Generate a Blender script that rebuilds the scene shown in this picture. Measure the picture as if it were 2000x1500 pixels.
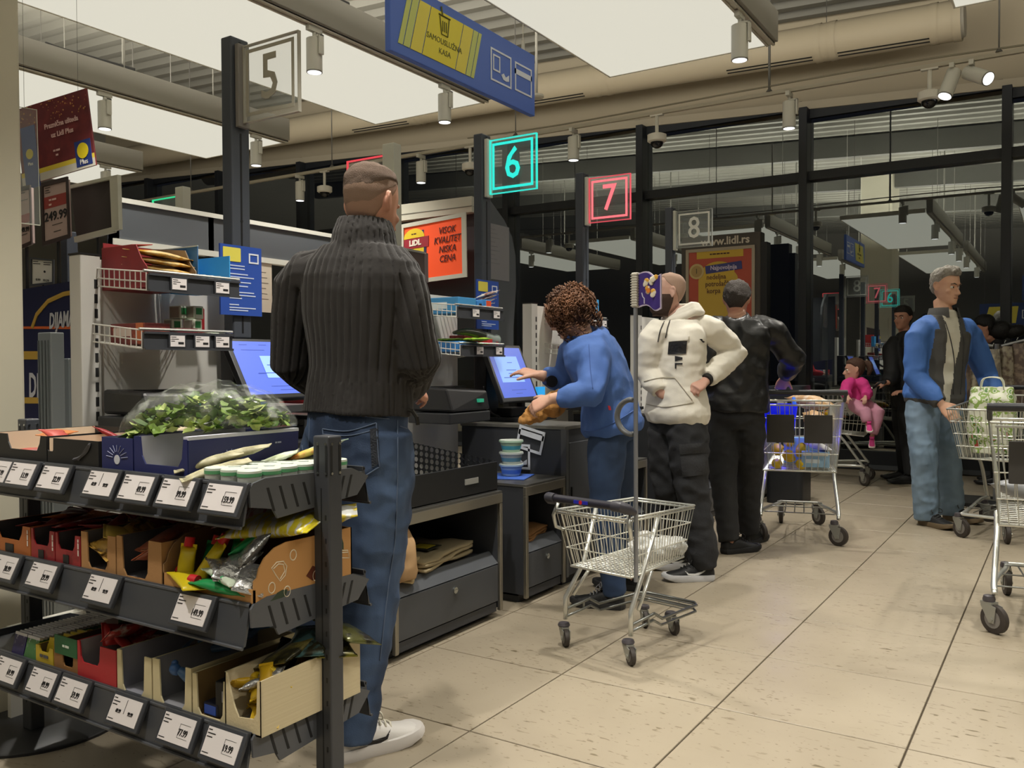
import bpy, math, random
import numpy as np
from mathutils import Vector, Matrix, Euler, noise
random.seed(7)
for o in list(bpy.data.objects): bpy.data.objects.remove(o)
SC = bpy.context.scene
COL = SC.collection
R = math.radians
# ---------------------------------------------------------------- camera
F_PX, YAW, PITCH, ROLL, CH = 1699.1, -.56957, -.022685, -.004289, 1.17
_cy,_sy,_cp,_sp,_cr,_sr = math.cos(YAW),math.sin(YAW),math.cos(PITCH),math.sin(PITCH),math.cos(ROLL),math.sin(ROLL)
FW = Vector((_sy*_cp,_cy*_cp,_sp)); _r0 = Vector((_cy,-_sy,0)); _u0 = _r0.cross(FW)
RT = _cr*_r0+_sr*_u0; UP = -_sr*_r0+_cr*_u0
cd = bpy.data.cameras.new('camera'); cam = bpy.data.objects.new('camera', cd); COL.objects.link(cam)
m = Matrix.Identity(4)
for i in range(3): m[i][0]=RT[i]; m[i][1]=UP[i]; m[i][2]=-FW[i]
m[2][3]=CH; cam.matrix_world = m
cd.sensor_width = 36; cd.lens = 36*F_PX/2000; cd.clip_start=.05; cd.clip_end=200
SC.camera = cam
# ---------------------------------------------------------------- world, exposure
wd = bpy.data.worlds.new('night'); SC.world = wd; wd.use_nodes = True
wd.node_tree.nodes['Background'].inputs[0].default_value = (.004,.0045,.006,1)
wd.node_tree.nodes['Background'].inputs[1].default_value = 1.0
SC.view_settings.view_transform='Standard'; SC.view_settings.look='None'
SC.view_settings.gamma=1; SC.view_settings.use_curve_mapping=False
SC.view_settings.exposure = 0.0
PANEL_E = .74      # radiance of the luminous ceiling panels
SPOT_W = 152
SPOT_COL = (1,.95,.86)
UP_W = 225          # watts of one added area lamp above a ceiling panel
GLASS_R = .36      # mirror strength of the night-time glazing
SC.cycles.max_bounces = 7; SC.cycles.diffuse_bounces = 4; SC.cycles.glossy_bounces = 4
SC.cycles.transparent_max_bounces = 16; SC.cycles.sample_clamp_indirect = 6
SC.cycles.use_denoising = True

# ---------------------------------------------------------------- pixel -> point on a real plane (planning aid, 2000x1500 photo)
def W(px, py, x=None, y=None, z=None, d=None):
    r = FW + RT*((px-1000)/F_PX) + UP*((750-py)/F_PX)
    t = d if d is not None else x/r[0] if x is not None else y/r[1] if y is not None else (z-CH)/r[2]
    return Vector((0,0,CH)) + r*t

# ---------------------------------------------------------------- materials
def lin(h):
    if isinstance(h, str):
        h = h.lstrip('#'); c = [int(h[i:i+2],16)/255 for i in (0,2,4)]
        return tuple((v/12.92 if v <= .04045 else ((v+.055)/1.055)**2.4) for v in c)
    return h
_M = {}
def M(col, rough=.5, metal=0, emit=0, bump=None, var=None, alpha=1, trans=0, spec=.5, coat=0, ior=1.45, sheen=0, streak=None):
    key = (col,rough,metal,emit,bump,var,alpha,trans,spec,coat,ior,sheen,streak)
    if key in _M: return _M[key]
    mt = bpy.data.materials.new('mat%03d'%len(_M)); mt.use_nodes = True
    nt = mt.node_tree; b = nt.nodes['Principled BSDF']; c = lin(col)
    b.inputs['Base Color'].default_value = (*c,1); b.inputs['Roughness'].default_value = rough
    b.inputs['Metallic'].default_value = metal; b.inputs['Alpha'].default_value = alpha
    b.inputs['Transmission Weight'].default_value = trans; b.inputs['Specular IOR Level'].default_value = spec
    b.inputs['IOR'].default_value = ior; b.inputs['Coat Weight'].default_value = coat
    b.inputs['Sheen Weight'].default_value = sheen
    if emit:
        b.inputs['Emission Color'].default_value = (*c,1); b.inputs['Emission Strength'].default_value = emit
    tc = None
    def noise_node(scale, detail=3, vec=None):
        nonlocal tc
        if tc is None: tc = nt.nodes.new('ShaderNodeTexCoord')
        n = nt.nodes.new('ShaderNodeTexNoise'); n.inputs['Scale'].default_value = scale; n.inputs['Detail'].default_value = detail
        if vec:
            mp = nt.nodes.new('ShaderNodeMapping'); mp.inputs['Scale'].default_value = vec
            nt.links.new(tc.outputs['Object'], mp.inputs[0]); nt.links.new(mp.outputs[0], n.inputs['Vector'])
        else: nt.links.new(tc.outputs['Object'], n.inputs['Vector'])
        return n
    if var:                      # (scale, second colour, low, high) blotches of a second colour
        sc_, c2, lo, hi = var[:4]
        n = noise_node(sc_, 4, var[4] if len(var)>4 else None)
        rp = nt.nodes.new('ShaderNodeValToRGB'); rp.color_ramp.elements[0].position = lo; rp.color_ramp.elements[1].position = hi
        rp.color_ramp.elements[0].color = (*c,1); rp.color_ramp.elements[1].color = (*lin(c2),1)
        nt.links.new(n.outputs['Fac'], rp.inputs[0]); nt.links.new(rp.outputs[0], b.inputs['Base Color'])
    if bump:
        n = noise_node(bump[0], 4, bump[2] if len(bump)>2 else None); bp = nt.nodes.new('ShaderNodeBump')
        bp.inputs['Strength'].default_value = bump[1]; bp.inputs['Distance'].default_value = .01
        nt.links.new(n.outputs['Fac'], bp.inputs['Height']); nt.links.new(bp.outputs[0], b.inputs['Normal'])
    _M[key] = mt
    return mt

# ---------------------------------------------------------------- geometry collector
def catmull(pts, n=4):
    P = [Vector(p) for p in pts]
    if len(P) < 3: return P
    out = []
    for i in range(len(P)-1):
        p0 = P[max(i-1,0)]; p1 = P[i]; p2 = P[i+1]; p3 = P[min(i+2,len(P)-1)]
        for k in range(n):
            t = k/n
            out.append(.5*((2*p1)+(p2-p0)*t+(2*p0-5*p1+4*p2-p3)*t*t+(3*p1-p0-3*p2+p3)*t**3))
    out.append(P[-1]); return out
def lerp_list(v, n):
    v = list(v); m_ = len(v)-1; out = []
    for i in range(n):
        t = i/(n-1)*m_; k = min(int(t), m_-1); u = t-k; u = u*u*(3-2*u)*.5+u*.5
        out.append(v[k]*(1-u)+v[k+1]*u)
    return out
class G:
    def __init__(s): s.v=[]; s.f=[]; s.mi=[]; s.k=0; s.mats=[]; s.T=None
    def mat(s, mt):
        if mt not in s.mats: s.mats.append(mt)
        s.k = s.mats.index(mt); return s
    def at(s, loc=(0,0,0), rz=0, rx=0, ry=0, sc=1):
        s.T = Matrix.Translation(loc) @ Euler((rx,ry,rz)).to_matrix().to_4x4() @ Matrix.Scale(sc,4); return s
    def add(s, vs, fs):
        b = len(s.v)
        s.v += [tuple(s.T @ Vector(p)) if s.T else tuple(p) for p in vs]
        s.f += [tuple(i+b for i in f) for f in fs]; s.mi += [s.k]*len(fs); return s
    def bb(s, x0,y0,z0,x1,y1,z1):
        return s.add([(x0,y0,z0),(x1,y0,z0),(x1,y1,z0),(x0,y1,z0),(x0,y0,z1),(x1,y0,z1),(x1,y1,z1),(x0,y1,z1)],
            [(0,3,2,1),(4,5,6,7),(0,1,5,4),(1,2,6,5),(2,3,7,6),(3,0,4,7)])
    def box(s, c, d): return s.bb(c[0]-d[0]/2,c[1]-d[1]/2,c[2]-d[2]/2,c[0]+d[0]/2,c[1]+d[1]/2,c[2]+d[2]/2)
    def hexa(s, p):      # 8 points: bottom 4 ccw, top 4 ccw
        return s.add(p, [(0,3,2,1),(4,5,6,7),(0,1,5,4),(1,2,6,5),(2,3,7,6),(3,0,4,7)])
    def quad(s, *p): return s.add(p, [tuple(range(len(p)))])
    def rings(s, rs, cap=True, close=True):
        n = len(rs[0]); vs=[p for r in rs for p in r]; fs=[]
        for i in range(len(rs)-1):
            for j in range(n if close else n-1):
                a=i*n+j; b=i*n+(j+1)%n; fs.append((a,b,b+n,a+n))
        if cap: fs.append(tuple(range(n-1,-1,-1))); fs.append(tuple((len(rs)-1)*n+j for j in range(n)))
        return s.add(vs, fs)
    def tube(s, pts, r, n=6, closed=False, flat=1, up=None, cap=True):
        P=[Vector(p) for p in pts]; L=len(P); rr = r if isinstance(r,(list,tuple)) else [r]*L
        rs=[]; N=Vector(up) if up else None
        for i in range(L):
            a=P[i-1] if (i>0 or closed) else P[i]; b=P[(i+1)%L] if (i<L-1 or closed) else P[i]
            t=(b-a).normalized() if (b-a).length>1e-9 else Vector((0,0,1))
            if N is None: N = Vector((0,0,1)) if abs(t.z)<.9 else Vector((1,0,0))
            N=(N-t*N.dot(t))
            if N.length<1e-6: N = t.orthogonal()
            N.normalize(); B=t.cross(N)
            rs.append([P[i]+(N*math.cos(q)*flat+B*math.sin(q))*rr[i] for q in (2*math.pi*j/n for j in range(n))])
        if closed: rs.append(rs[0]); return s.rings(rs, cap=False)
        return s.rings(rs, cap)
    def cyl(s, p0, p1, r0, r1=None, n=16, cap=True): return s.tube([p0,p1],[r0,r0 if r1 is None else r1],n,cap=cap)
    def lathe(s, prof, c=(0,0,0), n=20, cap=True):
        return s.rings([[(c[0]+r*math.cos(2*math.pi*j/n),c[1]+r*math.sin(2*math.pi*j/n),c[2]+z) for j in range(n)] for r,z in prof], cap)
    def ell(s, c, rad, n=12, m_=8, rot=None):
        rs=[]; E_=Euler(rot).to_matrix() if rot else None
        for i in range(m_+1):
            th=math.pi*(i/m_-.5); q=[]
            for j in range(n):
                ph=2*math.pi*j/n; p=Vector((rad[0]*math.cos(th)*math.cos(ph),rad[1]*math.cos(th)*math.sin(ph),rad[2]*math.sin(th)))
                if i in(0,m_): p=Vector((rad[0]*.02*math.cos(ph),rad[1]*.02*math.sin(ph),p.z))
                q.append((E_@p if E_ else p)+Vector(c))
            rs.append(q)
        return s.rings(rs)
    def prism(s, poly, o, u, v, depth):   # polygon (2D) placed at o with axes u,v, extruded by vector depth
        o=Vector(o);u=Vector(u);v=Vector(v);d=Vector(depth); n=len(poly)
        a=[o+u*p[0]+v*p[1] for p in poly]; b=[p+d for p in a]
        return s.add(a+b,[tuple(range(n-1,-1,-1)),tuple(range(n,2*n))]+[(i,(i+1)%n,n+(i+1)%n,n+i) for i in range(n)])
    def mesh(s, name, mt=None, smooth=False):
        me=bpy.data.meshes.new(name); me.from_pydata(s.v,[],s.f)
        for q in (s.mats or [mt]): me.materials.append(q)
        if s.mats: me.polygons.foreach_set('material_index', s.mi)
        if smooth: me.polygons.foreach_set('use_smooth',[True]*len(s.f))
        me.update(); return me
    def o(s, name, parent=None, mt=None, smooth=False, bev=0, kind=None, label=None, auto=False, fixn=True):
        me=s.mesh(name, mt, smooth)
        if fixn:
            import bmesh
            bm=bmesh.new(); bm.from_mesh(me); bmesh.ops.recalc_face_normals(bm, faces=bm.faces); bm.to_mesh(me); bm.free()
        if auto: me.polygons.foreach_set('use_smooth',[True]*len(me.polygons)); me.set_sharp_from_angle(angle=R(38))
        ob=bpy.data.objects.new(name, me); COL.objects.link(ob)
        if parent: ob.parent=parent
        if bev:
            b=ob.modifiers.new('b','BEVEL'); b.width=bev; b.segments=2; b.limit_method='ANGLE'; b.angle_limit=R(40)
        if kind: ob['kind']=kind
        if label: ob['label']=label
        return ob
def tag(o, label, cat, group=None):
    o['label']=label; o['category']=cat
    if group: o['group']=group
    return o
def root(name, label, cat, loc=(0,0,0), rz=0, group=None, rot=None):
    e=bpy.data.objects.new(name,None); COL.objects.link(e); e.location=loc; e.rotation_euler=rot or (0,0,rz); e.empty_display_size=.1
    return tag(e,label,cat,group)
def dup(src, label=None, loc=None, rz=None, group=None, rot=None):
    def cp(o,p):
        c=o.copy(); COL.objects.link(c); c.parent=p
        for ch in o.children: cp(ch,c)
        return c
    c=cp(src,None)
    if label: c['label']=label
    if group: c['group']=group
    if loc is not None: c.location=loc
    if rot is not None: c.rotation_euler=rot
    elif rz is not None: c.rotation_euler=(0,0,rz)
    return c
def struct(o): o['kind']='structure'; return o
# text lying on a plane: origin o, unit axes u (reading direction) and v (up), cap height h
def text(t, o, u, v, h, parent, mt, align='CENTER', ext=.0008, name='lettering', shear=0, bold=0, sx=1, space=1, line=1, label=None):
    c=bpy.data.curves.new('t','FONT'); c.body=t; c.size=h/.73; c.align_x=align; c.align_y='CENTER' if '\n' not in t else 'TOP'
    c.extrude=ext; c.shear=shear; c.offset=bold; c.space_character=space; c.space_line=line; c.resolution_u=2
    ob=bpy.data.objects.new('t',c); COL.objects.link(ob); bpy.context.view_layer.update()
    me=bpy.data.meshes.new_from_object(ob.evaluated_get(bpy.context.evaluated_depsgraph_get())); bpy.data.objects.remove(ob); bpy.data.curves.remove(c)
    u=Vector(u).normalized(); v=Vector(v).normalized(); n=u.cross(v)
    T=Matrix(((u.x*sx,v.x,n.x,o[0]),(u.y*sx,v.y,n.y,o[1]),(u.z*sx,v.z,n.z,o[2]),(0,0,0,1))); me.transform(T); me.materials.clear(); me.materials.append(mt)
    me.name=name; r=bpy.data.objects.new(name,me); COL.objects.link(r); r.parent=parent
    if label: r['label']=label
    return r
def scribble(n, o, u, v, h, parent, mt, w=None, seed=1):
    """a line of print too small to read in the photo: n word-like dashes centred on o"""
    rd=random.Random(seed); u=Vector(u).normalized(); v=Vector(v).normalized(); k=u.cross(v)*.0008; ws=[rd.uniform(1.4,3.2)*h for _ in range(n)]; x=-(sum(ws)+h*.5*(n-1))/2; g=G()
    for q in ws: g.prism([(x,-h/2),(x+q,-h/2),(x+q,h/2),(x,h/2)],o,u,v,k); x+=q+h*.5
    return g.o('small_print',parent,mt,kind='stuff')
def rrect(w,h,r,n=4,cx=0,cy=0):
    out=[]
    for (x,y,a) in ((w/2-r,h/2-r,0),(-w/2+r,h/2-r,90),(-w/2+r,-h/2+r,180),(w/2-r,-h/2+r,270)):
        for k in range(n+1): t=R(a+90*k/n); out.append((cx+x+r*math.cos(t),cy+y+r*math.sin(t)))
    return out
def circ(r,n=20,cx=0,cy=0,ry=None): return [(cx+r*math.cos(2*math.pi*k/n),cy+(ry or r)*math.sin(2*math.pi*k/n)) for k in range(n)]
def frame(g, w, h, t, o, u, v, dep, cx=0, cy=0):   # rectangular outline of bar width t
    for x0,y0,x1,y1 in ((-w/2,-h/2,w/2,-h/2+t),(-w/2,h/2-t,w/2,h/2),(-w/2,-h/2+t,-w/2+t,h/2-t),(w/2-t,-h/2+t,w/2,h/2-t)):
        g.prism([(cx+x0,cy+y0),(cx+x1,cy+y0),(cx+x1,cy+y1),(cx+x0,cy+y1)],o,u,v,dep)
    return g
X_,Y_,Z_=Vector((1,0,0)),Vector((0,1,0)),Vector((0,0,1))
WHITE=M('#d8d6cc',.45); PANELW=M('#dbd9d3',.5); DARK=M('#2b2d31',.45); GREY=M('#4a4d52',.45); GREYL=M('#6d6f72',.45)
BLACK=M('#141416',.45); CHROME=M('#c8ccca',.22,1); STEEL=M('#9a9c9c',.3,1); PAPER=M('#d9d3d3',.6); INK=M('#1c1a1c',.6)
# ================================================================ SETTING
TS=.5996; TX,TY=-1.603,2.842
# floor: slab at grout level, tiles as children
fl=struct(G().bb(-16,-8,-.2,8,12.4,-.006).o('floor',None,M('#423829',.8)))
def tile_mat():
    mt=bpy.data.materials.new('floor_tile'); mt.use_nodes=True; nt=mt.node_tree; b=nt.nodes['Principled BSDF']
    L=nt.links.new; N=nt.nodes.new
    geo=N('ShaderNodeNewGeometry'); oi=N('ShaderNodeObjectInfo')
    def ramp(src,els):
        r=N('ShaderNodeValToRGB'); e=r.color_ramp.elements
        while len(e)<len(els): e.new(.5)
        for k,(p,c) in enumerate(els): e[k].position=p; e[k].color=(*c,1)
        L(src,r.inputs[0]); return r.outputs[0]
    def mapn(scale): 
        mp=N('ShaderNodeMapping'); mp.inputs['Scale'].default_value=scale; L(geo.outputs['Position'],mp.inputs[0]); return mp.outputs[0]
    def noi(scale,vec,detail=2):
        n=N('ShaderNodeTexNoise'); n.inputs['Scale'].default_value=scale; n.inputs['Detail'].default_value=detail; L(vec,n.inputs['Vector']); return n.outputs['Fac']
    def mix(f,a,b_,t='MIX'):
        x=N('ShaderNodeMix'); x.data_type='RGBA'; x.blend_type=t; 
        if isinstance(f,float): x.inputs[0].default_value=f
        else: L(f,x.inputs[0])
        for i,q in ((6,a),(7,b_)):
            if isinstance(q,tuple): x.inputs[i].default_value=(*q,1)
            else: L(q,x.inputs[i])
        return x.outputs[2]
    base=ramp(noi(1.3,mapn((1,1,1)),4),[(.3,lin('#958a78')),(.7,lin('#a39885'))])
    base=mix(oi.outputs['Random'],base,mix(.07,base,(.2,.16,.1)))
    # little dark travertine pits, stretched along x, in patches
    pits=ramp(noi(34,mapn((.55,1.5,1)),2),[(.335,(1,1,1)),(.37,(0,0,0))])
    patch=ramp(noi(2.2,mapn((1,1,1)),3),[(.40,(0,0,0)),(.62,(1,1,1))])
    pf=N('ShaderNodeMath'); pf.operation='MULTIPLY'; L(pits,pf.inputs[0]); L(patch,pf.inputs[1])
    pits2=ramp(noi(75,mapn((.6,1.3,1)),1),[(.27,(.8,.8,.8)),(.30,(0,0,0))])
    mx=N('ShaderNodeMath'); mx.operation='MAXIMUM'; L(pf.outputs[0],mx.inputs[0]); L(pits2,mx.inputs[1])
    c=mix(mx.outputs[0],base,lin('#675c46'))
    L(c,b.inputs['Base Color'])
    rg=ramp(noi(5,mapn((1,1,1)),3),[(.3,(.30,)*3),(.7,(.42,)*3)]); L(rg,b.inputs['Roughness'])
    b.inputs['Specular IOR Level'].default_value=.4
    return mt
TM=tile_mat()
j=.003
tg=G(); a=TS-2*j; e=.0015
tg.rings([[(j,j,-.012),(j+a,j,-.012),(j+a,j+a,-.012),(j,j+a,-.012)],[(j,j,-e),(j+a,j,-e),(j+a,j+a,-e),(j,j+a,-e)],[(j+e,j+e,0),(j+a-e,j+e,0),(j+a-e,j+a-e,0),(j+e,j+a-e,0)]])
tme=None
for ix in range(-5,5):
    for iy in range(-4,12):
        if tme is None: ob=tg.o('tile',fl,TM); tme=ob.data
        else: ob=bpy.data.objects.new('tile',tme); COL.objects.link(ob); ob.parent=fl
        ob.location=(TX+TS*ix,TY+TS*iy,0)
g=G()
for ix in range(-23,16):
    for iy in range(-18,12):
        if -5<=ix<5 and -4<=iy<12: continue
        x,y=TX+TS*ix,TY+TS*iy; g.add([(x+j,y+j,0),(x+j+a,y+j,0),(x+j+a,y+j+a,0),(x+j,y+j+a,0)],[(0,1,2,3)])
g.o('distant_tiles',fl,TM,kind='stuff')
# roof: trapezoidal steel deck, falling towards +x, ribs along x
RZ=lambda x:4.92-.05*(x+.4)
g=G(); ys=[]; y=-8.0
while y<10.4: ys+=[(y,.0),(y+.10,.0),(y+.14,.075),(y+.27,.075)]; y+=.31
x0,x1=-16,8
g.add([(x0,q,RZ(x0)+h) for q,h in ys]+[(x1,q,RZ(x1)+h) for q,h in ys],[(i,i+1,len(ys)+i+1,len(ys)+i) for i in range(len(ys)-1)])
struct(g.o('ceiling',None,M('#77756c',.6)))
g=G()   # purlins under the deck
for yy in (-2.2,1.3,4.5): g.hexa([(-16,yy-.07,RZ(-16)-.34),(8,yy-.07,RZ(8)-.34),(8,yy+.07,RZ(8)-.34),(-16,yy+.07,RZ(-16)-.34),(-16,yy-.07,RZ(-16)),(8,yy-.07,RZ(8)),(8,yy+.07,RZ(8)),(-16,yy+.07,RZ(-16))])
struct(g.o('trim_1',None,M('#55544e',.6)))
# front wall: bulkhead above the glazing, sloping lower edge
WY=10.2
BZ=lambda x:3.93-.052*(x+.4)
bk=M('#a99e88',.8)
struct(G().hexa([(-16,WY,BZ(-16)),(8,WY,BZ(8)),(8,WY+.3,BZ(8)),(-16,WY+.3,BZ(-16)),(-16,WY,RZ(-16)+.1),(8,WY,RZ(8)+.1),(8,WY+.3,RZ(8)+.1),(-16,WY+.3,RZ(-16)+.1)]).o('wall_front',None,bk))
struct(G().hexa([(-16,WY-.05,BZ(-16)),(8,WY-.05,BZ(8)),(8,WY+.02,BZ(8)),(-16,WY+.02,BZ(-16)),(-16,WY-.05,BZ(-16)+.09),(8,WY-.05,BZ(8)+.09),(8,WY+.02,BZ(8)+.09),(-16,WY+.02,BZ(-16)+.09)]).o('trim_2',None,M('#b5ab96',.7)))
# glazing: dark frames and mirror-like night panes, one window per bay
FR=M('#26292e',.4)
gm=bpy.data.materials.new('night_glass'); gm.use_nodes=True; nt=gm.node_tree; nt.nodes.remove(nt.nodes['Principled BSDF'])
mixn=nt.nodes.new('ShaderNodeMixShader'); tr=nt.nodes.new('ShaderNodeBsdfTransparent'); gl=nt.nodes.new('ShaderNodeBsdfGlossy')
tr.inputs[0].default_value=(.6,.63,.62,1); gl.inputs['Roughness'].default_value=.0; gl.inputs[0].default_value=(.94,1,.97,1)
lw=nt.nodes.new('ShaderNodeLayerWeight'); lw.inputs[0].default_value=.25
ma=nt.nodes.new('ShaderNodeMath'); ma.operation='MULTIPLY_ADD'; ma.inputs[1].default_value=.5; ma.inputs[2].default_value=GLASS_R-.05
nt.links.new(lw.outputs['Fresnel'],ma.inputs[0]); nt.links.new(ma.outputs[0],mixn.inputs[0])
nt.links.new(tr.outputs[0],mixn.inputs[1]); nt.links.new(gl.outputs[0],mixn.inputs[2]); nt.links.new(mixn.outputs[0],nt.nodes['Material Output'].inputs[0])
xs=[-16.5+1.996*k for k in range(-1,13)]; off=-.545-(xs[8]); xs=[q+off for q in xs]
for i,x in enumerate(xs):
    struct(G().bb(x-.045,WY-.16,0,x+.045,WY+.06,BZ(x)).o('trim_%d'%(i+10),None,FR,bev=.004))
for i in range(len(xs)-1):
    a,b=xs[i]+.045,xs[i+1]-.045
    w=struct(G().bb(a,WY-.05,0,b,WY+.05,.2).bb(a,WY-.09,3.23,b,WY+.05,3.33).bb(a,WY-.03,BZ(a)-.1,b,WY+.03,BZ(a)).o('window_%d'%(i+1),None,FR))
    for n_,z0,z1 in (('lower_pane',.2,3.23),('upper_pane',3.33,BZ(b)-.05)): G().quad((a,WY,z0),(b,WY,z0),(b,WY,z1),(a,WY,z1)).o(n_,w,gm,fixn=False)
    G().bb(a,WY-.055,.0,b,WY-.05,.05).o('kick_rail',w,M('#55585c',.4))
# walls behind and beside the camera (seen only as reflections) and the night ground outside
struct(G().bb(-16,-8.2,-.2,8,-8,5.9).o('wall_back',None,M('#7a776f',.8)))
struct(G().bb(-16.2,-8.2,-.2,-16,10.5,5.9).o('wall_left',None,M('#7a776f',.8)))
struct(G().bb(8,-8.2,-.2,8.2,10.5,5.9).o('wall_right',None,M('#7a776f',.8)))
g=G(); g.bb(-40,12.4,-.25,30,60,-.05); struct(g.o('trim_3',None,M('#17181b',.9)))
# white pillar at the left edge
struct(G().bb(-3.6,.75,0,-3.0,1.605,RZ(-3)).o('trim_4',None,M('#b9b4a2',.6),bev=.01))

# ================================================================ CEILING: luminous panels, track beams, spotlights
PE=M('#f7f3e2',.6,emit=PANEL_E); PE.node_tree.nodes['Principled BSDF'].inputs['Base Color'].default_value=(.12,.12,.11,1)
BEAM=M('#8a877f',.5); SPOTM=M('#c4c3ba',.4); LENS=M('#ffffff',.4,emit=1.6)
CABLE=M('#55534e',.5)
PZ=3.4
def spot_lamp(p, dirv, parent, w=SPOT_W, ang=105):
    l=bpy.data.lights.new('spot_light','SPOT'); l.energy=w; l.color=SPOT_COL; l.spot_size=R(ang); l.spot_blend=.75; l.shadow_soft_size=.045
    o=bpy.data.objects.new('spot_light',l); COL.objects.link(o); o.location=p; o.rotation_euler=Vector(dirv).to_track_quat('-Z','Y').to_euler(); o.parent=parent
def spotlight(loc, label, w=SPOT_W, tilt=None, group=None, ang=105):
    """cylinder spot hanging under a track; local origin = track contact"""
    r=root('track_spotlight',label,'spotlight',loc,0,group)
    G().bb(-.016,-.06,-.035,.016,.06,0).cyl((0,0,-.035),(0,0,-.075),.012,n=10).o('track_adapter',r,SPOTM)
    if tilt is None:
        d=Vector((0,0,-1)); c=Vector((0,0,-.075))
        G().bb(.055,-.02,-.19,.07,.02,-.06).bb(0,-.02,-.075,.07,.02,-.06).o('bracket',r,SPOTM,bev=.004)
    else: d=Vector(tilt).normalized(); c=Vector((0,0,-.09))-d*.05
    e=c+d*.215
    if tilt is not None: G().cyl((0,0,-.07),(0,0,-.11),.02,n=10).o('bracket',r,SPOTM)
    G().tube([c,c+d*.004,e],[.045,.052,.052],24).o('lamp_body',r,SPOTM,auto=True)
    G().tube([e-d*.002,e+d*.006,e+d*.006,e-d*.004],[.052,.052,.044,.044],24,cap=False).o('rim',r,M('#77756e',.4),auto=True)
    G().cyl(e+d*.003,e+d*.0072,.0455,n=24).o('lens',r,LENS)
    spot_lamp(e+d*.055,d,r,w,ang)
    return r
PAN=[-10.2,-7.83,-5.425,-3.02,-.62,1.78,4.2]; PNAME=['far left','second from the left','third from the left','centre','right of centre','far right','rightmost']
for i,x in enumerate(PAN):
    for row,(y0,y1) in enumerate(((1.96,6.15),(-3.6,.8))):
        if row and i in(0,1,6): continue
        r=root('luminous_ceiling_panel','glowing luminous ceiling panel, %s of the %s row'%(PNAME[i],'window' if row==0 else 'rear'),'ceiling light',(x,0,PZ))
        G().bb(0,y0,0,1.2,y1,.004).o('diffuser',r,PE)
        fg=G(); 
        fg.bb(-.012,y0-.012,-.004,.0,y1+.012,.06); fg.bb(0,y0-.012,-.004,1.2,y0,.06); fg.bb(0,y1,-.004,1.2,y1+.012,.06); fg.bb(0,y0,.05,1.2,y1,.06)
        fg.o('frame',r,M('#cfccc0',.5))
        for cx,cy_ in ((.1,y0+.5),(.1,y1-.5),(1.1,y0+1.6),(1.1,y1-1.6)): G().cyl((cx,cy_,.06),(cx,cy_,RZ(x+cx)-PZ),.004,n=5).o('suspension_wire',r,CABLE)
        # track beam along the right edge of the panel
        b=root('track_beam','long grey track beam beside the %s ceiling panel, %s row'%(PNAME[i],'window' if row==0 else 'rear'),'light track',(x+1.2,0,PZ))
        G().bb(.012,y0-.2,-.0,.10,y1-.02,.21).o('beam_profile',b,BEAM,bev=.003)
        G().bb(.02,y0-.2,-.022,.036,y1-.02,.0).bb(.062,y0-.2,-.022,.078,y1-.02,.0).bb(.02,y0-.2,-.012,.078,y1-.02,-.004).o('track',b,M('#b6b2a5',.4))
        for cy_ in (y0+.9,y0+2.4,y1-.9): G().cyl((.056,cy_,.2),(.056,cy_,RZ(x+1.2)-PZ),.012 if cy_>y0+1 and cy_<y1-1 else .005,n=6).o('hanger_rod',b,M('#77756d',.5))
        dk=G().tube(catmull([(.05,y0+2.5,.235),(.05,y0+2.1,.225),(.06,y0+1.9,.215),(.06,y0+1.75,.22)],4),.018,6); dk.o('power_cable',b,M('#2a2a2a',.5))
def beam_spots(i, ys, row='by the windows'):
    for k,yy in enumerate(ys):
        spotlight((PAN[i]+1.249,yy,PZ-.02),('white cylinder spotlight under the %s track beam, %s'%(PNAME[i],('nearest the windows','second from the windows','third from the windows')[k]) if row=='by the windows' else 'added white cylinder spotlight behind the camera, %s beam, %s of two'%(PNAME[i],('first','second')[k])),group='track spotlights')
beam_spots(0,(5.7,)); beam_spots(1,(5.745,4.19,2.2)); beam_spots(2,(5.55,4.14,2.6)); beam_spots(3,(5.45,3.2,1.95)); beam_spots(4,(5.4,3.4,2.0)); beam_spots(5,(4.4,2.0))  # spots out of frame are added for lighting the room
for i in (2,3,4): beam_spots(i,(0.55,-1.8),'in the row behind')  # unseen spots added behind the camera to light the rack front
# added area lamps above the panels brighten the steel deck and the bulkhead
for i,x in enumerate(PAN):
    for y0,y1 in ((1.96,6.15),(-3.6,.8)):
        if (y0<0 and i in(0,1,6)): continue
        l=bpy.data.lights.new('added_uplight','AREA'); l.shape='RECTANGLE'; l.size=1.1; l.size_y=y1-y0-.2; l.energy=UP_W; l.color=(1,.95,.84)
        o=bpy.data.objects.new('added_uplight',l); COL.objects.link(o); o.location=(x+.6,(y0+y1)/2,PZ+.075); o.rotation_euler=(math.pi,0,0)
# spiral duct with slot diffusers and end cap along the front wall
r=root('ventilation_duct','beige round ventilation duct with slot diffusers under the roof by the windows','duct',(0,9.35,4.43))
DM=M('#b3a78f',.6)
g=G(); g.cyl((-14,0,.4),(-.9,0,0),.19,n=28); g.o('pipe',r,DM,auto=True)
for x in(-.92,-1.12,-2.05,-2.2,-4.6,-4.75,-7.4,-7.5):
    z=-(x+.9)*.0305; G().tube([(x-.035,0,z),(x+.035,0,z)],.196,28,cap=False).o('joint_band',r,DM,auto=True)
for x0,x1 in ((-2.0,-1.15),(-3.15,-2.25),(-5.9,-4.9),(-8.6,-7.6)):
    g=G()
    for a in(-1.25,-1.02): g.tube([(x,-math.cos(a)*.1885,math.sin(a)*.1885-(x+.9)*.0305) for x in (x0,x1)],.009,4)
    g.o('air_slot',r,M('#1c1a16',.8))
g=G(); g.cyl((-.9,0,0),(-.86,0,-.0),.175,.16,n=28); g.o('end_cap',r,M('#a09a8c',.5),auto=True)
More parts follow.
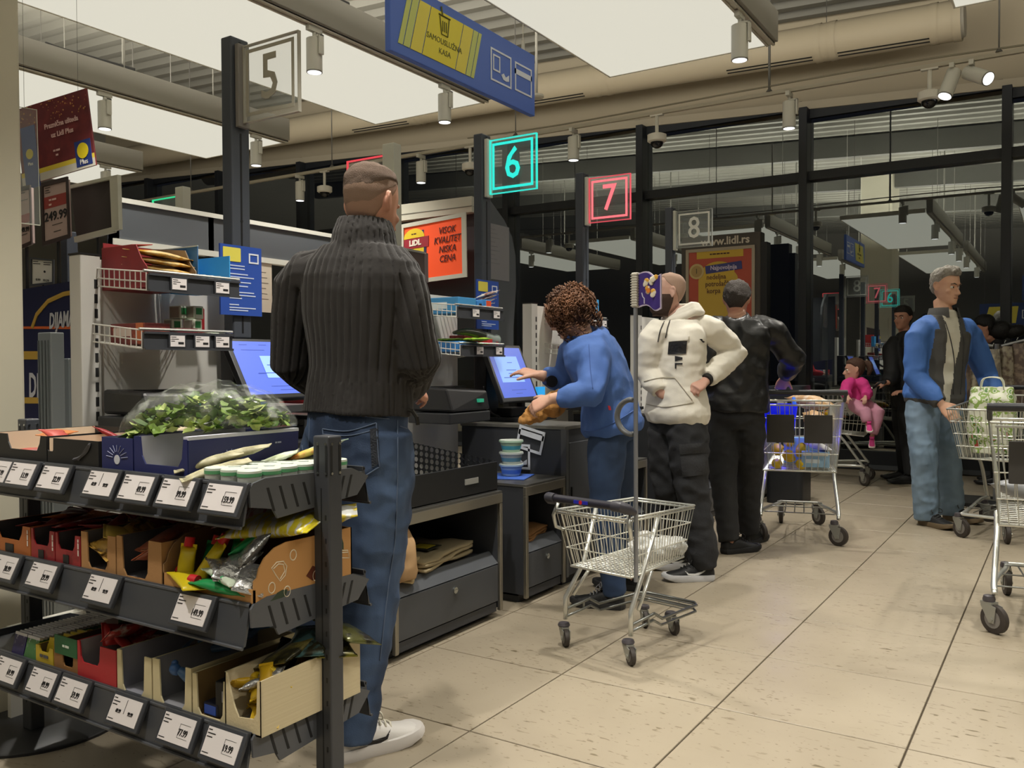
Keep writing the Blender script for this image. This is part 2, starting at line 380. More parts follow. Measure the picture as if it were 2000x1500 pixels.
for x in(-1.0,-2.13,-4.7,-7.45): G().cyl((x,0,.15),(x,0,.62),.004,n=5).o('hanger_wire',r,CABLE)
# track rail along the windows with its spots and dome cameras
RY,RZ_=7.3,3.395
r=root('track_rail','thin white track rail running along the windows with spots and cameras','light track',(0,RY,RZ_))
G().bb(-12,-.018,0,2.5,.018,.03).o('rail',r,M('#a9a292',.5))
for x in(-9.6,-7.1,-4.62,-2.12,-.45,1.2): G().cyl((x,0,.03),(x,0,RZ(x)-RZ_),.006 if x!=-2.12 else .011,n=6).cyl((x,0,.03),(x,0,.055),.03,.012,n=10).o('hanger_wire',r,CABLE)
g=G(); g.tube(catmull([(-5.2,0,.09),(-4.1,0,.06),(-2.6,0,.075),(-1.2,0,.08),(-.2,0,.05)],4),.008,5); g.o('cable',r,M('#8c8676',.6))
for px,nm in ((585,'left of the near man'),(822,'above the orange poster'),(1120,'above the sign with a 6'),(1541,'on the right part of the window rail')):
    spotlight((W(px,300,y=RY).x,RY,RZ_),'white cylinder spotlight on the window rail, '+nm,group='track spotlights',w=SPOT_W*.8)
spotlight((W(1860,120,y=RY).x,RY,RZ_),'white spotlight on the window rail tilted left, beside the bright tilted one',w=SPOT_W*.5,tilt=(-.25,-.35,-.9))
spotlight((W(1898,120,y=RY).x,RY,RZ_),'white spotlight on the window rail tilted far right with glaring lens',w=SPOT_W*.5,tilt=(.62,-.5,-.45))
cam0=None
for px,nm in ((633,'leftmost of the four, above the near man'),(918,'next to the post with the green 6'),(1283,'between the signs with 7 and 8'),(1815,'beside the two tilted spotlights')):
    x=W(px,260,y=RY).x
    if cam0 is None:
        cam0=root('dome_camera','x','camera',(x,RY,RZ_)); WC=M('#cfccc2',.4)
        G().bb(-.06,-.02,-.012,.06,.02,0).cyl((0,0,0),(0,0,-.17),.016,n=10).o('stem',cam0,WC); G().lathe([(.06,-.17),(.085,-.18),(.085,-.235),(.07,-.245)],n=24).o('housing',cam0,WC,auto=True)
        G().ell((0,0,-.245),(.058,.058,.055),16,10).o('dome',cam0,M('#1a1a1b',.1),smooth=True); cam0['label']='white ceiling dome camera on a stem, '+nm; cam0['group']='dome cameras'
    else: dup(cam0,'white ceiling dome camera on a stem, '+nm,(x,RY,RZ_))
r=root('smoke_detector','white round detector hanging on a rod beside the blue sign','detector',W(1048,190,y=6.6))
G().lathe([(.02,.03),(.06,.02),(.065,0),(.05,-.012)],n=20).o('housing',r,M('#b9b6aa',.5),auto=True); G().cyl((0,0,.02),(0,0,1.1),.012,n=8).o('rod',r,BEAM)
# big blue hanging sign
SX=-3.15; p0=W(762,105,x=SX); p1=W(1040,228,x=SX); q1=W(1040,110,x=SX)
y0,y1,zb,zt=p0.y-.02,p1.y,p1.z,q1.z
r=root('hanging_sign','big blue hanging sign with a yellow panel, basket symbol and payment icons','sign',(SX,0,0))
BLU=M('#4d6cc0',.5); YEL=M('#e0cf4a',.5); YG=M('#c3c96c',.5)
G().bb(-.02,y0,zb,.02,y1,zt).o('board',r,BLU,bev=.004)
h=zt-zb; sk=lambda y,v:(.0215,y+v*.10,zb+v*h)
LY=y1-y0
def bar(a,b,mt,nm): 
    G().prism([(y0+a*LY,.14*h),(y0+b*LY,.14*h),(y0+b*LY+.09,.86*h),(y0+a*LY+.09,.86*h)],(.0205,0,zb),Y_,Z_,(.003,0,0)).o(nm,r,mt)
for a,b,mt in ((.04,.065,YG),(.07,.105,YG),(.11,.175,YEL),(.18,.385,M('#e0cf30',.5)),(.39,.455,YEL),(.46,.49,YG),(.495,.515,YG)): bar(a,b,mt,'yellow_bar')
cy=y0+.285*LY+.05; BKI=M('#62622a',.6)
text('SAMOUSLUŽNA\nKASA',(.0245,cy,zb+.50*h),Y_,Z_,.035,r,BKI,shear=.1,line=1.25)
g=G(); zc=zb+.69*h
g.tube([(.025,cy-.055,zc+.05),(.025,cy+.055,zc+.05)],.006,4); g.tube([(.025,cy-.045,zc+.04),(.025,cy-.03,zc-.06),(.025,cy+.03,zc-.06),(.025,cy+.045,zc+.04)],.0045,4); g.tube([(.025,cy-.02,zc+.05),(.025,cy-.03,zc+.1)],.006,4)
for k in(-.018,0,.018): g.tube([(.025,cy+k,zc+.02),(.025,cy+k,zc-.04)],.004,4)
g.o('basket_symbol',r,BKI)
WI=M('#d7dbe4',.5)
def note_icon(name,o,u,v,w,hh,parent,mt,t=.012):
    g=G(); n=Vector(u).cross(Vector(v))*.003; frame(g,w,hh,t,o,u,v,n); frame(g,w*.34,hh*.5,t*.9,o,u,v,n,-w*.22,hh*.08)
    for a,b in((0,1),(0,-1)): g.prism([(w*.0,-hh*.2),(w*.12,-hh*.12+.0),(w*.22,-hh*.22),(w*.38,-hh*.1),(w*.38,-hh*.3),(w*.24,-hh*.34),(w*.1,-hh*.32)],o,u,v,n) if b==1 else None
    return g.o(name,parent,mt)
def card_icon(name,o,u,v,w,hh,parent,mt,t=.012):
    g=G(); n=Vector(u).cross(Vector(v))*.003; frame(g,w,hh,t,o,u,v,n); g.prism([(-w/2,hh*.08),(w/2,hh*.08),(w/2,hh*.26),(-w/2,hh*.26)],o,u,v,n); return g.o(name,parent,mt)
note_icon('banknote_icon',(.0205,y0+.72*LY,zb+.5*h),Y_,Z_,.16*LY,.50*h,r,WI); card_icon('card_icon',(.0205,y0+.90*LY,zb+.5*h),Y_,Z_,.14*LY,.46*h,r,WI)
for yy in (y0+.25,y1-.12): G().cyl((0,yy,zt),(0,yy,RZ(SX)),.003,n=5).cyl((0,yy,zt-.02),(0,yy,zt+.07),.012,n=8).o('suspension_wire',r,M('#c6c4ba',.4))
# two more signs of the shop behind the camera, seen mirrored in the glazing
for lb,lx,ly,lz in (('blue hanging sign over the aisle behind, seen mirrored above the man in blue',-.2,-2.2,2.55),('narrow blue sign with yellow panel behind, seen mirrored left of the man in blue',-1.1,-3.0,2.0)):
    r=root('hanging_sign',lb,'sign',(lx,ly,lz)); G().bb(-.7,-.02,0,.7,.02,.55).o('board',r,M('#22376e',.5))
    G().prism([(-.6,.08),(.05,.08),(.1,.47),(-.5,.47)],(0,.021,0),X_,Z_,(0,.003,0)).o('yellow_bar',r,YEL); g=G(); frame(g,.26,.2,.02,(.3,.021,.28),X_,Z_,(0,.003,0)); g.o('card_icon',r,WI)
    g=G(); g.cyl((-.6,0,.55),(-.6,0,RZ(lx)-lz),.004,n=5); g.cyl((.6,0,.55),(.6,0,RZ(lx)-lz),.004,n=5); g.o('suspension_wire',r,CABLE)
# ================================================================ PEOPLE
from mathutils.bvhtree import BVHTree
def vox(g, name, size, it, mt, parent=None, post=None, origin=(0,0,0), smooth=True, label=None):
    """union of the collected closed shapes as ONE continuous surface"""
    me=g.mesh('tmp'); me.transform(Matrix.Translation(-Vector(origin)))
    ob=bpy.data.objects.new('tmp',me); COL.objects.link(ob)
    r=ob.modifiers.new('r','REMESH'); r.mode='VOXEL'; r.voxel_size=size
    s=ob.modifiers.new('s','SMOOTH'); s.factor=.5; s.iterations=it
    bpy.context.view_layer.update()
    new=bpy.data.meshes.new_from_object(ob.evaluated_get(bpy.context.evaluated_depsgraph_get()))
    bpy.data.objects.remove(ob)
    if post:
        n=len(new.vertices); co=np.empty(n*3,np.float32); no=np.empty(n*3,np.float32)
        new.vertices.foreach_get('co',co); new.vertex_normals.foreach_get('vector',no)
        co=co.reshape(-1,3); no=no.reshape(-1,3)
        d=post(co+np.array(origin,np.float32),no)
        co=co+no*d[:,None]; new.vertices.foreach_set('co',co.ravel().astype(np.float32)); new.update()
    new.materials.clear()
    new.materials.append(mt)
    new.polygons.foreach_set('use_smooth',[smooth]*len(new.polygons))
    new.name=name
    o=bpy.data.objects.new(name,new); COL.objects.link(o)
    if parent: o.parent=parent
    else: o.location=origin
    if label: o['label']=label
    return o
def wrinkle(amp, sc=(9,9,5), seed=0, ridge=True, amp2=0):
    def f(co,no):
        q=co*np.array(sc)+seed*7.3
        a=np.array([noise.noise(Vector(p)) for p in q])
        b=np.array([noise.noise(Vector(p)*2.3) for p in q])
        r=(1-np.abs(a)*2.2) if ridge else a
        return amp*(r*.8+b*.5-.3)
    return f
def addp(*fs):
    return lambda co,no: sum(f(co,no) for f in fs)
def sell(c, r, f, a, bf, bb, n=20, e=2.4):
    out=[]
    for k in range(n):
        t=2*math.pi*k/n; cx,cy=math.cos(t),math.sin(t)
        x=math.copysign(abs(cx)**(2/e),cx)*a; y=math.copysign(abs(cy)**(2/e),cy)*(bf if cy>0 else bb)
        out.append(c+r*x+f*y)
    return out
# head cross-sections: z from eye level, half width, front, back
HT=[(-.122,.020,.070,-.030),(-.112,.038,.086,-.010),(-.095,.049,.090,.020),(-.07,.058,.090,.045),(-.04,.066,.090,.072),(-.005,.071,.082,.090),(.03,.0755,.088,.098),(.07,.0745,.078,.095),(.095,.062,.056,.078),(.11,.042,.030,.055),(.117,.015,.0,.02)]
def skull(z):
    for i in range(len(HT)-1):
        a,b=HT[i],HT[i+1]
        if z<=b[0]:
            t=max(0,(z-a[0])/(b[0]-a[0])); return tuple(a[k]*(1-t)+b[k]*t for k in (1,2,3))
    return HT[-1][1:]
def head(g, H, female=False, nose=True):
    g.T=H
    for z,w,f,b in HT: pass
    g.rings([sell(Vector((0,0,z)),X_,Y_,w,f,b,20,2.15) for z,w,f,b in HT])
    if nose:
        g.tube([(0,.076,.006),(0,.094,-.02),(0,.108,-.043),(0,.09,-.05)],[.008,.0105,.0135,.011],8)
        for s in(-1,1): g.ell((s*.012,.093,-.045),(.0085,.009,.008),8,6)
        g.ell((0,.084,.02),(.05,.012,.009),10,6)                                   # brow ridge
        for s in(-1,1): g.ell((s*.042,.058,-.03),(.02,.02,.015),8,6)                 # cheek bones
        g.ell((0,.087,-.071),(.023,.0085,.0045),10,6); g.ell((0,.086,-.080),(.021,.0085,.005),10,6)   # lips
        g.ell((0,.08,-.105),(.018,.014,.012),8,6)
    for s in(-1,1):                                                                 # ears
        for pts,r in (([(s*.072,-.005,.022),(s*.084,-.018,.028),(s*.087,-.026,.012),(s*.084,-.022,-.01),(s*.076,-.008,-.03)],.0055),):
            g.tube(catmull(pts,3),r,6)
        g.ell((s*.076,-.012,-.002),(.006,.014,.024),8,6)
    g.T=None
def hand(g, w, d, nrm, side, curl=.35, L=.18, spread=.12, thumb=.6):
    """w wrist, d towards the fingers, nrm out of the back of the hand, side +1 thumb on d x nrm"""
    d=Vector(d).normalized(); nrm=Vector(nrm); nrm=(nrm-d*nrm.dot(d)).normalized(); s=d.cross(nrm)*side; w=Vector(w); k=L/.18
    pr=[]
    for t,a,b in ((-.01,.026,.020),(.02,.031,.018),(.05,.040,.0155),(.085,.042,.0145),(.098,.036,.011)):
        pr.append(sell(w+d*t*k,s,nrm,a*k,b*k,b*k,12,2.5))
    g.rings(pr)
    for i,(o,l,r) in enumerate(((.030,.072,.0086),(.0105,.080,.0088),(-.010,.074,.0084),(-.030,.058,.0075))):
        p=w+d*.085*k+s*o*k; q=[p-d*.02*k,p]; dd=d+s*spread*(o/.03)*.5; c=curl*(1+.15*i)
        dd.normalize()
        for seg,fr in enumerate((.45,.3,.25)):
            ax=dd.cross(nrm).normalized() if seg==0 else ax
            dd=(Matrix.Rotation(-c*(1.0,1.15,.8)[seg],3,ax)@dd).normalized() if True else dd
            p=p+dd*l*fr*k; q.append(p)
        g.tube(q,[r*k,r*k*1.02,r*k*.98,r*k*.92,r*k*.75],8)
    p=w+d*.022*k+s*.024*k; t=(d*.75+s*.75-nrm*.25*thumb).normalized(); q=[p-s*.012*k,p]
    for l in(.034,.030,.024): p=p+t*l*k; q.append(p); t=(t+d*.22-nrm*.28*thumb).normalized()
    g.tube(q,[.013*k,.0135*k,.0115*k,.0105*k,.0078*k],8)
def limb(g, pts, rad, n=12, sub=4):
    P=catmull(pts,sub); g.tube(P,lerp_list(rad,len(P)),n)
TORSO=[(-.10,.135,.085,.10),(0,.172,.105,.125),(.18,.165,.105,.11),(.36,.155,.105,.098),(.58,.175,.122,.108),(.78,.183,.115,.11),(.9,.160,.09,.092),(.97,.10,.068,.07),(1.0,.068,.058,.06)]
def torso(g, pel, nb, fh, fc, rows=TORSO, mid=None, k=1, extra=0, lo=-9, hi=9, n=24, wk=1):
    P=catmull([pel,mid,nb],8) if mid else [Vector(pel).lerp(Vector(nb),i/16) for i in range(17)]
    rs=[]
    for t,a,bf,bb in rows:
        if t<lo or t>hi: continue
        q=min(max(t,0),1)*16; i=min(int(q),15); c=P[i].lerp(P[i+1],q-i); up=(P[i+1]-P[i]).normalized()
        if t<0: c=c+up*t*(Vector(nb)-Vector(pel)).length
        f=(Vector(fh).lerp(Vector(fc),min(max(t,0),1))); f=(f-up*f.dot(up)).normalized(); r=f.cross(up)
        rs.append(sell(c,r,f,a*k*wk+extra,bf*k+extra,bb*k+extra,n,2.35))
    return g.rings(rs)
def yawv(a): return Vector((math.sin(R(a)),math.cos(R(a)),0))    # heading: 0 = +y, 90 = +x
def headm(c, yaw, pitch=0, roll=0): return Matrix.Translation(c)@Euler((R(pitch),R(roll),-R(yaw)),'XYZ').to_matrix().to_4x4() if False else Matrix.Translation(c)@Matrix.Rotation(-R(yaw),4,'Z')@Matrix.Rotation(R(pitch),4,'X')@Matrix.Rotation(R(roll),4,'Y')
def hairshell(H, name, parent, mt, base, off=.007, front=.062, side=.01, back=-.055, rough=.003, na=48, nl=12, seed=1, lift=None):
    """hair cap over the skull between the hairline and the crown"""
    rs=[]
    for i in range(nl+1):
        ring=[]
        for j in range(na):
            t=2*math.pi*j/na; fy=math.sin(t)
            lo=front if fy>.55 else (side+(front-side)*max(0,(fy+.15)/.7) if fy>-.15 else back+(side-back)*max(0,min(1,(fy+.75)/.6)))
            z=lo+(.118-lo)*(i/nl)**.9
            w,f,b=skull(min(z,.1169)); cx,cy=math.cos(t),math.sin(t)
            x=math.copysign(abs(cx)**.93,cx)*w; y=math.copysign(abs(cy)**.93,cy)*(f if cy>0 else b)
            v=Vector((x,y,z)); nrm=Vector((x,y,max(0,z)*1.1)).normalized()
            e=off*(min(1,i/1.5) if i<2 else 1)+rough*noise.noise(v*70+Vector((seed,0,0)))*(i>0)
            if lift: e+=lift(v)
            ring.append(H@(v+nrm*e)-Vector(base))
        rs.append(ring)
    return G().rings(rs).o(name,parent,mt,smooth=True)
def eyes(H, base, parent, iris='#3a2a1c'):
    for s in(-1,1):
        g=G().mat(M('#d9d2c8',.3)); g.T=Matrix.Translation(-Vector(base))@H; g.ell((s*.031,.0735,-.003),(.0135,.0125,.0085),12,8)
        g.mat(M(iris,.2)).ell((s*.031,.0835,-.003),(.0062,.004,.0062),10,6)
        g.o('eye',parent,smooth=True)
def brows(H, base, parent, mt):
    for s in(-1,1):
        g=G(); g.T=Matrix.Translation(-Vector(base))@H
        g.tube([(s*.014,.093,.016),(s*.032,.0915,.023),(s*.05,.077,.017)],[.0035,.0042,.002],6); g.o('eyebrow',parent,mt,smooth=True)
# ---- shoes
def shoe(parent, pos, yaw, base, mt, sole, L=.29, name='shoe', lace=None, swoosh=None, pitch=0, tongue=True):
    k=L/.29; T=Matrix.Translation(Vector(pos)-Vector(base))@Matrix.Rotation(-R(yaw),4,'Z')@Matrix.Rotation(R(pitch),4,'X')@Matrix.Scale(k,4)
    prof=[(-.088,.018,.060),(-.078,.033,.088),(-.05,.0385,.098),(-.01,.0385,.100),(.03,.0385,.092),(.065,.041,.078),(.105,.0455,.062),(.15,.0465,.052),(.18,.039,.044),(.198,.024,.036)]
    g=G(); g.T=T; rs=[]
    for y,w,h in prof:
        q=[]
        for t in (-.12,.1,.35,.62,.85,1,1.15,1.38,1.65,1.9,2.12):
            a=math.pi*t/2; x=math.cos(a); z=math.sin(a)
            q.append(Vector((math.copysign(abs(x)**.7,x)*w,y,.024+max(-.01,math.copysign(abs(z)**.8,z)*(h-.024)))))
        rs.append(q)
    g.rings(rs); u=g.o(name,parent,mt,smooth=True)
    g=G(); g.T=T; pl=[]
    for y,w,h in prof: pl.append((w*1.1+.002,y))
    poly=[(x,y) for x,y in pl]+[(0,.207)]+[(-x,y) for x,y in reversed(pl)]+[(0,-.096)]
    n=len(poly); rr=lambda s,z: [Vector((x*s,y*s+(.0 if s==1 else .0),z+(.016*max(0,(y-.12)/.08)**1.5 if z<.015 else .012*max(0,(y-.12)/.08)))) for x,y in poly]
    g.rings([rr(.94,0),rr(1,.008),rr(1.0,.026),rr(.96,.034)]); g.o('sole',u,sole,auto=True)
    if tongue:
        g=G(); g.T=T; g.rings([[Vector((x,y+dy,z+dz)) for x in(-.03,-.015,0,.015,.03)]+[Vector((x,y+dy+.006,z+dz)) for x in(.03,.015,0,-.015,-.03)] for y,z,dy,dz in ((.035,.09,0,0),(.012,.112,0,0),(.004,.128,0,0))]); g.o('tongue',u,mt,smooth=True)
        g=G(); g.T=T; rs=[]
        for r_,z in ((.0375,.085),(.040,.112),(.037,.122),(.031,.112)): rs.append([Vector((r_*1.0*math.cos(a),-.035+r_*1.25*math.sin(a),z+.008*(-math.sin(a)))) for a in (2*math.pi*q/16 for q in range(16))])
        g.rings(rs,cap=False); g.o('collar',u,mt,smooth=True)
    if lace:
        g=G(); g.T=T
        for i,y in enumerate((.035,.052,.069,.086)):
            z=.099-.0095*i; g.tube([(-.026,y,z-.012),(-.008,y+.006,z+.001),(.01,y+.008,z+.001),(.027,y+.004,z-.012)],.0032,5)
        for s in(-1,1): g.tube(catmull([(0,.028,.104),(s*.022,.04,.125),(s*.045,.05,.118),(s*.04,.055,.1),(s*.012,.035,.102)],4),.0025,5)
        g.o('laces',u,lace,smooth=True)
    if swoosh:
        for s in(-1,1):
            g=G(); g.T=T; pts=[(-.045,.072),(-.01,.056),(.03,.046),(.065,.048),(.085,.062),(.07,.04),(.045,.033),(.01,.037),(-.02,.052)]
            poly3=[]
            for y,z in pts:
                for i in range(len(prof)-1):
                    if prof[i][0]<=y<=prof[i+1][0]:
                        t=(y-prof[i][0])/(prof[i+1][0]-prof[i][0]); w=prof[i][1]*(1-t)+prof[i+1][1]*t; h=prof[i][2]*(1-t)+prof[i+1][2]*t; break
                zz=min(.98,max(0,(z-.024)/(h-.024))); x=w*(1-zz**(2/.8))**.35 if zz<1 else .01
                poly3.append(Vector((s*(x+.0025),y,z)))
            g.quad(*(poly3 if s>0 else poly3[::-1])); g.o('side_mark',u,swoosh)
    return u
# ---- casting outlines onto a garment
def bvh_of(o):
    me=o.data; mw=Matrix.Translation(o.parent.location)
    return BVHTree.FromPolygons([mw@v.co for v in me.vertices],[tuple(p.vertices) for p in me.polygons])
CAMP=Vector((0,0,CH))
def hit(b, px, py, off=.002):
    d=(W(px,py,d=1)-CAMP).normalized(); h=b.ray_cast(CAMP,d)
    return None if h[0] is None else h[0]-d*off
def seam(b, pts, r, name, parent, base, mt, sub=6, off=.0015):
    P=[]
    Q=catmull([Vector((x,y,0)) for x,y in pts],sub)
    for q in Q:
        h=hit(b,q.x,q.y,off)
        if h is not None: P.append(h-Vector(base))
    if len(P)>2: return G().tube(P,r,5).o(name,parent,mt,smooth=True)
def patch(b, c4, name, parent, base, mt, n=8, m_=8, off=.004, label=None):
    """quad given by 4 outline points, draped on the garment with a little thickness"""
    (x0,y0),(x1,y1),(x2,y2),(x3,y3)=c4; gr=[]
    for i in range(n+1):
        u=i/n; row=[]
        for k in range(m_+1):
            v=k/m_; h=hit(b,(x0*(1-u)+x1*u)*(1-v)+(x3*(1-u)+x2*u)*v,(y0*(1-u)+y1*u)*(1-v)+(y3*(1-u)+y2*u)*v,off)
            row.append(h)
        gr.append(row)
    ok=[p for r in gr for p in r if p is not None]
    if not ok: print('PATCH MISSED',name,c4); return None
    last=ok[0]
    for r in gr:
        for k in range(len(r)):
            if r[k] is None: r[k]=last
            else: last=r[k]
    g=G(); vs=[p-Vector(base) for r in gr for p in r]; w=m_+1
    g.add(vs,[(i*w+k,i*w+k+1,(i+1)*w+k+1,(i+1)*w+k) for i in range(n) for k in range(m_)])
    return g.o(name,parent,mt,smooth=True,label=label)
SKIN=lambda c,c2: M(c,.5,var=(14,c2,.35,.75),bump=(160,.05))
def trows(lo, hi, n, tab=TORSO):
    out=[]
    for i in range(n):
        t=lo+(hi-lo)*i/(n-1); q=[np.interp(t,[r[0] for r in tab],[r[k] for r in tab]) for k in(1,2,3)]
        out.append((t,*q))
    return out
def shoes(H, par, yL, yR, mt, sole, L, name, **k):
    for an,y in ((H.anL,yL),(H.anR,yR)):
        a=Vector(an); h=yawv(y); shoe(par,(a.x+h.x*.036*L/.29,a.y+h.y*.036*L/.29,0),y,H.base,mt,sole,L,name,**k)
class Human:
    def __init__(s, label, base, **k):
        s.base=Vector((base[0],base[1],0)); s.__dict__.update(k); s.label=label
        s.anL=Vector(s.anL); s.anR=Vector(s.anR)
        if not getattr(s,'lift',0): s.anL.z=s.anR.z=.09*s.k
        up=Vector((0,0,1)); s.fhv=yawv(s.fh); s.fcv=yawv(s.fc); r=s.fhv.cross(up); q=s.k
        s.hipL=Vector(s.pel)-r*.088*q-up*.02; s.hipR=Vector(s.pel)+r*.088*q-up*.02
        s.H=headm(s.hc,s.hy,s.hp,getattr(s,'hr',0))@Matrix.Scale(q*getattr(s,'hk',1),4)
    def body(s, skin, size=.006, it=3, fem=False, girth=1, hands=(1,1), post=None):
        g=G(); q=s.k; mid=getattr(s,'mid',None)
        torso(g,s.pel,s.nb,s.fhv,s.fcv,trows(-.1,1,14),mid,k=q*.93*girth)
        hb=s.H@Vector((0,-.02,-.09)); limb(g,[Vector(s.nb)-Vector((0,0,.05)),s.nb,Vector(s.nb).lerp(hb,.5),hb],[.07*q,.062*q,.056*q,.055*q],14)
        head(g,s.H,fem)
        for sd,sh,el,wr,hd,hn,cu in (('L',s.shL,s.elL,s.wrL,s.hdL,s.hnL,getattr(s,'cuL',.35)),('R',s.shR,s.elR,s.wrR,s.hdR,s.hnR,getattr(s,'cuR',.35))):
            sh,el,wr=map(Vector,(sh,el,wr))
            inn=Vector(s.nb).lerp(Vector(s.pel),.12)
            g.tube([inn.lerp(sh,.35),sh,sh.lerp(el,.3),sh.lerp(el,.75),el,el.lerp(wr,.3),el.lerp(wr,.75),wr],[x*q for x in(.048,.048,.045,.04,.039,.041,.032,.026)],12)
            hand(g,wr,hd,hn,1 if sd=='L' else -1,cu,.18*q)
        for hp_,kn,an in ((s.hipL,s.knL,s.anL),(s.hipR,s.knR,s.anR)):
            kn,an=Vector(kn),Vector(an); g.tube([hp_,hp_.lerp(kn,.35),hp_.lerp(kn,.8),kn,kn.lerp(an,.3),kn.lerp(an,.8),an,an-Vector((0,0,.05*q))],[x*q for x in(.085,.078,.056,.05,.05,.036,.034,.036)],12)
        s.o=vox(g,'person',size,it,skin,None,post,s.base)
        tag(s.o,s.label,'person'); return s.o
    def top(s, name, mt, lo, hi=.97, ex=.016, sl=(.082,.074,.066,.062,.058,.046), cuff=.93, size=.008, it=4, post=None, k=1, fit=None, sides='LR', collar=None, label=None, blouse=0, rows=None, cw=1):
        g=G(); q=s.k*k; mid=getattr(s,'mid',None); rw=rows or trows(lo,hi,12)
        if blouse: rw=[(t,a+blouse*max(0,1-(t-lo)/.5)*(1 if i else .4),bf+blouse*max(0,1-(t-lo)/.5)*(1 if i else .4),bb+blouse*.6*max(0,1-(t-lo)/.5)*(1 if i else .4)) for i,(t,a,bf,bb) in enumerate(rw)]
        torso(g,s.pel,s.nb,s.fhv,s.fcv,rw,mid,k=q,extra=ex)
        for sd,sh,el,wr in (('L',s.shL,s.elL,s.wrL),('R',s.shR,s.elR,s.wrR)):
            if sd not in sides: continue
            sh,el,wr=map(Vector,(sh,el,wr)); inn=Vector(s.nb).lerp(Vector(s.pel),.17); c=el.lerp(wr,cuff)
            g.tube([inn.lerp(sh,.3),inn.lerp(sh,.75)*.5+sh*.5,sh.lerp(el,.12),sh.lerp(el,.45),sh.lerp(el,.8),el,el.lerp(c,.25),el.lerp(c,.65),c],[x*s.k for x in(sl[0]*.95,sl[0]*1.02,sl[0],sl[1],sl[2],sl[2],sl[3],sl[4],sl[5])],16)
        if collar:
            hb=s.H@Vector((0,-.02,-.09)); n0=Vector(s.nb)
            if cw>1: hb=n0+Vector((0,0,.115))+s.fcv*.012
            g.tube([n0-Vector((0,0,.05)),n0.lerp(hb,.15),n0.lerp(hb,collar)],[.096*s.k*cw,.084*s.k*cw,.073*s.k*cw],18)
        return vox(g,name,size,it,mt,s.o,post,s.base,label=label)
    def pants(s, name, mt, r=(.108,.1,.085,.08,.072,.066), hi=.13, ex=.014, hem=-.04, size=.008, it=4, post=None, label=None, fl=0):
        g=G(); q=s.k
        torso(g,s.pel,s.nb,s.fhv,s.fcv,trows(-.12,hi,6),getattr(s,'mid',None),k=q,extra=ex)
        for hp_,kn,an in ((s.hipL,s.knL,s.anL),(s.hipR,s.knR,s.anR)):
            kn,an=Vector(kn),Vector(an); e=an.lerp(kn,hem)
            g.tube([hp_+Vector((0,0,.05)),hp_.lerp(kn,.2),hp_.lerp(kn,.6),kn,kn.lerp(e,.35),kn.lerp(e,.85),e],[x*q for x in(r[0]*.9,r[0],r[1],r[2],r[3],r[4],r[5])],16)
        return vox(g,name,size,it,mt,s.o,post,s.base,label=label)
def ribs(H, n_t, n_s, hemz, depth=.006):
    """rib-knit grooves running down the trunk and along the sleeves"""
    segs=[(Vector(H.pel),Vector(H.nb),.165,n_t),(Vector(H.shL),Vector(H.elL),.075,n_s),(Vector(H.elL),Vector(H.wrL),.06,n_s),(Vector(H.shR),Vector(H.elR),.075,n_s),(Vector(H.elR),Vector(H.wrR),.06,n_s)]
    def f(co,no):
        best=np.full(len(co),1e9); out=np.zeros(len(co))
        for i,(a,b,r,n) in enumerate(segs):
            A=np.array(a);d=np.array(b)-A;L=np.linalg.norm(d);d=d/L
            t=np.clip((co-A)@d,0,L); v=co-A-t[:,None]*d; dist=np.linalg.norm(v,axis=1)/r
            u=np.array(H.fcv)-d*np.dot(np.array(H.fcv),d); u=u/np.linalg.norm(u); w=np.cross(d,u)
            ang=np.arctan2(v@w,v@u); n_=np.where((co[:,2]<hemz)&(i==0),n*2,n)
            s=np.abs(np.sin(ang*n_/2)); g=-np.exp(-(s/.34)**2)*np.where((co[:,2]<hemz)&(i==0),.6,1)
            m_=dist<best; best=np.where(m_,dist,best); out=np.where(m_,g,out)
        return out*depth
    return f
SK=M('#c0917a',.5,var=(9,'#b07c66',.35,.7),bump=(220,.04))
SKP=M('#c9a08a',.5,var=(9,'#bb8a76',.35,.7),bump=(220,.04))
SKT=M('#d3a78c',.5,var=(9,'#c49478',.35,.7),bump=(220,.04))
DEN=lambda a,b:M(a,.85,var=(5,b,.35,.68,(1,1,.45)),bump=(260,.12))
# ---------------------------------------------------------------- 1  man with ribbed dark sweater, seen from behind
n=Human('man seen from behind in dark ribbed sweater, faded blue jeans and white trainers',(-1.86,1.95),k=1.0,fh=8,fc=-8,
 pel=W(698,858,d=2.70),nb=W(711,465,d=2.69),hc=W(726,403,d=2.70),hy=-2,hp=-9,hr=-3,
 shL=W(588,540,d=2.80),shR=W(776,536,d=2.64),elL=W(570,705,d=2.86),elR=W(815,700,d=2.62),wrL=W(640,765,d=3.02),wrR=W(802,758,d=2.83),
 hdL=(.8,.6,0),hnL=(0,.3,1),hdR=Vector(W(838,772,d=2.95))-Vector(W(808,762,d=2.83)),hnR=(.7,-.3,.5),
 knL=(-2.07,2.06,.50),anL=(-2.07,2.03,.09),knR=W(722,1130,d=2.66),anR=(-1.795,1.915,.09))
near=n.body(SK,.0055,2)
swt=n.top('sweater',M('#282524',.9,sheen=.10,bump=(300,.1)),.13,hi=.955,ex=.024,sl=(.084,.080,.073,.068,.06,.048),cuff=1.0,size=.0055,it=4,post=addp(ribs(n,34,15,1.115,.0075),wrinkle(.005,(7,7,4),2)),collar=.47,cw=1.12,label='dark grey rib-knit sweater with high collar')
jn=n.pants('jeans',M('#26344c',.85,var=(3.2,'#53698c',.42,.66,(1,1,.5)),bump=(260,.12)),r=(.120,.113,.098,.088,.070,.060),hi=.17,ex=.005,hem=-.10,size=.007,it=4,post=wrinkle(.009,(8,8,12),5),label='faded blue denim jeans')
bs=n.base; bj=bvh_of(jn); bsw=bvh_of(swt)
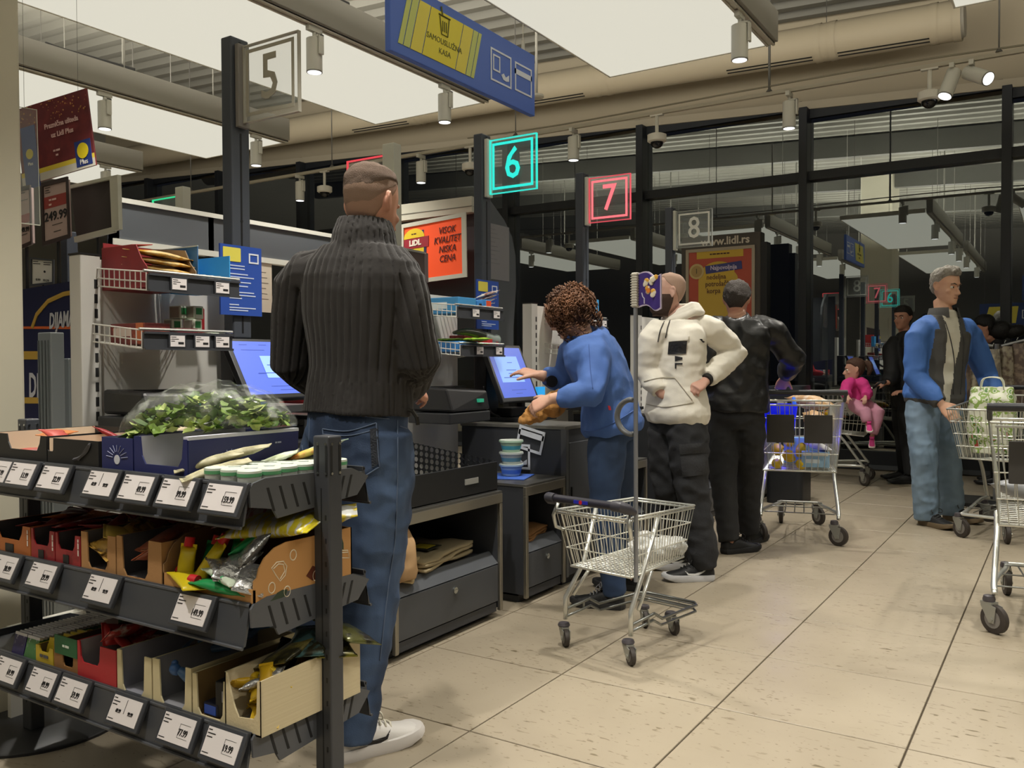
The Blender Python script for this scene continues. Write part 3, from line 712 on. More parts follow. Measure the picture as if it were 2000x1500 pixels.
th=M('#56647c',.8)
for pts,nm in (([(630,838),(680,842),(735,826)],'pocket_seam'),([(630,838),(634,885),(640,935)],'pocket_seam'),([(735,826),(738,880),(741,912)],'pocket_seam'),([(641,936),(690,940),(741,912)],'pocket_seam'),([(632,848),(682,851),(736,838)],'pocket_seam'),
  ([(776,820),(777,880),(776,950),(772,1050),(762,1120),(752,1200),(742,1290)],'side_seam'),([(605,808),(604,840),(603,880)],'yoke_seam'),([(582,822),(590,870),(600,925)],'pocket_seam'),([(590,802),(640,806),(700,812),(760,818)],'waist_seam'),([(780,832),(800,838),(816,836)],'front_pocket_seam')):
    seam(bj,pts,.0022,nm,jn,bs,th)
patch(bj,((722,838),(738,835),(741,905),(726,915)),'pocket_flash',jn,bs,M('#1d222c',.7,bump=(200,.5)),6,8,.003)
H0=n.H
hairshell(H0,'hair_fade',near,M('#957563',.9,bump=(500,.4)),bs,off=.0016,front=.08,side=.0,back=-.065,rough=.001,na=64,nl=16)
hairshell(H0,'hair_sides',near,M('#836b5b',.95,bump=(500,.5)),bs,off=.0024,front=.078,side=.03,back=-.025,rough=.001,na=64,nl=16)
hairshell(H0,'hair',near,M('#67564b',.95,bump=(400,.6)),bs,off=.0034,front=.076,side=.07,back=.03,rough=.003,na=64,nl=16,lift=lambda v:.010*max(0,min(1,(v.z-.05)/.05)))
shoe(near,(-1.79,1.93,0),22,bs,M('#d4d0cc',.45,bump=(90,.05)),M('#cfcac6',.5),.31,'trainer',lace=M('#d9d3c2',.7),swoosh=M('#1e1c1e',.5))
shoe(near,(-2.08,2.06,0),-4,bs,M('#d4d0cc',.45,bump=(90,.05)),M('#cfcac6',.5),.31,'trainer',lace=M('#d9d3c2',.7),swoosh=M('#1e1c1e',.5))
G().tube([Vector(W(x,y,d=2.60))-bs for x,y in ((797,800),(806,803),(814,815),(816,830))],.006,6).o('belt_clip',near,M('#3c3a36',.3,.6))
# ---------------------------------------------------------------- 2  woman in blue shirt bending to the screen
w=Human('curly haired woman in blue shirt bending over the self checkout screen',(-1.86,3.85),k=.95,fh=-100,fc=-104,
 pel=W(1197,838,d=4.20),nb=W(1134,652,d=4.20),mid=W(1180,742,d=4.20),hc=W(1108,608,d=4.19),hy=-108,hp=-28,
 shL=W(1162,683,d=4.08),shR=W(1122,676,d=4.36),elL=W(1157,768,d=3.95),elR=W(1108,745,d=4.46),wrL=W(1075,779,d=4.0),wrR=W(1050,732,d=4.40),
 hdL=Vector(W(1042,795,d=4.02))-Vector(W(1075,779,d=4.0)),hnL=(.1,-.75,.7),hdR=Vector(W(1010,722,d=4.44))-Vector(W(1050,732,d=4.40)),hnR=(0,-.35,.93),cuL=.5,cuR=.28,
 knL=W(1180,985,d=4.12),anL=W(1200,1128,d=4.16),knR=W(1212,965,d=4.45),anR=W(1236,1105,d=4.5))
wo=w.body(SKP,.0055,2,True,.9); bs=w.base
sh=w.top('shirt',M('#4a6aa8',.8,var=(6,'#4060a0',.3,.7),bump=(60,.12)),-.04,hi=.95,ex=.022,sl=(.078,.076,.07,.064,.056,.046),cuff=.8,size=.008,it=4,post=wrinkle(.013,(9,9,7),11),blouse=.02,collar=.3,label='blue cotton shirt with rolled sleeves')
w.pants('jeans',DEN('#263650','#33486a'),r=(.098,.09,.075,.07,.062,.058),hi=.2,ex=.012,size=.009,post=wrinkle(.006,(9,9,12),3),label='dark blue jeans')
bsh=bvh_of(sh)
seam(bsh,[(1150,672),(1153,720),(1158,760)],.0018,'armhole_seam',sh,bs,M('#3a5590',.8)); seam(bsh,[(1125,838),(1160,842),(1200,825),(1240,800)],.003,'hem_seam',sh,bs,M('#3f5c98',.8))
patch(bsh,((1187,792),(1192,793),(1194,801),(1189,801)),'red_tab',sh,bs,M('#d03848',.6),2,2,.003)
G().tube([Vector(W(1078,745,d=4.36))-bs,Vector(W(1074,745,d=4.40))-bs],.03,16).o('watch',wo,BLACK,auto=True)
g=G(); hh=w.H; rnd=random.Random(3)
for i in range(760):
    t=rnd.uniform(0,2*math.pi); ph=math.asin(rnd.uniform(-.72,1)); d=Vector((math.cos(ph)*math.cos(t),math.cos(ph)*math.sin(t),math.sin(ph)))
    if d.y>.8 and d.z<-.3: continue
    if d.z<-.2 and rnd.random()<.3: d=Vector((d.x,d.y,d.z-.5))
    c=Vector((d.x*.128,d.y*.135-.012,d.z*.122+.004)); e=c*rnd.uniform(.84,1.0)+Vector((0,-.01,0)); N=d.orthogonal().normalized(); B=d.cross(N); pts=[]; r_=rnd.uniform(.006,.011); L=rnd.uniform(.03,.055); tw=rnd.uniform(9,15); dr=Vector((rnd.uniform(-.3,.3),rnd.uniform(-.3,.3),-.75))
    for k in range(9): a=k/8*tw; pts.append(hh@(e+dr*L*(k/8-.4)+(N*math.cos(a)+B*math.sin(a))*r_))
    g.tube([p-bs for p in pts],[.0035]*8+[.0015],4)
hr=g.o('curly_hair',wo,M('#4f3220',.55,var=(9,'#7d5438',.4,.72),coat=.1),smooth=True)
g=G(); g.T=Matrix.Translation(-bs)@hh; g.ell((0,-.022,.012),(.108,.108,.108),20,14); g.o('hair_mass',wo,M('#43291a',.7,bump=(60,1)),smooth=True)
shoes(w,wo,-104,-98,M('#1b1c1e',.55,bump=(80,.2)),M('#2a2a2b',.6),.265,'shoe',lace=M('#84858a',.6))
# ---------------------------------------------------------------- 3  man in cream hoodie
m=Human('bald bearded man in cream hoodie and black cargo trousers, hand on hip',(-1.75,4.68),k=.955,fh=-150,fc=-146,
 pel=W(1322,822,d=4.80),nb=W(1323,618,d=4.79),hc=W(1305,573,d=4.77),hy=-122,hp=2,
 shL=W(1385,640,d=4.78),shR=W(1275,650,d=4.72),elL=W(1436,688,d=4.92),elR=W(1264,725,d=4.78),wrL=W(1378,744,d=4.66),wrR=W(1290,768,d=4.70),
 hdL=Vector(W(1354,760,d=4.60))-Vector(W(1378,744,d=4.66)),hnL=(.2,-.8,.5),hdR=(.65,.35,-.25),hnR=(.3,-.9,0),cuL=.6,
 knL=W(1350,950,d=4.70),anL=W(1376,1082,d=4.70),knR=W(1306,950,d=4.86),anR=W(1338,1062,d=5.0))
mo=m.body(M('#c9a391',.5,var=(9,'#bd8c7c',.35,.7)),.0055,2); bs=m.base
CR=M('#e4dfd3',.9,bump=(200,.08))
hd=m.top('hoodie',CR,-.02,hi=.96,ex=.019,sl=(.079,.078,.073,.07,.066,.05),cuff=.93,size=.008,it=4,post=wrinkle(.0065,(9,9,14),21),blouse=.035,label='cream pullover hoodie with black chest pocket')
cg_=m.pants('cargo_trousers',M('#26272a',.85,bump=(120,.15)),r=(.118,.11,.098,.09,.086,.07),hi=.12,ex=.016,size=.009,post=wrinkle(.012,(9,9,11),8),label='black cargo trousers')
bct=bvh_of(cg_); CGM=M('#2c2d30',.8,bump=(90,.3))
patch(bct,((1326,868),(1383,864),(1385,884),(1328,888)),'cargo_pocket_flap',cg_,bs,CGM,6,4,.014); patch(bct,((1328,886),(1382,883),(1386,926),(1333,932)),'cargo_pocket',cg_,bs,CGM,6,6,.008)
bh=bvh_of(hd)
g=G(); hb=m.H@Vector((0,-.03,-.125)); n0=Vector(m.nb)
for k in range(3):
    pts=[]
    for i in range(15):
        a=2*math.pi*i/14; f=m.fcv; r_=f.cross(Z_); pts.append(n0+Vector((0,0,.02+.018*k))-f*.035+(r_*math.cos(a)*(.105-.012*k)+f*math.sin(a)*(.098-.012*k))+Vector((0,0,-.045*max(0,math.sin(a))))-bs)
    g.tube(pts[:-1],.022,8,closed=True)
vox(g,'hood',.006,4,CR,hd,None)
patch(bh,((1306,668),(1342,666),(1340,691),(1304,692)),'chest_pocket',hd,bs,M('#1f1f21',.45,bump=(60,.5)),6,6,.006,'black chest pocket')
patch(bh,((1305,656),(1346,653),(1344,664),(1306,667)),'pocket_flap',hd,bs,CR,6,4,.01)
patch(bh,((1366,662),(1371,662),(1389,680),(1384,681)),'sleeve_flash',hd,bs,M('#26262a',.5),5,3,.004)
for c4 in (((1318,695),(1333,698),(1333,701),(1318,704)),((1318,702),(1333,699),(1333,702),(1318,706)),((1326,697),(1328,697.3),(1328,703),(1326,703.3)),((1318,709),(1333,709),(1333,712),(1318,712)),((1318,712),(1321,712),(1321,720),(1318,720))): patch(bh,c4,'lettering',hd,bs,M('#232325',.6),3,3,.004)
for pts in ([(1325,629),(1334,630)],[(1327,630),(1326,639)],[(1333,630),(1334,639)],[(1323,640),(1336,640)]): seam(bh,pts,.0022,'emblem',hd,bs,M('#6a675f',.7),2)
seam(bh,[(1300,622),(1290,645),(1285,668)],.0035,'drawstring',hd,bs,M('#3c3a38',.6)); seam(bh,[(1311,620),(1304,640),(1300,660)],.0035,'drawstring',hd,bs,M('#3c3a38',.6))
for pts in ([(1258,745),(1290,738),(1318,738)],[(1318,738),(1335,760),(1352,782)],[(1258,788),(1300,795),(1355,786)]): seam(bh,pts,.003,'pocket_seam',hd,bs,M('#aaa494',.9))
Hm=m.H
hairshell(Hm,'stubble_hair',mo,M('#a88c7b',.9),bs,off=.0015,front=.088,side=.03,back=-.05,rough=.001)
g=G(); rs=[]
for i in range(9):
    z=-.135+.125*i/8; ring=[]
    for jx in range(25):
        a=R(-102+204*jx/24); w_,f,b=skull(max(z,-.12)); x=math.sin(a)*w_; y=math.cos(a)*(f if math.cos(a)>0 else b)
        top=-.045 if abs(math.degrees(a))<45 else -.01; o=.013*max(0,min(1,(top-z)/.03+.3)) if z<top+.03 else -.006
        v=Vector((x,y,z)); nn=Vector((x,y,0)).normalized(); ring.append(Hm@(v+nn*(o+.004*noise.noise(v*80)))-bs)
    rs.append(ring)
g.rings(rs,cap=False,close=False); g.o('beard',mo,M('#3d2a1f',.8,bump=(300,.6)),smooth=True)
brows(Hm,bs,mo,M('#3d2a1f',.8)); eyes(Hm,bs,mo)
pw=Vector(m.wrL); dw=(Vector(m.elL)-pw).normalized(); G().tube([pw-bs+dw*.0,pw-bs+dw*.045],.034,16).o('wristwatch',mo,BLACK,auto=True)
TR=M('#1d1e20',.55,bump=(90,.2))
shoes(m,mo,-128,-140,TR,M('#c9c9cc',.5),.285,'trainer',lace=BLACK,swoosh=M('#d8d8d8',.5))
# ---------------------------------------------------------------- 4  man in black jacket, seen from behind
b=Human('dark haired man in black bomber jacket seen from behind at the checkout',(-1.76,5.38),k=.97,fh=-8,fc=-6,
 pel=W(1437,815,d=5.50),nb=W(1440,618,d=5.48),hc=W(1439,588,d=5.52),hy=-12,hp=-26,
 shL=W(1390,642,d=5.42),shR=W(1500,640,d=5.50),elL=W(1384,735,d=5.45),elR=W(1550,702,d=5.58),wrL=W(1400,770,d=5.7),wrR=W(1533,735,d=5.74),
 hdL=(.3,.9,.1),hnL=(-.8,.3,.3),hdR=Vector(W(1524,758,d=5.78))-Vector(W(1533,735,d=5.74)),hnR=(.3,-.9,.1),
 knL=W(1413,940,d=5.42),anL=W(1424,1050,d=5.36),knR=W(1463,930,d=5.56),anR=W(1462,1035,d=5.62))
bo=b.body(SK,.007,2); bs=b.base
b.top('bomber_jacket',M('#1d1d1e',.42,bump=(40,.2)),.06,hi=.965,ex=.026,sl=(.09,.086,.08,.074,.068,.05),cuff=.96,size=.009,it=3,post=wrinkle(.014,(8,8,8),31),blouse=.03,collar=.35,label='glossy black bomber jacket')
b.pants('jeans',DEN('#1c1d1f','#2c2c2e'),r=(.105,.098,.082,.076,.07,.066),hi=.2,ex=.014,size=.01,post=wrinkle(.008,(9,9,12),33),label='washed black jeans')
hairshell(b.H,'hair',bo,M('#3a332e',.7,bump=(200,.8)),bs,off=.016,front=.06,side=.0,back=-.07,rough=.010,na=64,nl=16)
shoes(b,bo,35,10,M('#171718',.5),M('#1e1e1f',.6),.28,'shoe',lace=BLACK)
# ---------------------------------------------------------------- 5  grey haired man in blue jacket
u=Human('grey haired man in blue and charcoal softshell jacket with light jeans',(-.76,6.93),k=1.07,fh=138,fc=134,
 pel=W(1824,782,d=6.32),nb=W(1843,614,d=6.30),hc=W(1847,560,d=6.30),hy=122,hp=-6,
 shL=W(1890,644,d=6.38),shR=W(1793,646,d=6.22),elL=W(1928,735,d=6.42),elR=W(1787,735,d=6.20),wrL=W(1952,792,d=6.22),wrR=W(1838,788,d=6.05),
 hdL=(.3,-.5,-.6),hnL=(.6,-.3,.6),hdR=Vector(W(1866,818,d=5.98))-Vector(W(1838,788,d=6.05)),hnR=(-.1,-.75,.62),cuR=.15,
 knL=W(1850,890,d=6.40),anL=W(1858,1000,d=6.46),knR=W(1804,890,d=6.22),anR=W(1810,1003,d=6.26))
uo=u.body(SKT,.006,2); bs=u.base
BL=M('#3f68ac',.7,bump=(60,.1)); CH_=M('#4b4a48',.8,bump=(120,.1))
u.top('tee_shirt',M('#c9c5b6',.8),.1,hi=1.0,ex=.006,sides='',size=.008,it=3,post=wrinkle(.004,(9,9,5),41),collar=.12,label='off-white crew neck shirt')
jk=u.top('softshell_jacket',BL,-.05,hi=.97,ex=.024,sl=(.078,.077,.073,.069,.064,.05),cuff=.97,size=.008,it=3,post=wrinkle(.010,(8,8,6),43),blouse=.02,label='blue softshell jacket with charcoal body')
# open front: charcoal body panels and a pale strip of shirt
me=jk.data; me.materials.append(CH_); me.materials.append(M('#c9c5b6',.8))
fcv=u.fcv; rc=fcv.cross(Z_); c0=np.array(Vector(u.pel)); ax=np.array(Vector(u.nb))-c0; L=np.linalg.norm(ax)
for p in me.polygons:
    c=np.array(p.center)+np.array(bs); t=(c-c0)@ax/L/L; v=c-c0-ax*t; f=v@np.array(fcv); s_=v@np.array(rc)
    hz=t*L
    g1=.03+.035*max(0,t-.1); k1=s_-.018
    if f>.03 and -.1<t<1.1 and abs(k1)<g1: p.material_index=2
    elif (f>.0 and abs(s_)<.15 and t<.84-.25*abs(s_)) or (f>.03 and abs(k1)<g1+.05): p.material_index=1
    elif t<-.0 and abs(s_)<.24: p.material_index=1
bjk=bvh_of(jk)
seam(bjk,[(1846,628),(1857,665),(1864,710),(1862,770)],.004,'zip',jk,bs,M('#3a3a3a',.5)); seam(bjk,[(1876,630),(1882,670),(1880,720),(1876,770)],.004,'zip',jk,bs,M('#3a3a3a',.5))
u.pants('jeans',DEN('#667b8f','#8399ae'),r=(.108,.1,.088,.084,.084,.084),hi=.13,ex=.014,hem=-.12,size=.009,post=wrinkle(.008,(8,8,12),45),label='light blue jeans')
# collar wings
for s in(-1,1):
    g=G(); pts=[]
    for i in range(7):
        a=R(20+130*i/6)*s; p=Vector(u.nb)+Vector((0,0,.0))+fcv*math.cos(a)*.085+rc*math.sin(a)*.085-bs; pts.append(p)
    g.rings([[p+Vector((0,0,-.03)) for p in pts],[p*1.0+Vector((0,0,.045)) for p in pts],[p+Vector((0,0,.045))+(p-(Vector(u.nb)-bs)).normalized()*.012 for p in pts],[p+Vector((0,0,-.03))+(p-(Vector(u.nb)-bs)).normalized()*.03 for p in pts]],cap=False,close=False); g.o('jacket_collar',jk,CH_,smooth=True)
Hu=u.H
hairshell(Hu,'grey_hair',uo,M('#a5a097',.7,var=(40,'#716b62',.4,.7),bump=(200,.8)),bs,off=.012,front=.072,side=.015,back=-.06,rough=.010,na=64,nl=16,lift=lambda v:.028*max(0,min(1,(v.z-.06)/.04))*max(0,min(1,(v.y+.03)/.08)))
brows(Hu,bs,uo,M('#4a3f36',.8)); eyes(Hu,bs,uo)
g=G(); g.T=Matrix.Translation(-bs)@Hu; g.tube([(-.024,.091,-.074),(0,.097,-.0735),(.024,.091,-.075)],.0022,5); g.o('mouth_line',uo,M('#7a4238',.6),smooth=True)
shoes(u,uo,122,128,M('#222325',.6,bump=(60,.3)),M('#6f5f48',.7),.30,'trainer',lace=M('#3a3a38',.6))
# ---------------------------------------------------------------- 6  small child in pink in the trolley seat
c=Human('small child in pink jacket and leggings riding in the trolley seat',(-1.78,8.75),k=.56,lift=1,fh=150,fc=170,
 pel=W(1676,785,d=8.2),nb=W(1672,744,d=8.2),hc=W(1669,722,d=8.2),hy=-108,hp=0,hk=1.62,
 shL=W(1684,748,d=8.12),shR=W(1658,748,d=8.14),elL=W(1694,768,d=8.08),elR=W(1650,764,d=8.08),wrL=W(1690,775,d=7.98),wrR=W(1656,774,d=7.98),
 hdL=(0,-.5,-.5),hnL=(0,-.5,.8),hdR=(0,-.5,-.5),hnR=(0,-.5,.8),
 knL=W(1716,806,d=8.0),anL=W(1704,848,d=8.0),knR=W(1690,806,d=7.96),anR=W(1694,825,d=7.94))
co=c.body(SKP,.006,2,True); bs=c.base
c.top('pink_jacket',M('#c8347f',.8,bump=(80,.2)),.0,hi=1.0,ex=.012,sl=(.1,.098,.094,.09,.085,.07),size=.007,it=3,post=wrinkle(.006,(14,14,14),51),blouse=.02,collar=.4)
c.pants('leggings',M('#c98fa4',.85),r=(.115,.11,.1,.095,.085,.075),hi=.2,ex=.012,hem=.0,size=.007,it=3,post=wrinkle(.003,(14,14,14),52))
hairshell(c.H,'hair',co,M('#4a3326',.7,bump=(120,.6)),bs,off=.010,front=.06,side=.02,back=-.09,rough=.004)
g=G(); g.T=Matrix.Translation(-bs)@c.H; g.tube(catmull([(0,-.09,.07),(0,-.135,.06),(0,-.15,.0),(0,-.13,-.06)],3),[.02,.025,.032,.035,.036,.034,.03,.024,.02,.012],8); g.o('ponytail',co,M('#4a3326',.7,bump=(120,.6)),smooth=True)
eyes(c.H,bs,co)
for p,y in ((W(1703,866,d=8.0),170),(W(1697,836,d=7.92),165)): shoe(co,(p.x,p.y,p.z),y,bs,M('#cf3f86',.7),M('#d9c9c4',.6),.16,'shoe',pitch=-25)
# ---------------------------------------------------------------- 7-9  people at the back
d=Human('dark haired man in black coat pushing the trolley with the child',(-1.30,9.0),k=.96,fh=-120,fc=-130,
 pel=W(1768,785,d=8.6),nb=W(1768,655,d=8.6),hc=W(1763,621,d=8.6),hy=-160,hp=0,
 shL=W(1780,668,d=8.4),shR=W(1742,672,d=8.6),elL=W(1778,730,d=8.5),elR=W(1742,735,d=8.5),wrL=W(1768,765,d=8.4),wrR=W(1733,748,d=8.4),
 hdL=(-.5,-.5,0),hnL=(0,0,1),hdR=(-.7,-.2,-.1),hnR=(0,-.3,.9),
 knL=W(1775,860,d=8.5),anL=W(1780,935,d=8.4),knR=W(1765,860,d=8.7),anR=W(1768,935,d=8.7))
do=d.body(SK,.009,2); bs=d.base
d.top('black_coat',M('#17181a',.7),-.25,hi=.97,ex=.022,sl=(.09,.086,.08,.076,.07,.05),size=.011,it=3,post=wrinkle(.008),collar=.4,rows=trows(-.1,.97,12))
d.pants('trousers',M('#141517',.8),size=.011,it=3)
hairshell(d.H,'hair',do,M('#1c1815',.7,bump=(120,.6)),bs,off=.014,front=.055,side=.0,back=-.07,rough=.006); brows(d.H,bs,do,M('#1c1815',.8)); eyes(d.H,bs,do)
shoes(d,do,-120,-110,BLACK,BLACK,.28,'shoe')
e=Human('black haired woman with covered hair, half hidden behind the blue jacketed man',(-.10,10.0-.75),k=.92,fh=-80,fc=-80,
 pel=W(1945,800,d=8.3),nb=W(1945,668,d=8.3),hc=W(1922,640,d=8.3),hy=-100,hp=-12,
 shL=W(1945,690,d=8.1),shR=W(1955,690,d=8.5),elL=W(1935,745,d=8.05),elR=W(1945,745,d=8.5),wrL=W(1915,775,d=8.1),wrR=W(1915,775,d=8.5),
 hdL=(-.8,0,0),hnL=(0,0,1),hdR=(-.8,0,0),hnR=(0,0,1),
 knL=W(1945,870,d=8.25),anL=W(1950,945,d=8.25),knR=W(1950,870,d=8.5),anR=W(1955,940,d=8.5))
eo=e.body(SK,.009,2,True); bs=e.base
e.top('dark_coat',M('#15161a',.8),-.1,hi=.97,ex=.022,size=.011,it=3,post=wrinkle(.008),collar=.5); e.pants('trousers',M('#141517',.8),size=.011,it=3)
hairshell(e.H,'black_hair',eo,M('#0f0e10',.55,bump=(120,.6)),bs,off=.022,front=.04,side=-.01,back=-.1,rough=.008)
g=G(); g.T=Matrix.Translation(-bs)@e.H; g.ell((0,-.14,-.06),(.10,.12,.10),16,10); g.ell((0,-.26,-.1),(.09,.12,.07),16,10); g.o('hair_bun',eo,M('#0f0e10',.55,bump=(60,.8)),smooth=True)
shoes(e,eo,-90,-95,BLACK,BLACK,.25,'shoe')
k_=Human('cashier in red waistcoat sitting behind the blue information board',(-3.9,5.0),k=.92,fh=120,fc=120,
 pel=(-4.12,3.98,.72),nb=(-4.12,3.98,1.29),hc=(-4.10,3.96,1.42),hy=110,hp=-10,
 shL=(-4.03,4.12,1.22),shR=(-4.20,3.83,1.22),elL=(-3.92,4.15,1.0),elR=(-4.08,3.80,1.0),wrL=(-3.78,3.98,.98),wrR=(-3.90,3.78,.98),
 hdL=(.8,-.4,0),hnL=(0,0,1),hdR=(.8,-.3,0),hnR=(0,0,1),knL=(-3.75,3.9,.72),anL=(-3.75,3.9,.10),knR=(-3.85,3.72,.72),anR=(-3.85,3.72,.10))
ko=k_.body(SKP,.009,2,True); bs=k_.base
k_.top('red_waistcoat',M('#b02a35',.8),.0,hi=.97,ex=.02,size=.011,it=3,collar=.2); k_.pants('trousers',M('#17181c',.8),size=.011,it=3)
hairshell(k_.H,'hair',ko,M('#1d1714',.6),bs,off=.02,front=.05,side=-.03,back=-.11)
shoes(k_,ko,120,120,BLACK,BLACK,.25,'shoe')
# ================================================================ SELF CHECKOUT ROW (runs along y, customers on the +x side)
KD=M('#3a3c41',.45,bump=(200,.03)); KL=M('#4b4d51',.42); TRIM=M('#a39e92',.32,.85); KIN=M('#222325',.6)
XB,XF=-2.92,-2.22
def lane_sign(num, y, lit, label, posttop=2.48):
    r=root('lane_number_sign',label,'sign',(0,y,0))
    G().bb(-2.87,-.045,1.279,-2.81,.045,posttop).o('post',r,M('#42464e',.4),bev=.006)
    g=G()
    for z in (2.46,2.2,1.75,1.4): g.cyl((-2.81,0,z),(-2.807,0,z),.006,n=8)
    g.bb(-2.812,-.004,1.3,-2.8085,.004,2.1); g.o('slot',r,BLACK)
    G().bb(-2.808,-.028,2.12,-2.785,.028,2.45).o('clamp',r,M('#c9c9bd',.4) if lit!='grey' else M('#7c7874',.4),bev=.004)
    pl=G().bb(-2.785,-.007,2.135,-2.473,.007,2.442).o('acrylic_plate',r,ACR)
    C={'cyan':'#28d8cc','red':'#f0727c','white':'#d9d8cf','grey':'#9c988a'}[lit]
    mt=M(C,.5,emit=1.0) if lit in('cyan','red') else M(C,.5)
    g=G(); o=(-2.629,-.0075,2.2885); frame(g,.27,.262,.014,o,X_,Z_,(0,-.002,0)); g.o('border',pl,mt)
    g=G(); frame(g,.312,.307,.005,(-2.629,-.0075,2.2885),X_,Z_,(0,.015,0)); g.o('edge_glow',pl,M({'cyan':'#35e8da','red':'#d84e5c','white':'#9a9c98','grey':'#a5a195'}[lit],.4,emit=.7 if lit in('cyan','red') else 0))
    t=text(num,(-2.629,-.009,2.2885),X_,Z_,.182,pl,mt,sx=.9,ext=.0015,bold=.0015); t.name='numeral'
    return r
ACR=M('#c8d0cc',.05,alpha=.13,spec=.6)
lane_sign('5',2.375,'grey','unlit clear lane sign with a pale 5 on the nearest dark post')
lane_sign('6',4.128,'cyan','glowing turquoise lane sign with a 6 on dark post')
lane_sign('7',5.342,'red','glowing red lane sign with a 7 on dark post')
lane_sign('8',6.92,'white','unlit clear lane sign with a white 8 on the farthest post')

def back_panel(y0,y1,label,z1=1.56):
    r=root('divider_panel',label,'panel',(XB,0,0),group=None)
    G().bb(-.03,y0+.07,.0,0,y1,z1-.01).o('board',r,PANELW,bev=.002)
    G().bb(-.05,y0,0,.02,y0+.075,z1).o('upright',r,M('#b9b7b2',.45),bev=.004)
    G().bb(-.052,y0-.002,z1,.022,y0+.078,z1+.006).o('upright_cap',r,BLACK)
    g=G(); z=z1-.1
    while z>.35: g.bb(.0195,y0+.05,z-.016,.0215,y0+.062,z+.016); z-=.052
    g.o('slots',r,M('#1b1b1c',.7),kind='stuff')
    G().bb(-.02,y0-.25 if y0<2 else y0,.0,.0,y1-.1,.30).bb(-.02,y0-.25,.28,.025,y1-.1,.315).o('base_ledge',r,M('#cfccc2',.5))
    return r
back_panel(1.747,2.376,'white slotted divider panel beside the first checkout, behind the salad bag')
back_panel(2.95,3.99,'white slotted divider panel behind the bagging tray, left of the bending woman')
back_panel(4.765,5.28,'white slotted divider panel just left of the curly haired woman')
back_panel(6.40,6.86,'white slotted divider panel behind the flag pole and hoodie man')
def low_cab(y0,y1,label,z1=.585,niche=(.30,.545),lock=True):
    r=root('packing_cabinet',label,'cabinet',(XF,(y0+y1)/2,0)); h=(y1-y0)/2; d=XB+.035-XF
    G().bb(d,-h,.045,0,-h+.02,z1-.01).bb(d,h-.02,.045,0,h,z1-.01).bb(d,-h+.02,.045,d+.02,h-.02,z1-.01).bb(d+.02,-h+.02,niche[0]-.035,-.06,h-.02,niche[0]-.02).bb(d,-h+.02,.03,-.02,h-.02,.05).o('carcass',r,KD)
    G().bb(d-.005,-h-.004,z1-.012,.012,h+.004,z1).o('worktop',r,M('#5b5a57',.35,.3))
    g=G().bb(-.005,-h-.006,z1-.055,.014,h+.006,z1-.01); g.bb(-.005,h-.016,.03,.014,h+.006,z1-.055); g.bb(-.005,-h-.006,.03,.014,-h+.016,z1-.055); g.o('steel_edging',r,TRIM,bev=.003)
    d1=G().bb(-.03,-h+.02,.075,.004,h-.02,niche[0]-.055).o('drawer',r,KL,bev=.003)
    G().hexa([(-.03,-h+.02,niche[0]-.05),(.004,-h+.02,niche[0]-.05),(.004,h-.02,niche[0]-.05),(-.03,h-.02,niche[0]-.05),(-.055,-h+.02,niche[0]+.0),(-.045,-h+.02,niche[0]+.0),(-.045,h-.02,niche[0]),(-.055,h-.02,niche[0])]).o('drawer_lip',d1,M('#55585d',.4))
    if lock: G().cyl((.004,.02,niche[0]-.1),(.011,.02,niche[0]-.1),.014,n=16).bb(.011,.008,niche[0]-.103,.013,.032,niche[0]-.097).o('lock',d1,CHROME)
    G().bb(d+.05,-h+.02,.0,-.05,h-.02,.045).o('plinth',r,KD); G().bb(-.03,-h+.03,.03,.0,h-.03,.07).o('kick_rail',r,KD)
    return r
low_cab(2.60,3.355,'dark packing cabinet with steel edges and open bag compartment below the perforated tray')
low_cab(3.575,3.955,'small dark cabinet with open compartment of brown paper, tubs on top')
low_cab(4.34,5.0,'dark packing cabinet behind the bending woman',lock=False)
low_cab(5.62,6.3,'dark packing cabinet behind the man in the cream hoodie',lock=False)
low_cab(7.2,7.8,'farthest dark packing cabinet behind the man in black jacket',lock=False)
def pedestal(y0,y1,label,z1=.845):
    r=root('checkout_pedestal',label,'checkout',(XF,y0,0)); L=y1-y0; d=XB+.035-XF
    G().bb(d,0,.05,0,L,z1-.02).o('body',r,KD,bev=.004)
    G().bb(d-.005,-.006,z1-.02,.008,L+.004,z1).o('worktop',r,M('#77756f',.35,.5),bev=.003)
    G().bb(-.02,-.004,.05,.012,.022,z1-.02).o('steel_edging',r,M('#6a6b6c',.35,.5))
    G().bb(0,.04,.12,.006,L-.02,z1-.09).o('door',r,M('#46484c',.42),bev=.003); G().bb(.006,.055,.46,.012,.065,.52).o('door_handle',r,BLACK)
    G().bb(d+.03,.02,0,-.03,L-.02,.05).o('plinth',r,KIN)
    return r
pA=pedestal(2.30,2.585,'slim dark checkout pedestal beside the man in ribbed sweater')
G().bb(.006,.17,.27,.0075,.262,.335).o('paper_label',pA,M('#cfc7b8',.6)); G().cyl((.006,.215,.235),(.014,.215,.235),.014,n=16).o('lock',pA,CHROME)
pB=pedestal(3.975,4.32,'dark checkout pedestal with white card and banknote icons on its side')
n_=(0,-.0065,0)
u,v=Vector((.975,0,-.225)),Vector((.225,0,.975))
g=G(); o=(-.205,-.007,.765); frame(g,.165,.125,.014,o,u,v,(0,-.003,0)); g.prism([(-.08,.012),(.08,.012),(.08,.04),(-.08,.04)],o,u,v,(0,-.003,0)); g.o('card_icon',pB,WI)
ic=note_icon('banknote_icon',(-.29,-.007,.672),X_,Z_,.165,.135,pB,WI,.012)
ic.data.transform(Matrix.Identity(4))
pC=pedestal(5.29,5.58,'dark checkout pedestal under the red lane sign'); pD=pedestal(6.86,7.16,'dark checkout pedestal under the unlit 8 sign')
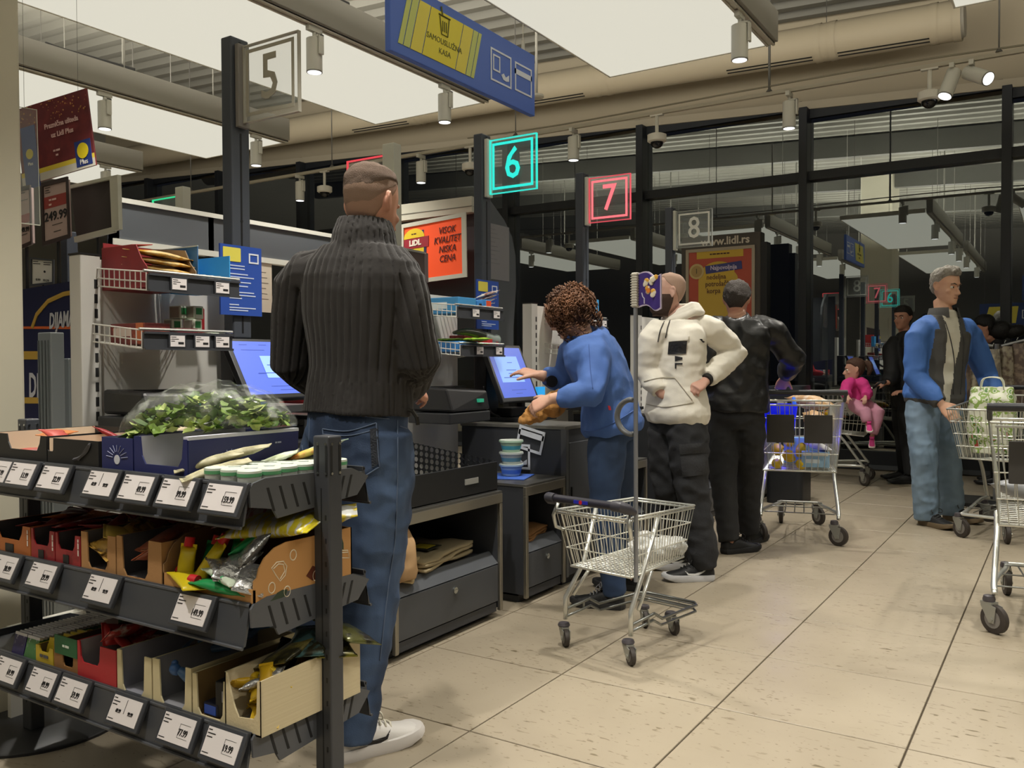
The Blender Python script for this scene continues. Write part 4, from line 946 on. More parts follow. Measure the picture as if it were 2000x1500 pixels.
def terminal(y,label,yl,yr,zt,zb,win):
    """black column with a tilted blue touch screen facing +x"""
    r=root('checkout_screen',label,'screen',(-2.84,y,.846))
    G().bb(-.04,-.065,0,.045,.065,.43).o('column',r,BLACK,bev=.006)
    a=Vector((.14,0,zt-.845)); b=Vector((.26,0,zb-.845)); e=(b-a); nrm=Vector((-e.z,0,e.x)).normalized(); nrm=nrm if nrm.x>0 else -nrm
    yl-=y; yr-=y; back=nrm*-.028
    P=lambda t,yy,k=0: a+e*t+Vector((0,yy,0))+nrm*k
    G().hexa([P(1.08,yl-.02)+back,P(1.08,yr+.02)+back,P(-.06,yr+.02)+back,P(-.06,yl-.02)+back,P(1.08,yl-.02),P(1.08,yr+.02),P(-.06,yr+.02),P(-.06,yl-.02)]).o('bezel',r,M('#1d1e21',.35),bev=.004)
    s=G().quad(P(1,yl,.001),P(1,yr,.001),P(0,yr,.001),P(0,yl,.001)).o('display',r,M('#4c63c4',.3,emit=.55),fixn=False)
    c0,c1,t0,t1=win; yy=lambda c: yl+(yr-yl)*c
    G().quad(P(t1,yy(c0),.0025),P(t1,yy(c1),.0025),P(t0,yy(c1),.0025),P(t0,yy(c0),.0025)).o('dialog_box',s,M('#7fa4e6',.4,emit=.6),fixn=False)
    g=G()
    for t,ca,cb in ((.3,.45,.6),(.45,.35,.65),(.52,.38,.5),(t1-.1,.2,.8)):
        g.quad(P(t+.012,yy(ca),.0035),P(t+.012,yy(cb),.0035),P(t,yy(cb),.0035),P(t,yy(ca),.0035))
    for t,ca,cb in ((.06,.1,.2),(.06,.35,.45),(.16,.1,.4),(.85,.3,.75),(.92,.4,.6)): g.quad(P(t+.01,yy(ca),.002),P(t+.01,yy(cb),.002),P(t,yy(cb),.002),P(t,yy(ca),.002))
    g.o('screen_text',s,M('#3a4fa6',.4,emit=.4),fixn=False)
    G().tube([(.04,0,.3),(.12,.1,(zt+zb)/2-.845-.02),(.16,.18,(zt+zb)/2-.845-.02)],.018,8).o('screen_arm',r,BLACK)
    G().bb(.045,-.05,.0,.30,.30,.022).o('scanner_plate',r,M('#232427',.3),bev=.003); G().bb(.06,.02,.022,.16,.2,.075).o('scanner',r,M('#17181a',.3),bev=.006)
    G().bb(.02,.16,.10,.24,.27,.12).bb(.08,.2,.02,.12,.24,.11).o('card_terminal',r,M('#202124',.35),bev=.005)
    return r
t5=terminal(2.383,'tilted blue touch screen on black column in front of the sweater man',2.215,2.60,1.262,1.058,(.30,.80,.28,.70))
t6=terminal(4.155,'tilted blue touch screen that the woman is touching',3.95,4.29,1.262,.985,(.12,.80,.18,.70))
t7=terminal(5.40,'dark touch screen terminal behind the woman and the hoodie man',5.3,5.62,1.262,.985,(.12,.80,.18,.70)); t8=terminal(6.97,'touch screen terminal behind the man in black jacket',6.85,7.2,1.262,.985,(.12,.80,.18,.70))
G().tube(catmull([(.03,-.065,.2),(.06,-.05,.06),(.12,-.03,.02),(.2,-.035,-.055),(.28,-.035,-.05),(.33,-.02,.0),(.34,.0,.01)],5),.006,6).o('cable',t6,BLACK,smooth=True)
ps=G().bb(.03,.02,.15,.05,.10,.24).o('status_light',t6,M('#2a8fd0',.3,emit=.8)); ps.location=(.17,.2,-.05)
def printer(y0,y1,z0,z1,label,arm=True):
    r=root('receipt_printer',label,'printer',(XB+.024,(y0+y1)/2,z0)); h=(y1-y0)/2; H_=z1-z0
    G().hexa([(.03,-h,0),(.30,-h,0),(.30,h,0),(.03,h,0),(.03,-h,H_*1.1),(.26,-h,H_),(.28,h,H_*.85),(.03,h,H_*1.0)]).o('housing',r,M('#1b1b1d',.35),bev=.012)
    G().bb(.10,-h*.5,H_*.98,.2,h*.5,H_*1.06).o('paper_slot',r,M('#0c0c0d',.4)); G().bb(.285,h*.35,H_*.35,.305,h*.6,H_*.5).o('status_light',r,M('#2a8f70',.3,emit=.5))
    if arm: G().bb(.03,-h-.02,-.06,.30,h,-.005).bb(.0,-.03,-.05,.05,.03,.05).o('bracket',r,M('#242528',.4),bev=.006)
    return r
printer(1.80,2.10,1.0,1.08,'black receipt printer on the first divider panel above the salad bag')
printer(3.50,3.84,.93,1.05,'black receipt printer beside the hand of the sweater man')
printer(5.0,5.27,.93,1.05,'black receipt printer behind the curly haired woman')
def info(y0,y1,label):
    r=root('info_board',label,'sign',(-2.795,0,0)); G().bb(-.008,y0,1.37,0,y1,1.648).o('board',r,M('#2a4b9e',.45)); w=y1-y0
    G().prism(rrect(w*.42,.055,.004,2,y0+w*.27,1.61),(0,0,0),Y_,Z_,(.002,0,0)).o('yellow_badge',r,M('#d6cb55',.5)); g=G(); frame(g,w*.24,.04,.006,(0,y0+w*.8,1.602),Y_,Z_,(.002,0,0)); g.o('card_icon',r,WI)
    g=G()
    for i,(z,l) in enumerate(((1.565,.5),(1.553,.5),(1.532,.6),(1.52,.8),(1.50,.7),(1.485,.6),(1.46,.8),(1.448,.85),(1.436,.4),(1.41,.3),(1.398,.85),(1.388,.6))): g.bb(0,y0+w*.2,z,.0015,y0+w*(.2+l*.75),z+.004)
    g.o('printed_lines',r,M('#c4cfe8',.5),kind='stuff'); return r
info(2.256,2.462,'blue instruction board with yellow badge on the first lane post'); info(4.005,4.225,'blue instruction board with yellow badge behind the cucumber')
# perforated bagging tray with round holes
r=root('bagging_tray','black bagging tray with a perforated end wall on the packing cabinet','tray',(XF,2.98,.587)); D=-.655
G().bb(D,-.36,0,0,.36,.008).o('tray_floor',r,M('#8d8f90',.3,.8)); G().bb(-.012,-.36,.0,0,.36,.135).bb(D,-.36,0,D+.01,.36,.14).bb(D,-.36,.008,-.012,-.35,.14).o('side_wall',r,M('#1f2022',.4),bev=.003)
def perforated(g,w,h0,h1,nx,nz,rad,y,x0):
    for i in range(nx):
        for k in range(nz):
            a,b=x0+w*i/nx,x0+w*(i+1)/nx; hh=lambda x,t:h0+(h1-h0)*(x-x0)/w if False else None
            top=lambda x:h0+(h1-h0)*((x-x0)/w); z0=lambda x:.01+(top(x)-.01)*k/nz; z1=lambda x:.01+(top(x)-.01)*(k+1)/nz
            off=0
            cx=(a+b)/2; cz=(z0(cx)+z1(cx))/2; n=12; sq=[]; ci=[]
            for q in range(n):
                t=2*math.pi*(q+.5)/n; c_,s_=math.cos(t),math.sin(t); m_=max(abs(c_),abs(s_)); x=cx+(b-a)/2*c_/m_; sq.append((x,y,cz+(z1(x)-z0(x))/2*s_/m_)); ci.append((cx+rad*c_,y,cz+rad*s_))
            for dy in (0,.004):
                g.add([(p[0],p[1]+dy,p[2]) for p in sq+ci],[(q,(q+1)%n,n+(q+1)%n,n+q) for q in range(n)])
            g.add(ci+[(p[0],p[1]+.004,p[2]) for p in ci],[(q,(q+1)%n,n+(q+1)%n,n+q) for q in range(n)])
g=G(); perforated(g,.645,.22,.135,20,6,.0125,.355,D); g.o('perforated_wall',r,M('#161719',.45),fixn=False)
G().bb(.0,.1,.055,.004,.2,.08).o('name_plate',r,M('#8f8f8c',.4)); G().bb(-.35,-.2,.008,-.1,.1,.014).o('blue_mat',r,M('#3f5fa8',.5))
# things in and on the cabinets
def bag_sheet(name,label,c,w,l,n,mt,cat='bag',rz=0,group=None,th=.012,seed=0,sag=.01):
    r=root(name,label,cat,c,rz,group); rd=random.Random(seed)
    for i in range(n):
        g=G(); N=8; rows=[]
        for a in range(N+1):
            row=[]
            for b in range(N+1):
                x=(a/N-.5)*w; y=(b/N-.5)*l; z=i*th+sag*noise.noise(Vector((x*9+i*3+seed,y*9,i*2.1)))*1.6+.004
                row.append(Vector((x+rd.uniform(-.003,.003),y+rd.uniform(-.003,.003),z)))
            rows.append(row)
        bot=[p-Vector((0,0,th*.7)) for row in rows for p in row]; top=[p for row in rows for p in row]; W_=N+1
        fs=[(a*W_+b,(a+1)*W_+b,(a+1)*W_+b+1,a*W_+b+1) for a in range(N) for b in range(N)]; off=W_*W_
        rim=[a*W_ for a in range(N+1)]+[N*W_+b for b in range(1,N+1)]+[a*W_+N for a in range(N-1,-1,-1)]+[b for b in range(N-1,0,-1)]
        g.add(top+bot,fs+[tuple(off+q for q in f[::-1]) for f in fs]+[(rim[k],rim[(k+1)%len(rim)],off+rim[(k+1)%len(rim)],off+rim[k]) for k in range(len(rim))])
        g.o('layer',r,mt,smooth=True)
    return r
CLOTH=M('#8d8266',.9,bump=(300,.2)); KRAFT=M('#a87a4c',.8,bump=(60,.15))
B1=bag_sheet('cotton_bag','folded beige cotton bag with yellow printed square in the cabinet compartment',(-2.42,3.02,.315),.30,.44,3,M('#a59677',.9,bump=(250,.15)),rz=.15,seed=2,th=.018)
G().bb(-.03,-.09,.052,.09,.03,.056).o('printed_square',B1,M('#2c2b22',.8)); G().bb(-.01,-.07,.055,.07,.01,.058).o('yellow_print',B1,M('#b5a428',.8))
bag_sheet('cotton_bag','stack of folded pale cotton bags at the front of the compartment',(-2.36,2.74,.30),.22,.20,4,M('#c4ad83',.9,bump=(250,.15)),rz=.5,seed=5,th=.016)
bag_sheet('paper_bag','flat brown paper bags stacked in the small cabinet compartment',(-2.42,3.77,.285),.3,.26,4,KRAFT,rz=.2,seed=8,th=.014,sag=.015)
g=G(); c0=Vector((-2.62,2.92,.46))
for i in range(7): g.ell(c0+Vector((random.uniform(-.07,.07),random.uniform(-.1,.1),random.uniform(-.06,.05))),(.07,.09,.055),10,7,rot=(random.uniform(-1,1),random.uniform(-1,1),0))
o=vox(g,'rolled_bag',.009,3,M('#5f584c',.9,bump=(60,.3)),None,wrinkle(.012,(14,14,14),3),(-2.62,2.92,.32)); tag(o,'crumpled dark grey cotton bag at the back of the compartment','bag')
g=G(); limb(g,[(-2.25,2.70,.31),(-2.255,2.69,.42),(-2.262,2.68,.50),(-2.262,2.675,.535)],[.055,.06,.045,.012],12)
o=vox(g,'paper_bag',.007,3,M('#b5936b',.85),None,wrinkle(.01,(12,12,8),9),(-2.25,2.70,.30)); tag(o,'upright tan paper bag sticking out beside the jeans','bag')
# crumpled paper bag on the counter, held by the woman
g=G(); P=[W(1015,822,d=4.2),W(1040,812,d=4.22),W(1065,797,d=4.22),W(1088,785,d=4.25),W(1096,780,d=4.25)]
for a,b_,r_ in zip(P,P[1:],(.03,.048,.06,.05)): g.ell((a+b_)/2,(r_*1.2,r_*1.4,r_*.9),10,7)
o=vox(g,'paper_bag',.006,2,M('#a9793f',.75),None,wrinkle(.022,(16,16,16),4),(-2.5,4.1,.846)); tag(o,'crumpled brown paper bag on the counter under the womans hand','bag')
me_=o.data; me_.polygons.foreach_set('use_smooth',[False]*len(me_.polygons))
# plastic tubs stacked on the small cabinet over a blue leaflet
G1=tag(G().bb(-.14,-.11,0,.14,.11,.004).o('leaflet',None,M('#4468c0',.5)),'blue leaflet lying under the plastic tubs','leaflet'); G1.location=(-2.47,3.77,.587); G1.rotation_euler=(0,0,.3)
for k,(c1,c2,lb) in enumerate((('#8fa8c4','#4e76c0','lowest plastic tub of the stack, clear with blue side'),('#b5bdbd','#5f93b0','middle plastic tub of the stack, grey with teal label'),('#a9c9b4','#4aa3c4','topmost plastic tub of the stack, green rim and pale label'))):
    r=root('plastic_tub',lb,'tub',(-2.44,3.80,.593+.062*k),.3+.2*k,'plastic tubs'); G().lathe([(.045,0),(.058,.048),(.064,.05),(.064,.058)],n=20).o('cup',r,M(c1,.3),auto=True)
    G().lathe([(.049,.012),(.056,.042)],n=20,cap=False).o('label_band',r,M(c2,.4),auto=True); G().lathe([(.062,.056),(.062,.061),(.03,.0605)],n=20).o('lid',r,M('#cdd5cc',.4),auto=True)
# wire shelves on the divider panels, with price rails
WIRE=M('#c9c7c0',.35)
def etag(g_parent, o, u, v, w, h, lines, big=None, dark=M('#33353a',.45)):
    pass
def wire_shelf(y0,y1,z,label,tags,d=.30):
    """basket from the panel (x=XB) out to +x, with a grey price rail in front"""
    r=root('wire_shelf',label,'shelf',(XB,y0,z)); L=y1-y0; g=G(); t=.0028
    for yy in (0,L): 
        for zz in (0,.028,.062): g.tube([(.0,yy,zz+.03),(d,yy,zz)],t,5)
        for k in range(11): x=d*k/10; zz=.03*(1-k/10); g.tube([(x,yy,zz),(x,yy,zz+.062)],t*.8,4)
    for k in range(14): yy=L*k/13; g.tube([(0,yy,.03),(d,yy,0)],t*.8,4)
    for k in range(4): x=d*k/3; g.tube([(x,0,.03*(1-k/3)),(x,L,.03*(1-k/3))],t,5)
    g.o('wires',r,WIRE,kind='stuff'); G().tube([(d,-.01,.066),(d,L+.01,.066)],.005,8).o('top_bar',r,M('#b5b5b0',.3,.6))
    G().bb(d+.003,0,.0,d+.012,L,.055).bb(d+.012,0,.05,d+.02,L,.058).bb(d+.012,0,-.004,d+.02,L,.004).o('price_rail',r,M('#3b3d42',.4))
    for k,f in enumerate(tags):
        tg=G().bb(d+.013,L*f-.034,.004,d+.021,L*f+.034,.05).o('price_tag',r,M('#37393e',.4)); G().bb(d+.021,L*f-.029,.008,d+.022,L*f+.029,.046).o('paper',tg,PAPER)
        ig=G(); ig.bb(d+.022,L*f+.002,.016,d+.0225,L*f+.024,.024)
        for q in range(3): ig.bb(d+.022,L*f-.026,.04-.007*q,d+.0225,L*f-.026+(.02,.03,.014)[q],.042-.007*q)
        ig.o('printing',tg,INK)
    return r
wire_shelf(1.81,2.19,1.425,'upper white wire shelf on the first divider panel',(.30,.78))
wire_shelf(1.79,2.155,1.228,'lower white wire shelf on the first divider panel',(.34,.62,.86))
wire_shelf(3.57,3.985,1.41,'upper white wire shelf beside the sweater mans shoulder',(.35,.82)); wire_shelf(3.6,3.995,1.215,'lower white wire shelf holding the cucumber',(.38,.84))
wire_shelf(4.96,5.26,1.41,'upper white wire shelf left of the curly hair',(.3,.8)); wire_shelf(4.96,5.26,1.215,'lower white wire shelf behind the womans shoulder',(.3,.8))
def carton(name,label,c,s,mt,cat='carton',rz=0,cut=None,inner=None,group=None,wall=.004,notch=None):
    """open-topped carton: x width, y depth, z height; notch = cut-down front edge (lower height fraction at -y side)"""
    r=root(name,label,cat,c,rz,group); w,d,h=s; f=h*(notch if notch else 1)
    im=inner or M('#8b8682',.8)  # grey default paints the shade inside the carton
    G().bb(-w/2,-d/2,0,w/2,d/2,wall).o('base',r,im)
    for nm,p in (('front_wall',(-w/2,-d/2,0,w/2,-d/2+wall,f)),('back_wall',(-w/2,d/2-wall,0,w/2,d/2,h))): G().mat(mt).bb(*p).o(nm,r)
    for sx in(-1,1):
        x0,x1=(sx*w/2-(wall if sx>0 else 0)),(sx*w/2+(wall if sx<0 else 0)); k=cut if cut else .0
        poly=[(-d/2+wall,0),(d/2-wall,0),(d/2-wall,h),(-d/2+wall+d*k,h),(-d/2+wall,f)] if notch else [(-d/2+wall,0),(d/2-wall,0),(d/2-wall,h),(-d/2+wall,h)]
        G().prism(poly,(x0,0,0),Y_,Z_,(x1-x0,0,0)).o('side_wall',r,mt)
    return r
def box_item(name,label,c,s,mt,cat='box',rz=0,group=None,face=None,fm=None,rx=0,ry=0,bev=.003):
    r=root(name,label,cat,c,rz,group,rot=(rx,ry,rz)); G().box((0,0,s[2]/2),s).o('carton',r,mt,bev=bev)
    if face:
        for i,(ax,cx,cy,w,h,m_) in enumerate(face):
            e=.0012
            if ax=='y': G().bb(cx*s[0]-w*s[0]/2,-s[1]/2-e,cy*s[2]-h*s[2]/2,cx*s[0]+w*s[0]/2,-s[1]/2,cy*s[2]+h*s[2]/2).o('printed_patch',r,m_)
            if ax=='x': G().bb(s[0]/2,cx*s[1]-w*s[1]/2,cy*s[2]-h*s[2]/2,s[0]/2+e,cx*s[1]+w*s[1]/2,cy*s[2]+h*s[2]/2).o('printed_patch',r,m_)
            if ax=='z': G().bb(cx*s[0]-w*s[0]/2,cy*s[1]-h*s[1]/2,s[2],cx*s[0]+w*s[0]/2,cy*s[1]+h*s[1]/2,s[2]+e).o('printed_patch',r,m_)
    return r
RED=M('#8c2a30',.55,var=(9,'#7a242a',.4,.7)); SKY=M('#3f8fd0',.5); ORN=M('#c4703a',.55)
def shelf_z(x): return 1.431+.03*(1-(x-XB)/.30)
# upper shelf, first panel
r=root('snack_carton','red open display carton with cut-away front holding yellow packets, top wire shelf','carton',(-2.79,1.94,1.44))
G().prism([(-.13,0),(.13,0),(.13,.07),(.10,.10),(.07,.15),(-.13,.15)],(0,-.10,0),X_,Z_,(0,.004,0)).o('side_wall',r,RED)
G().bb(-.13,-.096,0,-.126,.10,.17).o('back_wall',r,RED); G().prism([(-.13,0),(.13,0),(.13,.07),(.10,.10),(.07,.15),(-.13,.17)],(0,.098,0),X_,Z_,(0,.004,0)).o('side_wall',r,M('#8a7862',.7)); G().bb(.126,-.096,0,.13,.098,.04).o('front_lip',r,RED); G().bb(-.126,-.096,0,.126,.098,.004).o('base',r,RED)
G().hexa([(-.13,-.1,.15),(.05,-.1,.15),(.05,-.02,.158),(-.13,-.02,.158),(-.13,-.1,.152),(.05,-.1,.152),(.05,-.02,.161),(-.13,-.02,.161)]).o('top_flap',r,M('#a34a4a',.6))
def pouch(name,label,c,s,mt,cat='packet',rot=(0,0,0),group=None,band=None,seal=True,cap=None,lum=0,seed=0):
    """sealed flat pouch lying in its local xy plane: bulged body, crimped ends"""
    r=root(name,label,cat,c,rot=rot,group=group); w,l,t=s; rs=[]; N=9
    for i in range(N):
        f=i/(N-1)*2-1; k=(1-abs(f)**2.4); ww=w/2*(1-.12*k) ; tt=max(.0012,t/2*k**.7)
        ring=[]
        for j in range(12):
            a=2*math.pi*j/12; x=math.copysign(abs(math.cos(a))**.8,math.cos(a))*ww; z=math.sin(a)*tt
            z+=.10*t*noise.noise(Vector((x*60+seed*3.1,f*5,seed)))*k
            ring.append((x,f*l/2,z+t*.5))
        rs.append(ring)
    G().rings(rs).o('film',r,mt,smooth=True)
    if band: G().tube([(0,-l*.16,t*.5),(0,l*.16,t*.5)],1,12).o('label_band',r,band,smooth=True) if False else G().rings([[(math.copysign(abs(math.cos(2*math.pi*j/12))**.8,math.cos(2*math.pi*j/12))*w/2*.93,y*l,math.sin(2*math.pi*j/12)*t*.535+t*.5) for j in range(12)] for y in(-.16,0,.16)]).o('label_band',r,band,smooth=True)
    if seal:
        for s in(-1,1): G().bb(-w/2,s*l/2-.006,t*.5-.001,w/2,s*l/2+.006,t*.5+.001).o('crimped_end',r,mt)
    if cap: G().cyl((0,l/2,t*.5),(0,l/2+.022,t*.5),.013,.012,12).o('cap',r,cap,auto=True); 
    return r
for k in range(5): pouch('snack_packet','yellow snack packet lying in the red display carton',(-2.74,1.945,1.45+.026*k),(.17,.17,.024),M('#c9922e',.35,var=(30,'#d8c089',.45,.6)),rot=(.0,.15,.1*k),group='yellow packets in the red carton',seed=k)
r=root('display_card','tall blue carton back card behind the yellow packets','carton',(-2.80,2.058,1.44)); G().bb(-.10,-.003,0,.13,.0,.165).o('card',r,M('#3d6fa6',.5)); G().bb(-.10,-.004,.163,.13,.001,.167).o('card_edge',r,M('#b9c4c9',.5))
r=root('jar_carton','light blue open carton holding small jars, right end of top wire shelf','carton',(-2.75,2.125,1.44)); BL2=M('#3c9ada',.5)
G().prism([(-.1,0),(.1,0),(.1,.02),(.04,.025),(-.04,.09),(-.1,.11)],(0,-.055,0),X_,Z_,(0,.004,0)).o('side_wall',r,BL2); G().bb(-.1,.055,0,.1,.059,.14).o('side_wall',r,BL2); G().bb(-.1,-.051,0,-.096,.055,.14).o('back_wall',r,BL2); G().bb(-.096,-.051,0,.1,.055,.004).bb(.096,-.051,.004,.1,.055,.02).o('base',r,BL2)
for i in range(3):
    for q in range(2):
        j_=root('spice_jar','small white capped jar in the light blue carton','jar',(-2.69+.034*0-.05*q,2.09+.034*i,1.446),group='small jars in the blue carton'); G().lathe([(.0145,0),(.015,.006),(.015,.038),(.012,.042)],n=14).o('glass',j_,M('#c9a24a' if (i+q)%2 else '#b4602e',.3),auto=True); G().lathe([(.0155,.010),(.0155,.032)],n=14,cap=False).o('label_band',j_,M('#d6d2c2',.5),auto=True); G().lathe([(.0135,.042),(.0135,.058)],n=14).o('lid',j_,WHITE,auto=True)
j_=root('spice_jar','amber jar with white cap standing behind the small jars','jar',(-2.76,2.10,1.446)); G().lathe([(.02,0),(.02,.07),(.016,.075)],n=16).o('glass',j_,M('#b98e3c',.2),auto=True); G().lathe([(.019,.076),(.019,.10)],n=16).o('lid',j_,WHITE,auto=True)
# lower shelf, first panel
BR=M('#6b2d2b',.55,var=(20,'#b05a3a',.55,.7))
box_item('chocolate_box','dark red chocolate box with orange patch on the lower wire shelf',(-2.76,1.88,1.243),(.2,.10,.075),BR,face=(('y',-.15,.6,.5,.4,M('#cbb9ae',.6)),('y',.35,.6,.2,.8,M('#b5633c',.6)),('z',0,0,.6,.6,M('#7a3a34',.5))))
box_item('chocolate_box','second dark red chocolate box, middle of the lower wire shelf',(-2.74,1.985,1.243),(.2,.09,.06),M('#5a2428',.55),face=(('y',.1,.5,.5,.5,M('#8c4a42',.6)),('x',0,.5,.9,.8,M('#7c2430',.5))))
MT_=M('#d3dac8',.5); MB=M('#a39b8e',.6)
for k,(x,y,z) in enumerate(((-2.79,2.04,1.243),(-2.73,2.085,1.243),(-2.79,2.087,1.243),(-2.79,2.035,1.293),(-2.74,2.085,1.293),(-2.79,2.06,1.343),(-2.75,2.10,1.343),(-2.675,2.11,1.243))):
    box_item('gum_box','small pale green and white box stacked on the lower wire shelf',(x,y,z),(.05,.042,.048),MT_,rz=.1*(k%3),group='pale green gum boxes',face=(('x',0,.6,.6,.5,M('#2f7f4a',.5)),('x',0,.2,.7,.2,M('#d6d9cc',.5)),('y',0,.5,.8,.8,MB)))
box_item('chocolate_bar','flat red and green chocolate bar at the front of the lower wire shelf',(-2.67,2.03,1.243),(.06,.12,.014),M('#b23a36',.5),face=(('x',.2,.5,.3,.8,M('#2f8a3c',.5)),))
box_item('chocolate_bar','pale green striped bar leaning on the front edge of the lower shelf',(-2.65,2.11,1.243),(.05,.09,.012),M('#b8c9a4',.5),ry=-.3)
r=root('red_packet','tall red packet standing at the right end of the lower wire shelf','packet',(-2.80,2.135,1.243)); G().bb(-.04,-.02,0,.04,.02,.145).o('film',r,M('#b52730',.4),bev=.006); G().prism([(-.02,.02),(.0,.035),(.02,.02),(.0,.028)],(.0405,0,0),Y_,Z_,(.001,0,0)).o('printed_arrow',r,WHITE)
# shelves of the second panel
box_item('candy_carton','bright blue sweets carton with white swirls on the upper wire shelf',(-2.76,3.68,1.432),(.26,.16,.085),M('#3f86b8',.5),face=(('y',0,.5,.45,.4,M('#c9d4d6',.5)),))
box_item('candy_carton','blue carton with dark round sweet on the upper wire shelf',(-2.70,3.80,1.432),(.14,.06,.075),M('#3a7fc2',.5),face=(('x',0,.6,.4,.4,M('#1c1c2a',.5)),('y',.1,.7,.3,.4,M('#1c1c2a',.5))))
box_item('candy_carton','blue and orange carton on the upper wire shelf',(-2.69,3.87,1.432),(.13,.05,.085),M('#4a90cf',.5),face=(('x',0,.75,.9,.35,M('#d2502c',.5)),))
for k in range(5): pouch('snack_packet','white and red chocolate packet leaning on the upper wire shelf',(-2.72+.012*k,3.93,1.455+.022*k),(.12,.09,.018),M('#d3cbc6',.4,var=(18,'#8a4a3a',.55,.62)),rot=(.2,-.25,.05*k),group='white packets on the upper shelf',seed=k+20)
box_item('candy_carton','bright blue carton of green packets on the lower wire shelf',(-2.76,3.70,1.236),(.25,.17,.055),M('#3a82c8',.5),face=(('y',-.1,.6,.2,.3,M('#c9d9dc',.5)),))
for k in range(6): pouch('gum_packet','lime green packet on the blue carton beside the cucumber',(-2.80+.045*k,3.72+.012*(k%2),1.292),(.05,.14,.018),M('#9bc23a',.4,var=(25,'#6f9a2a',.5,.6)),rot=(0,0,.2*k),group='lime green packets',seed=k+30)
for k in range(3): pouch('gum_packet','lime green packet standing at the end of the blue carton',(-2.66,3.81,1.24+.016*k),(.10,.05,.016),M('#a3cc32',.4),group='lime green packets standing',seed=k+40)
box_item('candy_carton','small red carton with white mark at the end of the lower wire shelf',(-2.68,3.875,1.236),(.12,.05,.07),M('#b32a30',.5),face=(('x',.1,.4,.4,.3,WHITE),)); box_item('candy_carton','grey carton with red corner at the end of the lower wire shelf',(-2.70,3.95,1.236),(.12,.07,.09),M('#8a8c92',.5),face=(('x',.35,.35,.3,.7,M('#b34048',.5)),))
r=root('cucumber','dark green wrapped cucumber lying across the cartons on the lower wire shelf','cucumber',(-2.66,3.80,1.325)); P=catmull([(0,-.2,.008),(0,-.1,.016),(0,0,.01),(0,.08,-.004),(0,.15,-.014)],4); G().tube(P,lerp_list([.008,.02,.023,.023,.014],len(P)),12).o('flesh',r,M('#2c3426',.3),smooth=True)
P=catmull([(0,.07,-.002),(0,.12,-.01),(0,.165,-.018),(0,.2,-.02)],3); G().tube(P,lerp_list([.0245,.027,.026,.03],len(P)),9).o('plastic_wrap',r,M('#b9c9c0',.15,alpha=.45),smooth=True)
box_item('red_carton','flat red carton lying behind the blue board on the lower shelf',(-2.84,3.93,1.30),(.1,.12,.03),M('#a83c38',.5))
# third panel goods
box_item('snack_carton','tall red carton on the wire shelf left of the curly hair',(-2.80,5.03,1.432),(.14,.10,.2),M('#b03028',.5)); box_item('jar_carton','sky blue carton card on the wire shelf right of the curly hair',(-2.70,5.20,1.432),(.05,.14,.17),M('#3f9ad8',.5))
for k in range(3): j_=root('spice_jar','white capped jar before the sky blue card','jar',(-2.65,5.14+.04*k,1.436),group='jars before the sky blue card'); G().lathe([(.015,0),(.015,.036),(.012,.04)],n=12).o('glass',j_,M('#c0a860',.3),auto=True); G().lathe([(.0135,.04),(.0135,.054)],n=12).o('lid',j_,WHITE,auto=True)
box_item('chocolate_box','dark red chocolate box on the lower shelf by the womans face',(-2.74,5.06,1.237),(.2,.13,.05),BR); box_item('chocolate_box','orange red box standing on the dark red chocolate box',(-2.76,5.08,1.288),(.1,.08,.05),M('#a84428',.5))
# ================================================================ FRONT RACK with three price-railed shelves
RKM=M('#3c3e43',.42); RKL=M('#515358',.4)
r=root('display_rack','dark double post display rack with three shelves of sweets in the foreground','rack',(-2.1,1.5,0))
ZT,ZM,ZB=.905,.640,.352
def ux(x): return x+2.1
for x,nm in ((-2.785,'post'),(-1.478,'post')):
    p=G().bb(ux(x)-.03,-.022,.012,ux(x)+.022,.022,1.003).o(nm,r,RKM,bev=.004)
    g=G()
    for z in (.985,.915): 
        for dy in(-.013,.013): g.cyl((ux(x)+.022,dy,z),(ux(x)+.0245,dy,z),.0035,n=8); g.cyl((ux(x)+dy,-.022,z),(ux(x)+dy,-.0245,z),.0035,n=8)
    g.o('screw',p,CHROME,kind='stuff'); g=G()
    for dy in(-.014,.014): g.bb(ux(x)+.0215,dy-.0035,.91,ux(x)+.023,dy+.0035,.98); g.bb(ux(x)+dy-.0035,-.023,.91,ux(x)+dy+.0035,-.0215,.98)
    g.bb(ux(x)-.005,-.0228,.1,ux(x)-.002,-.0215,.88)
    for k in range(12): g.bb(ux(x)+.008,-.023,.2+.055*k,ux(x)+.012,-.0215,.212+.055*k)
    g.o('slots',p,M('#1a1b1d',.6),kind='stuff')
for x,rad in ((-2.84,.27),(-1.478,.27)): G().lathe([(rad,0),(rad,.008),(rad*.97,.012),(.03,.014)],(ux(x),.05 if x<-2 else 0,0),n=40).o('base_plate',r,M('#26272a',.4),auto=True)
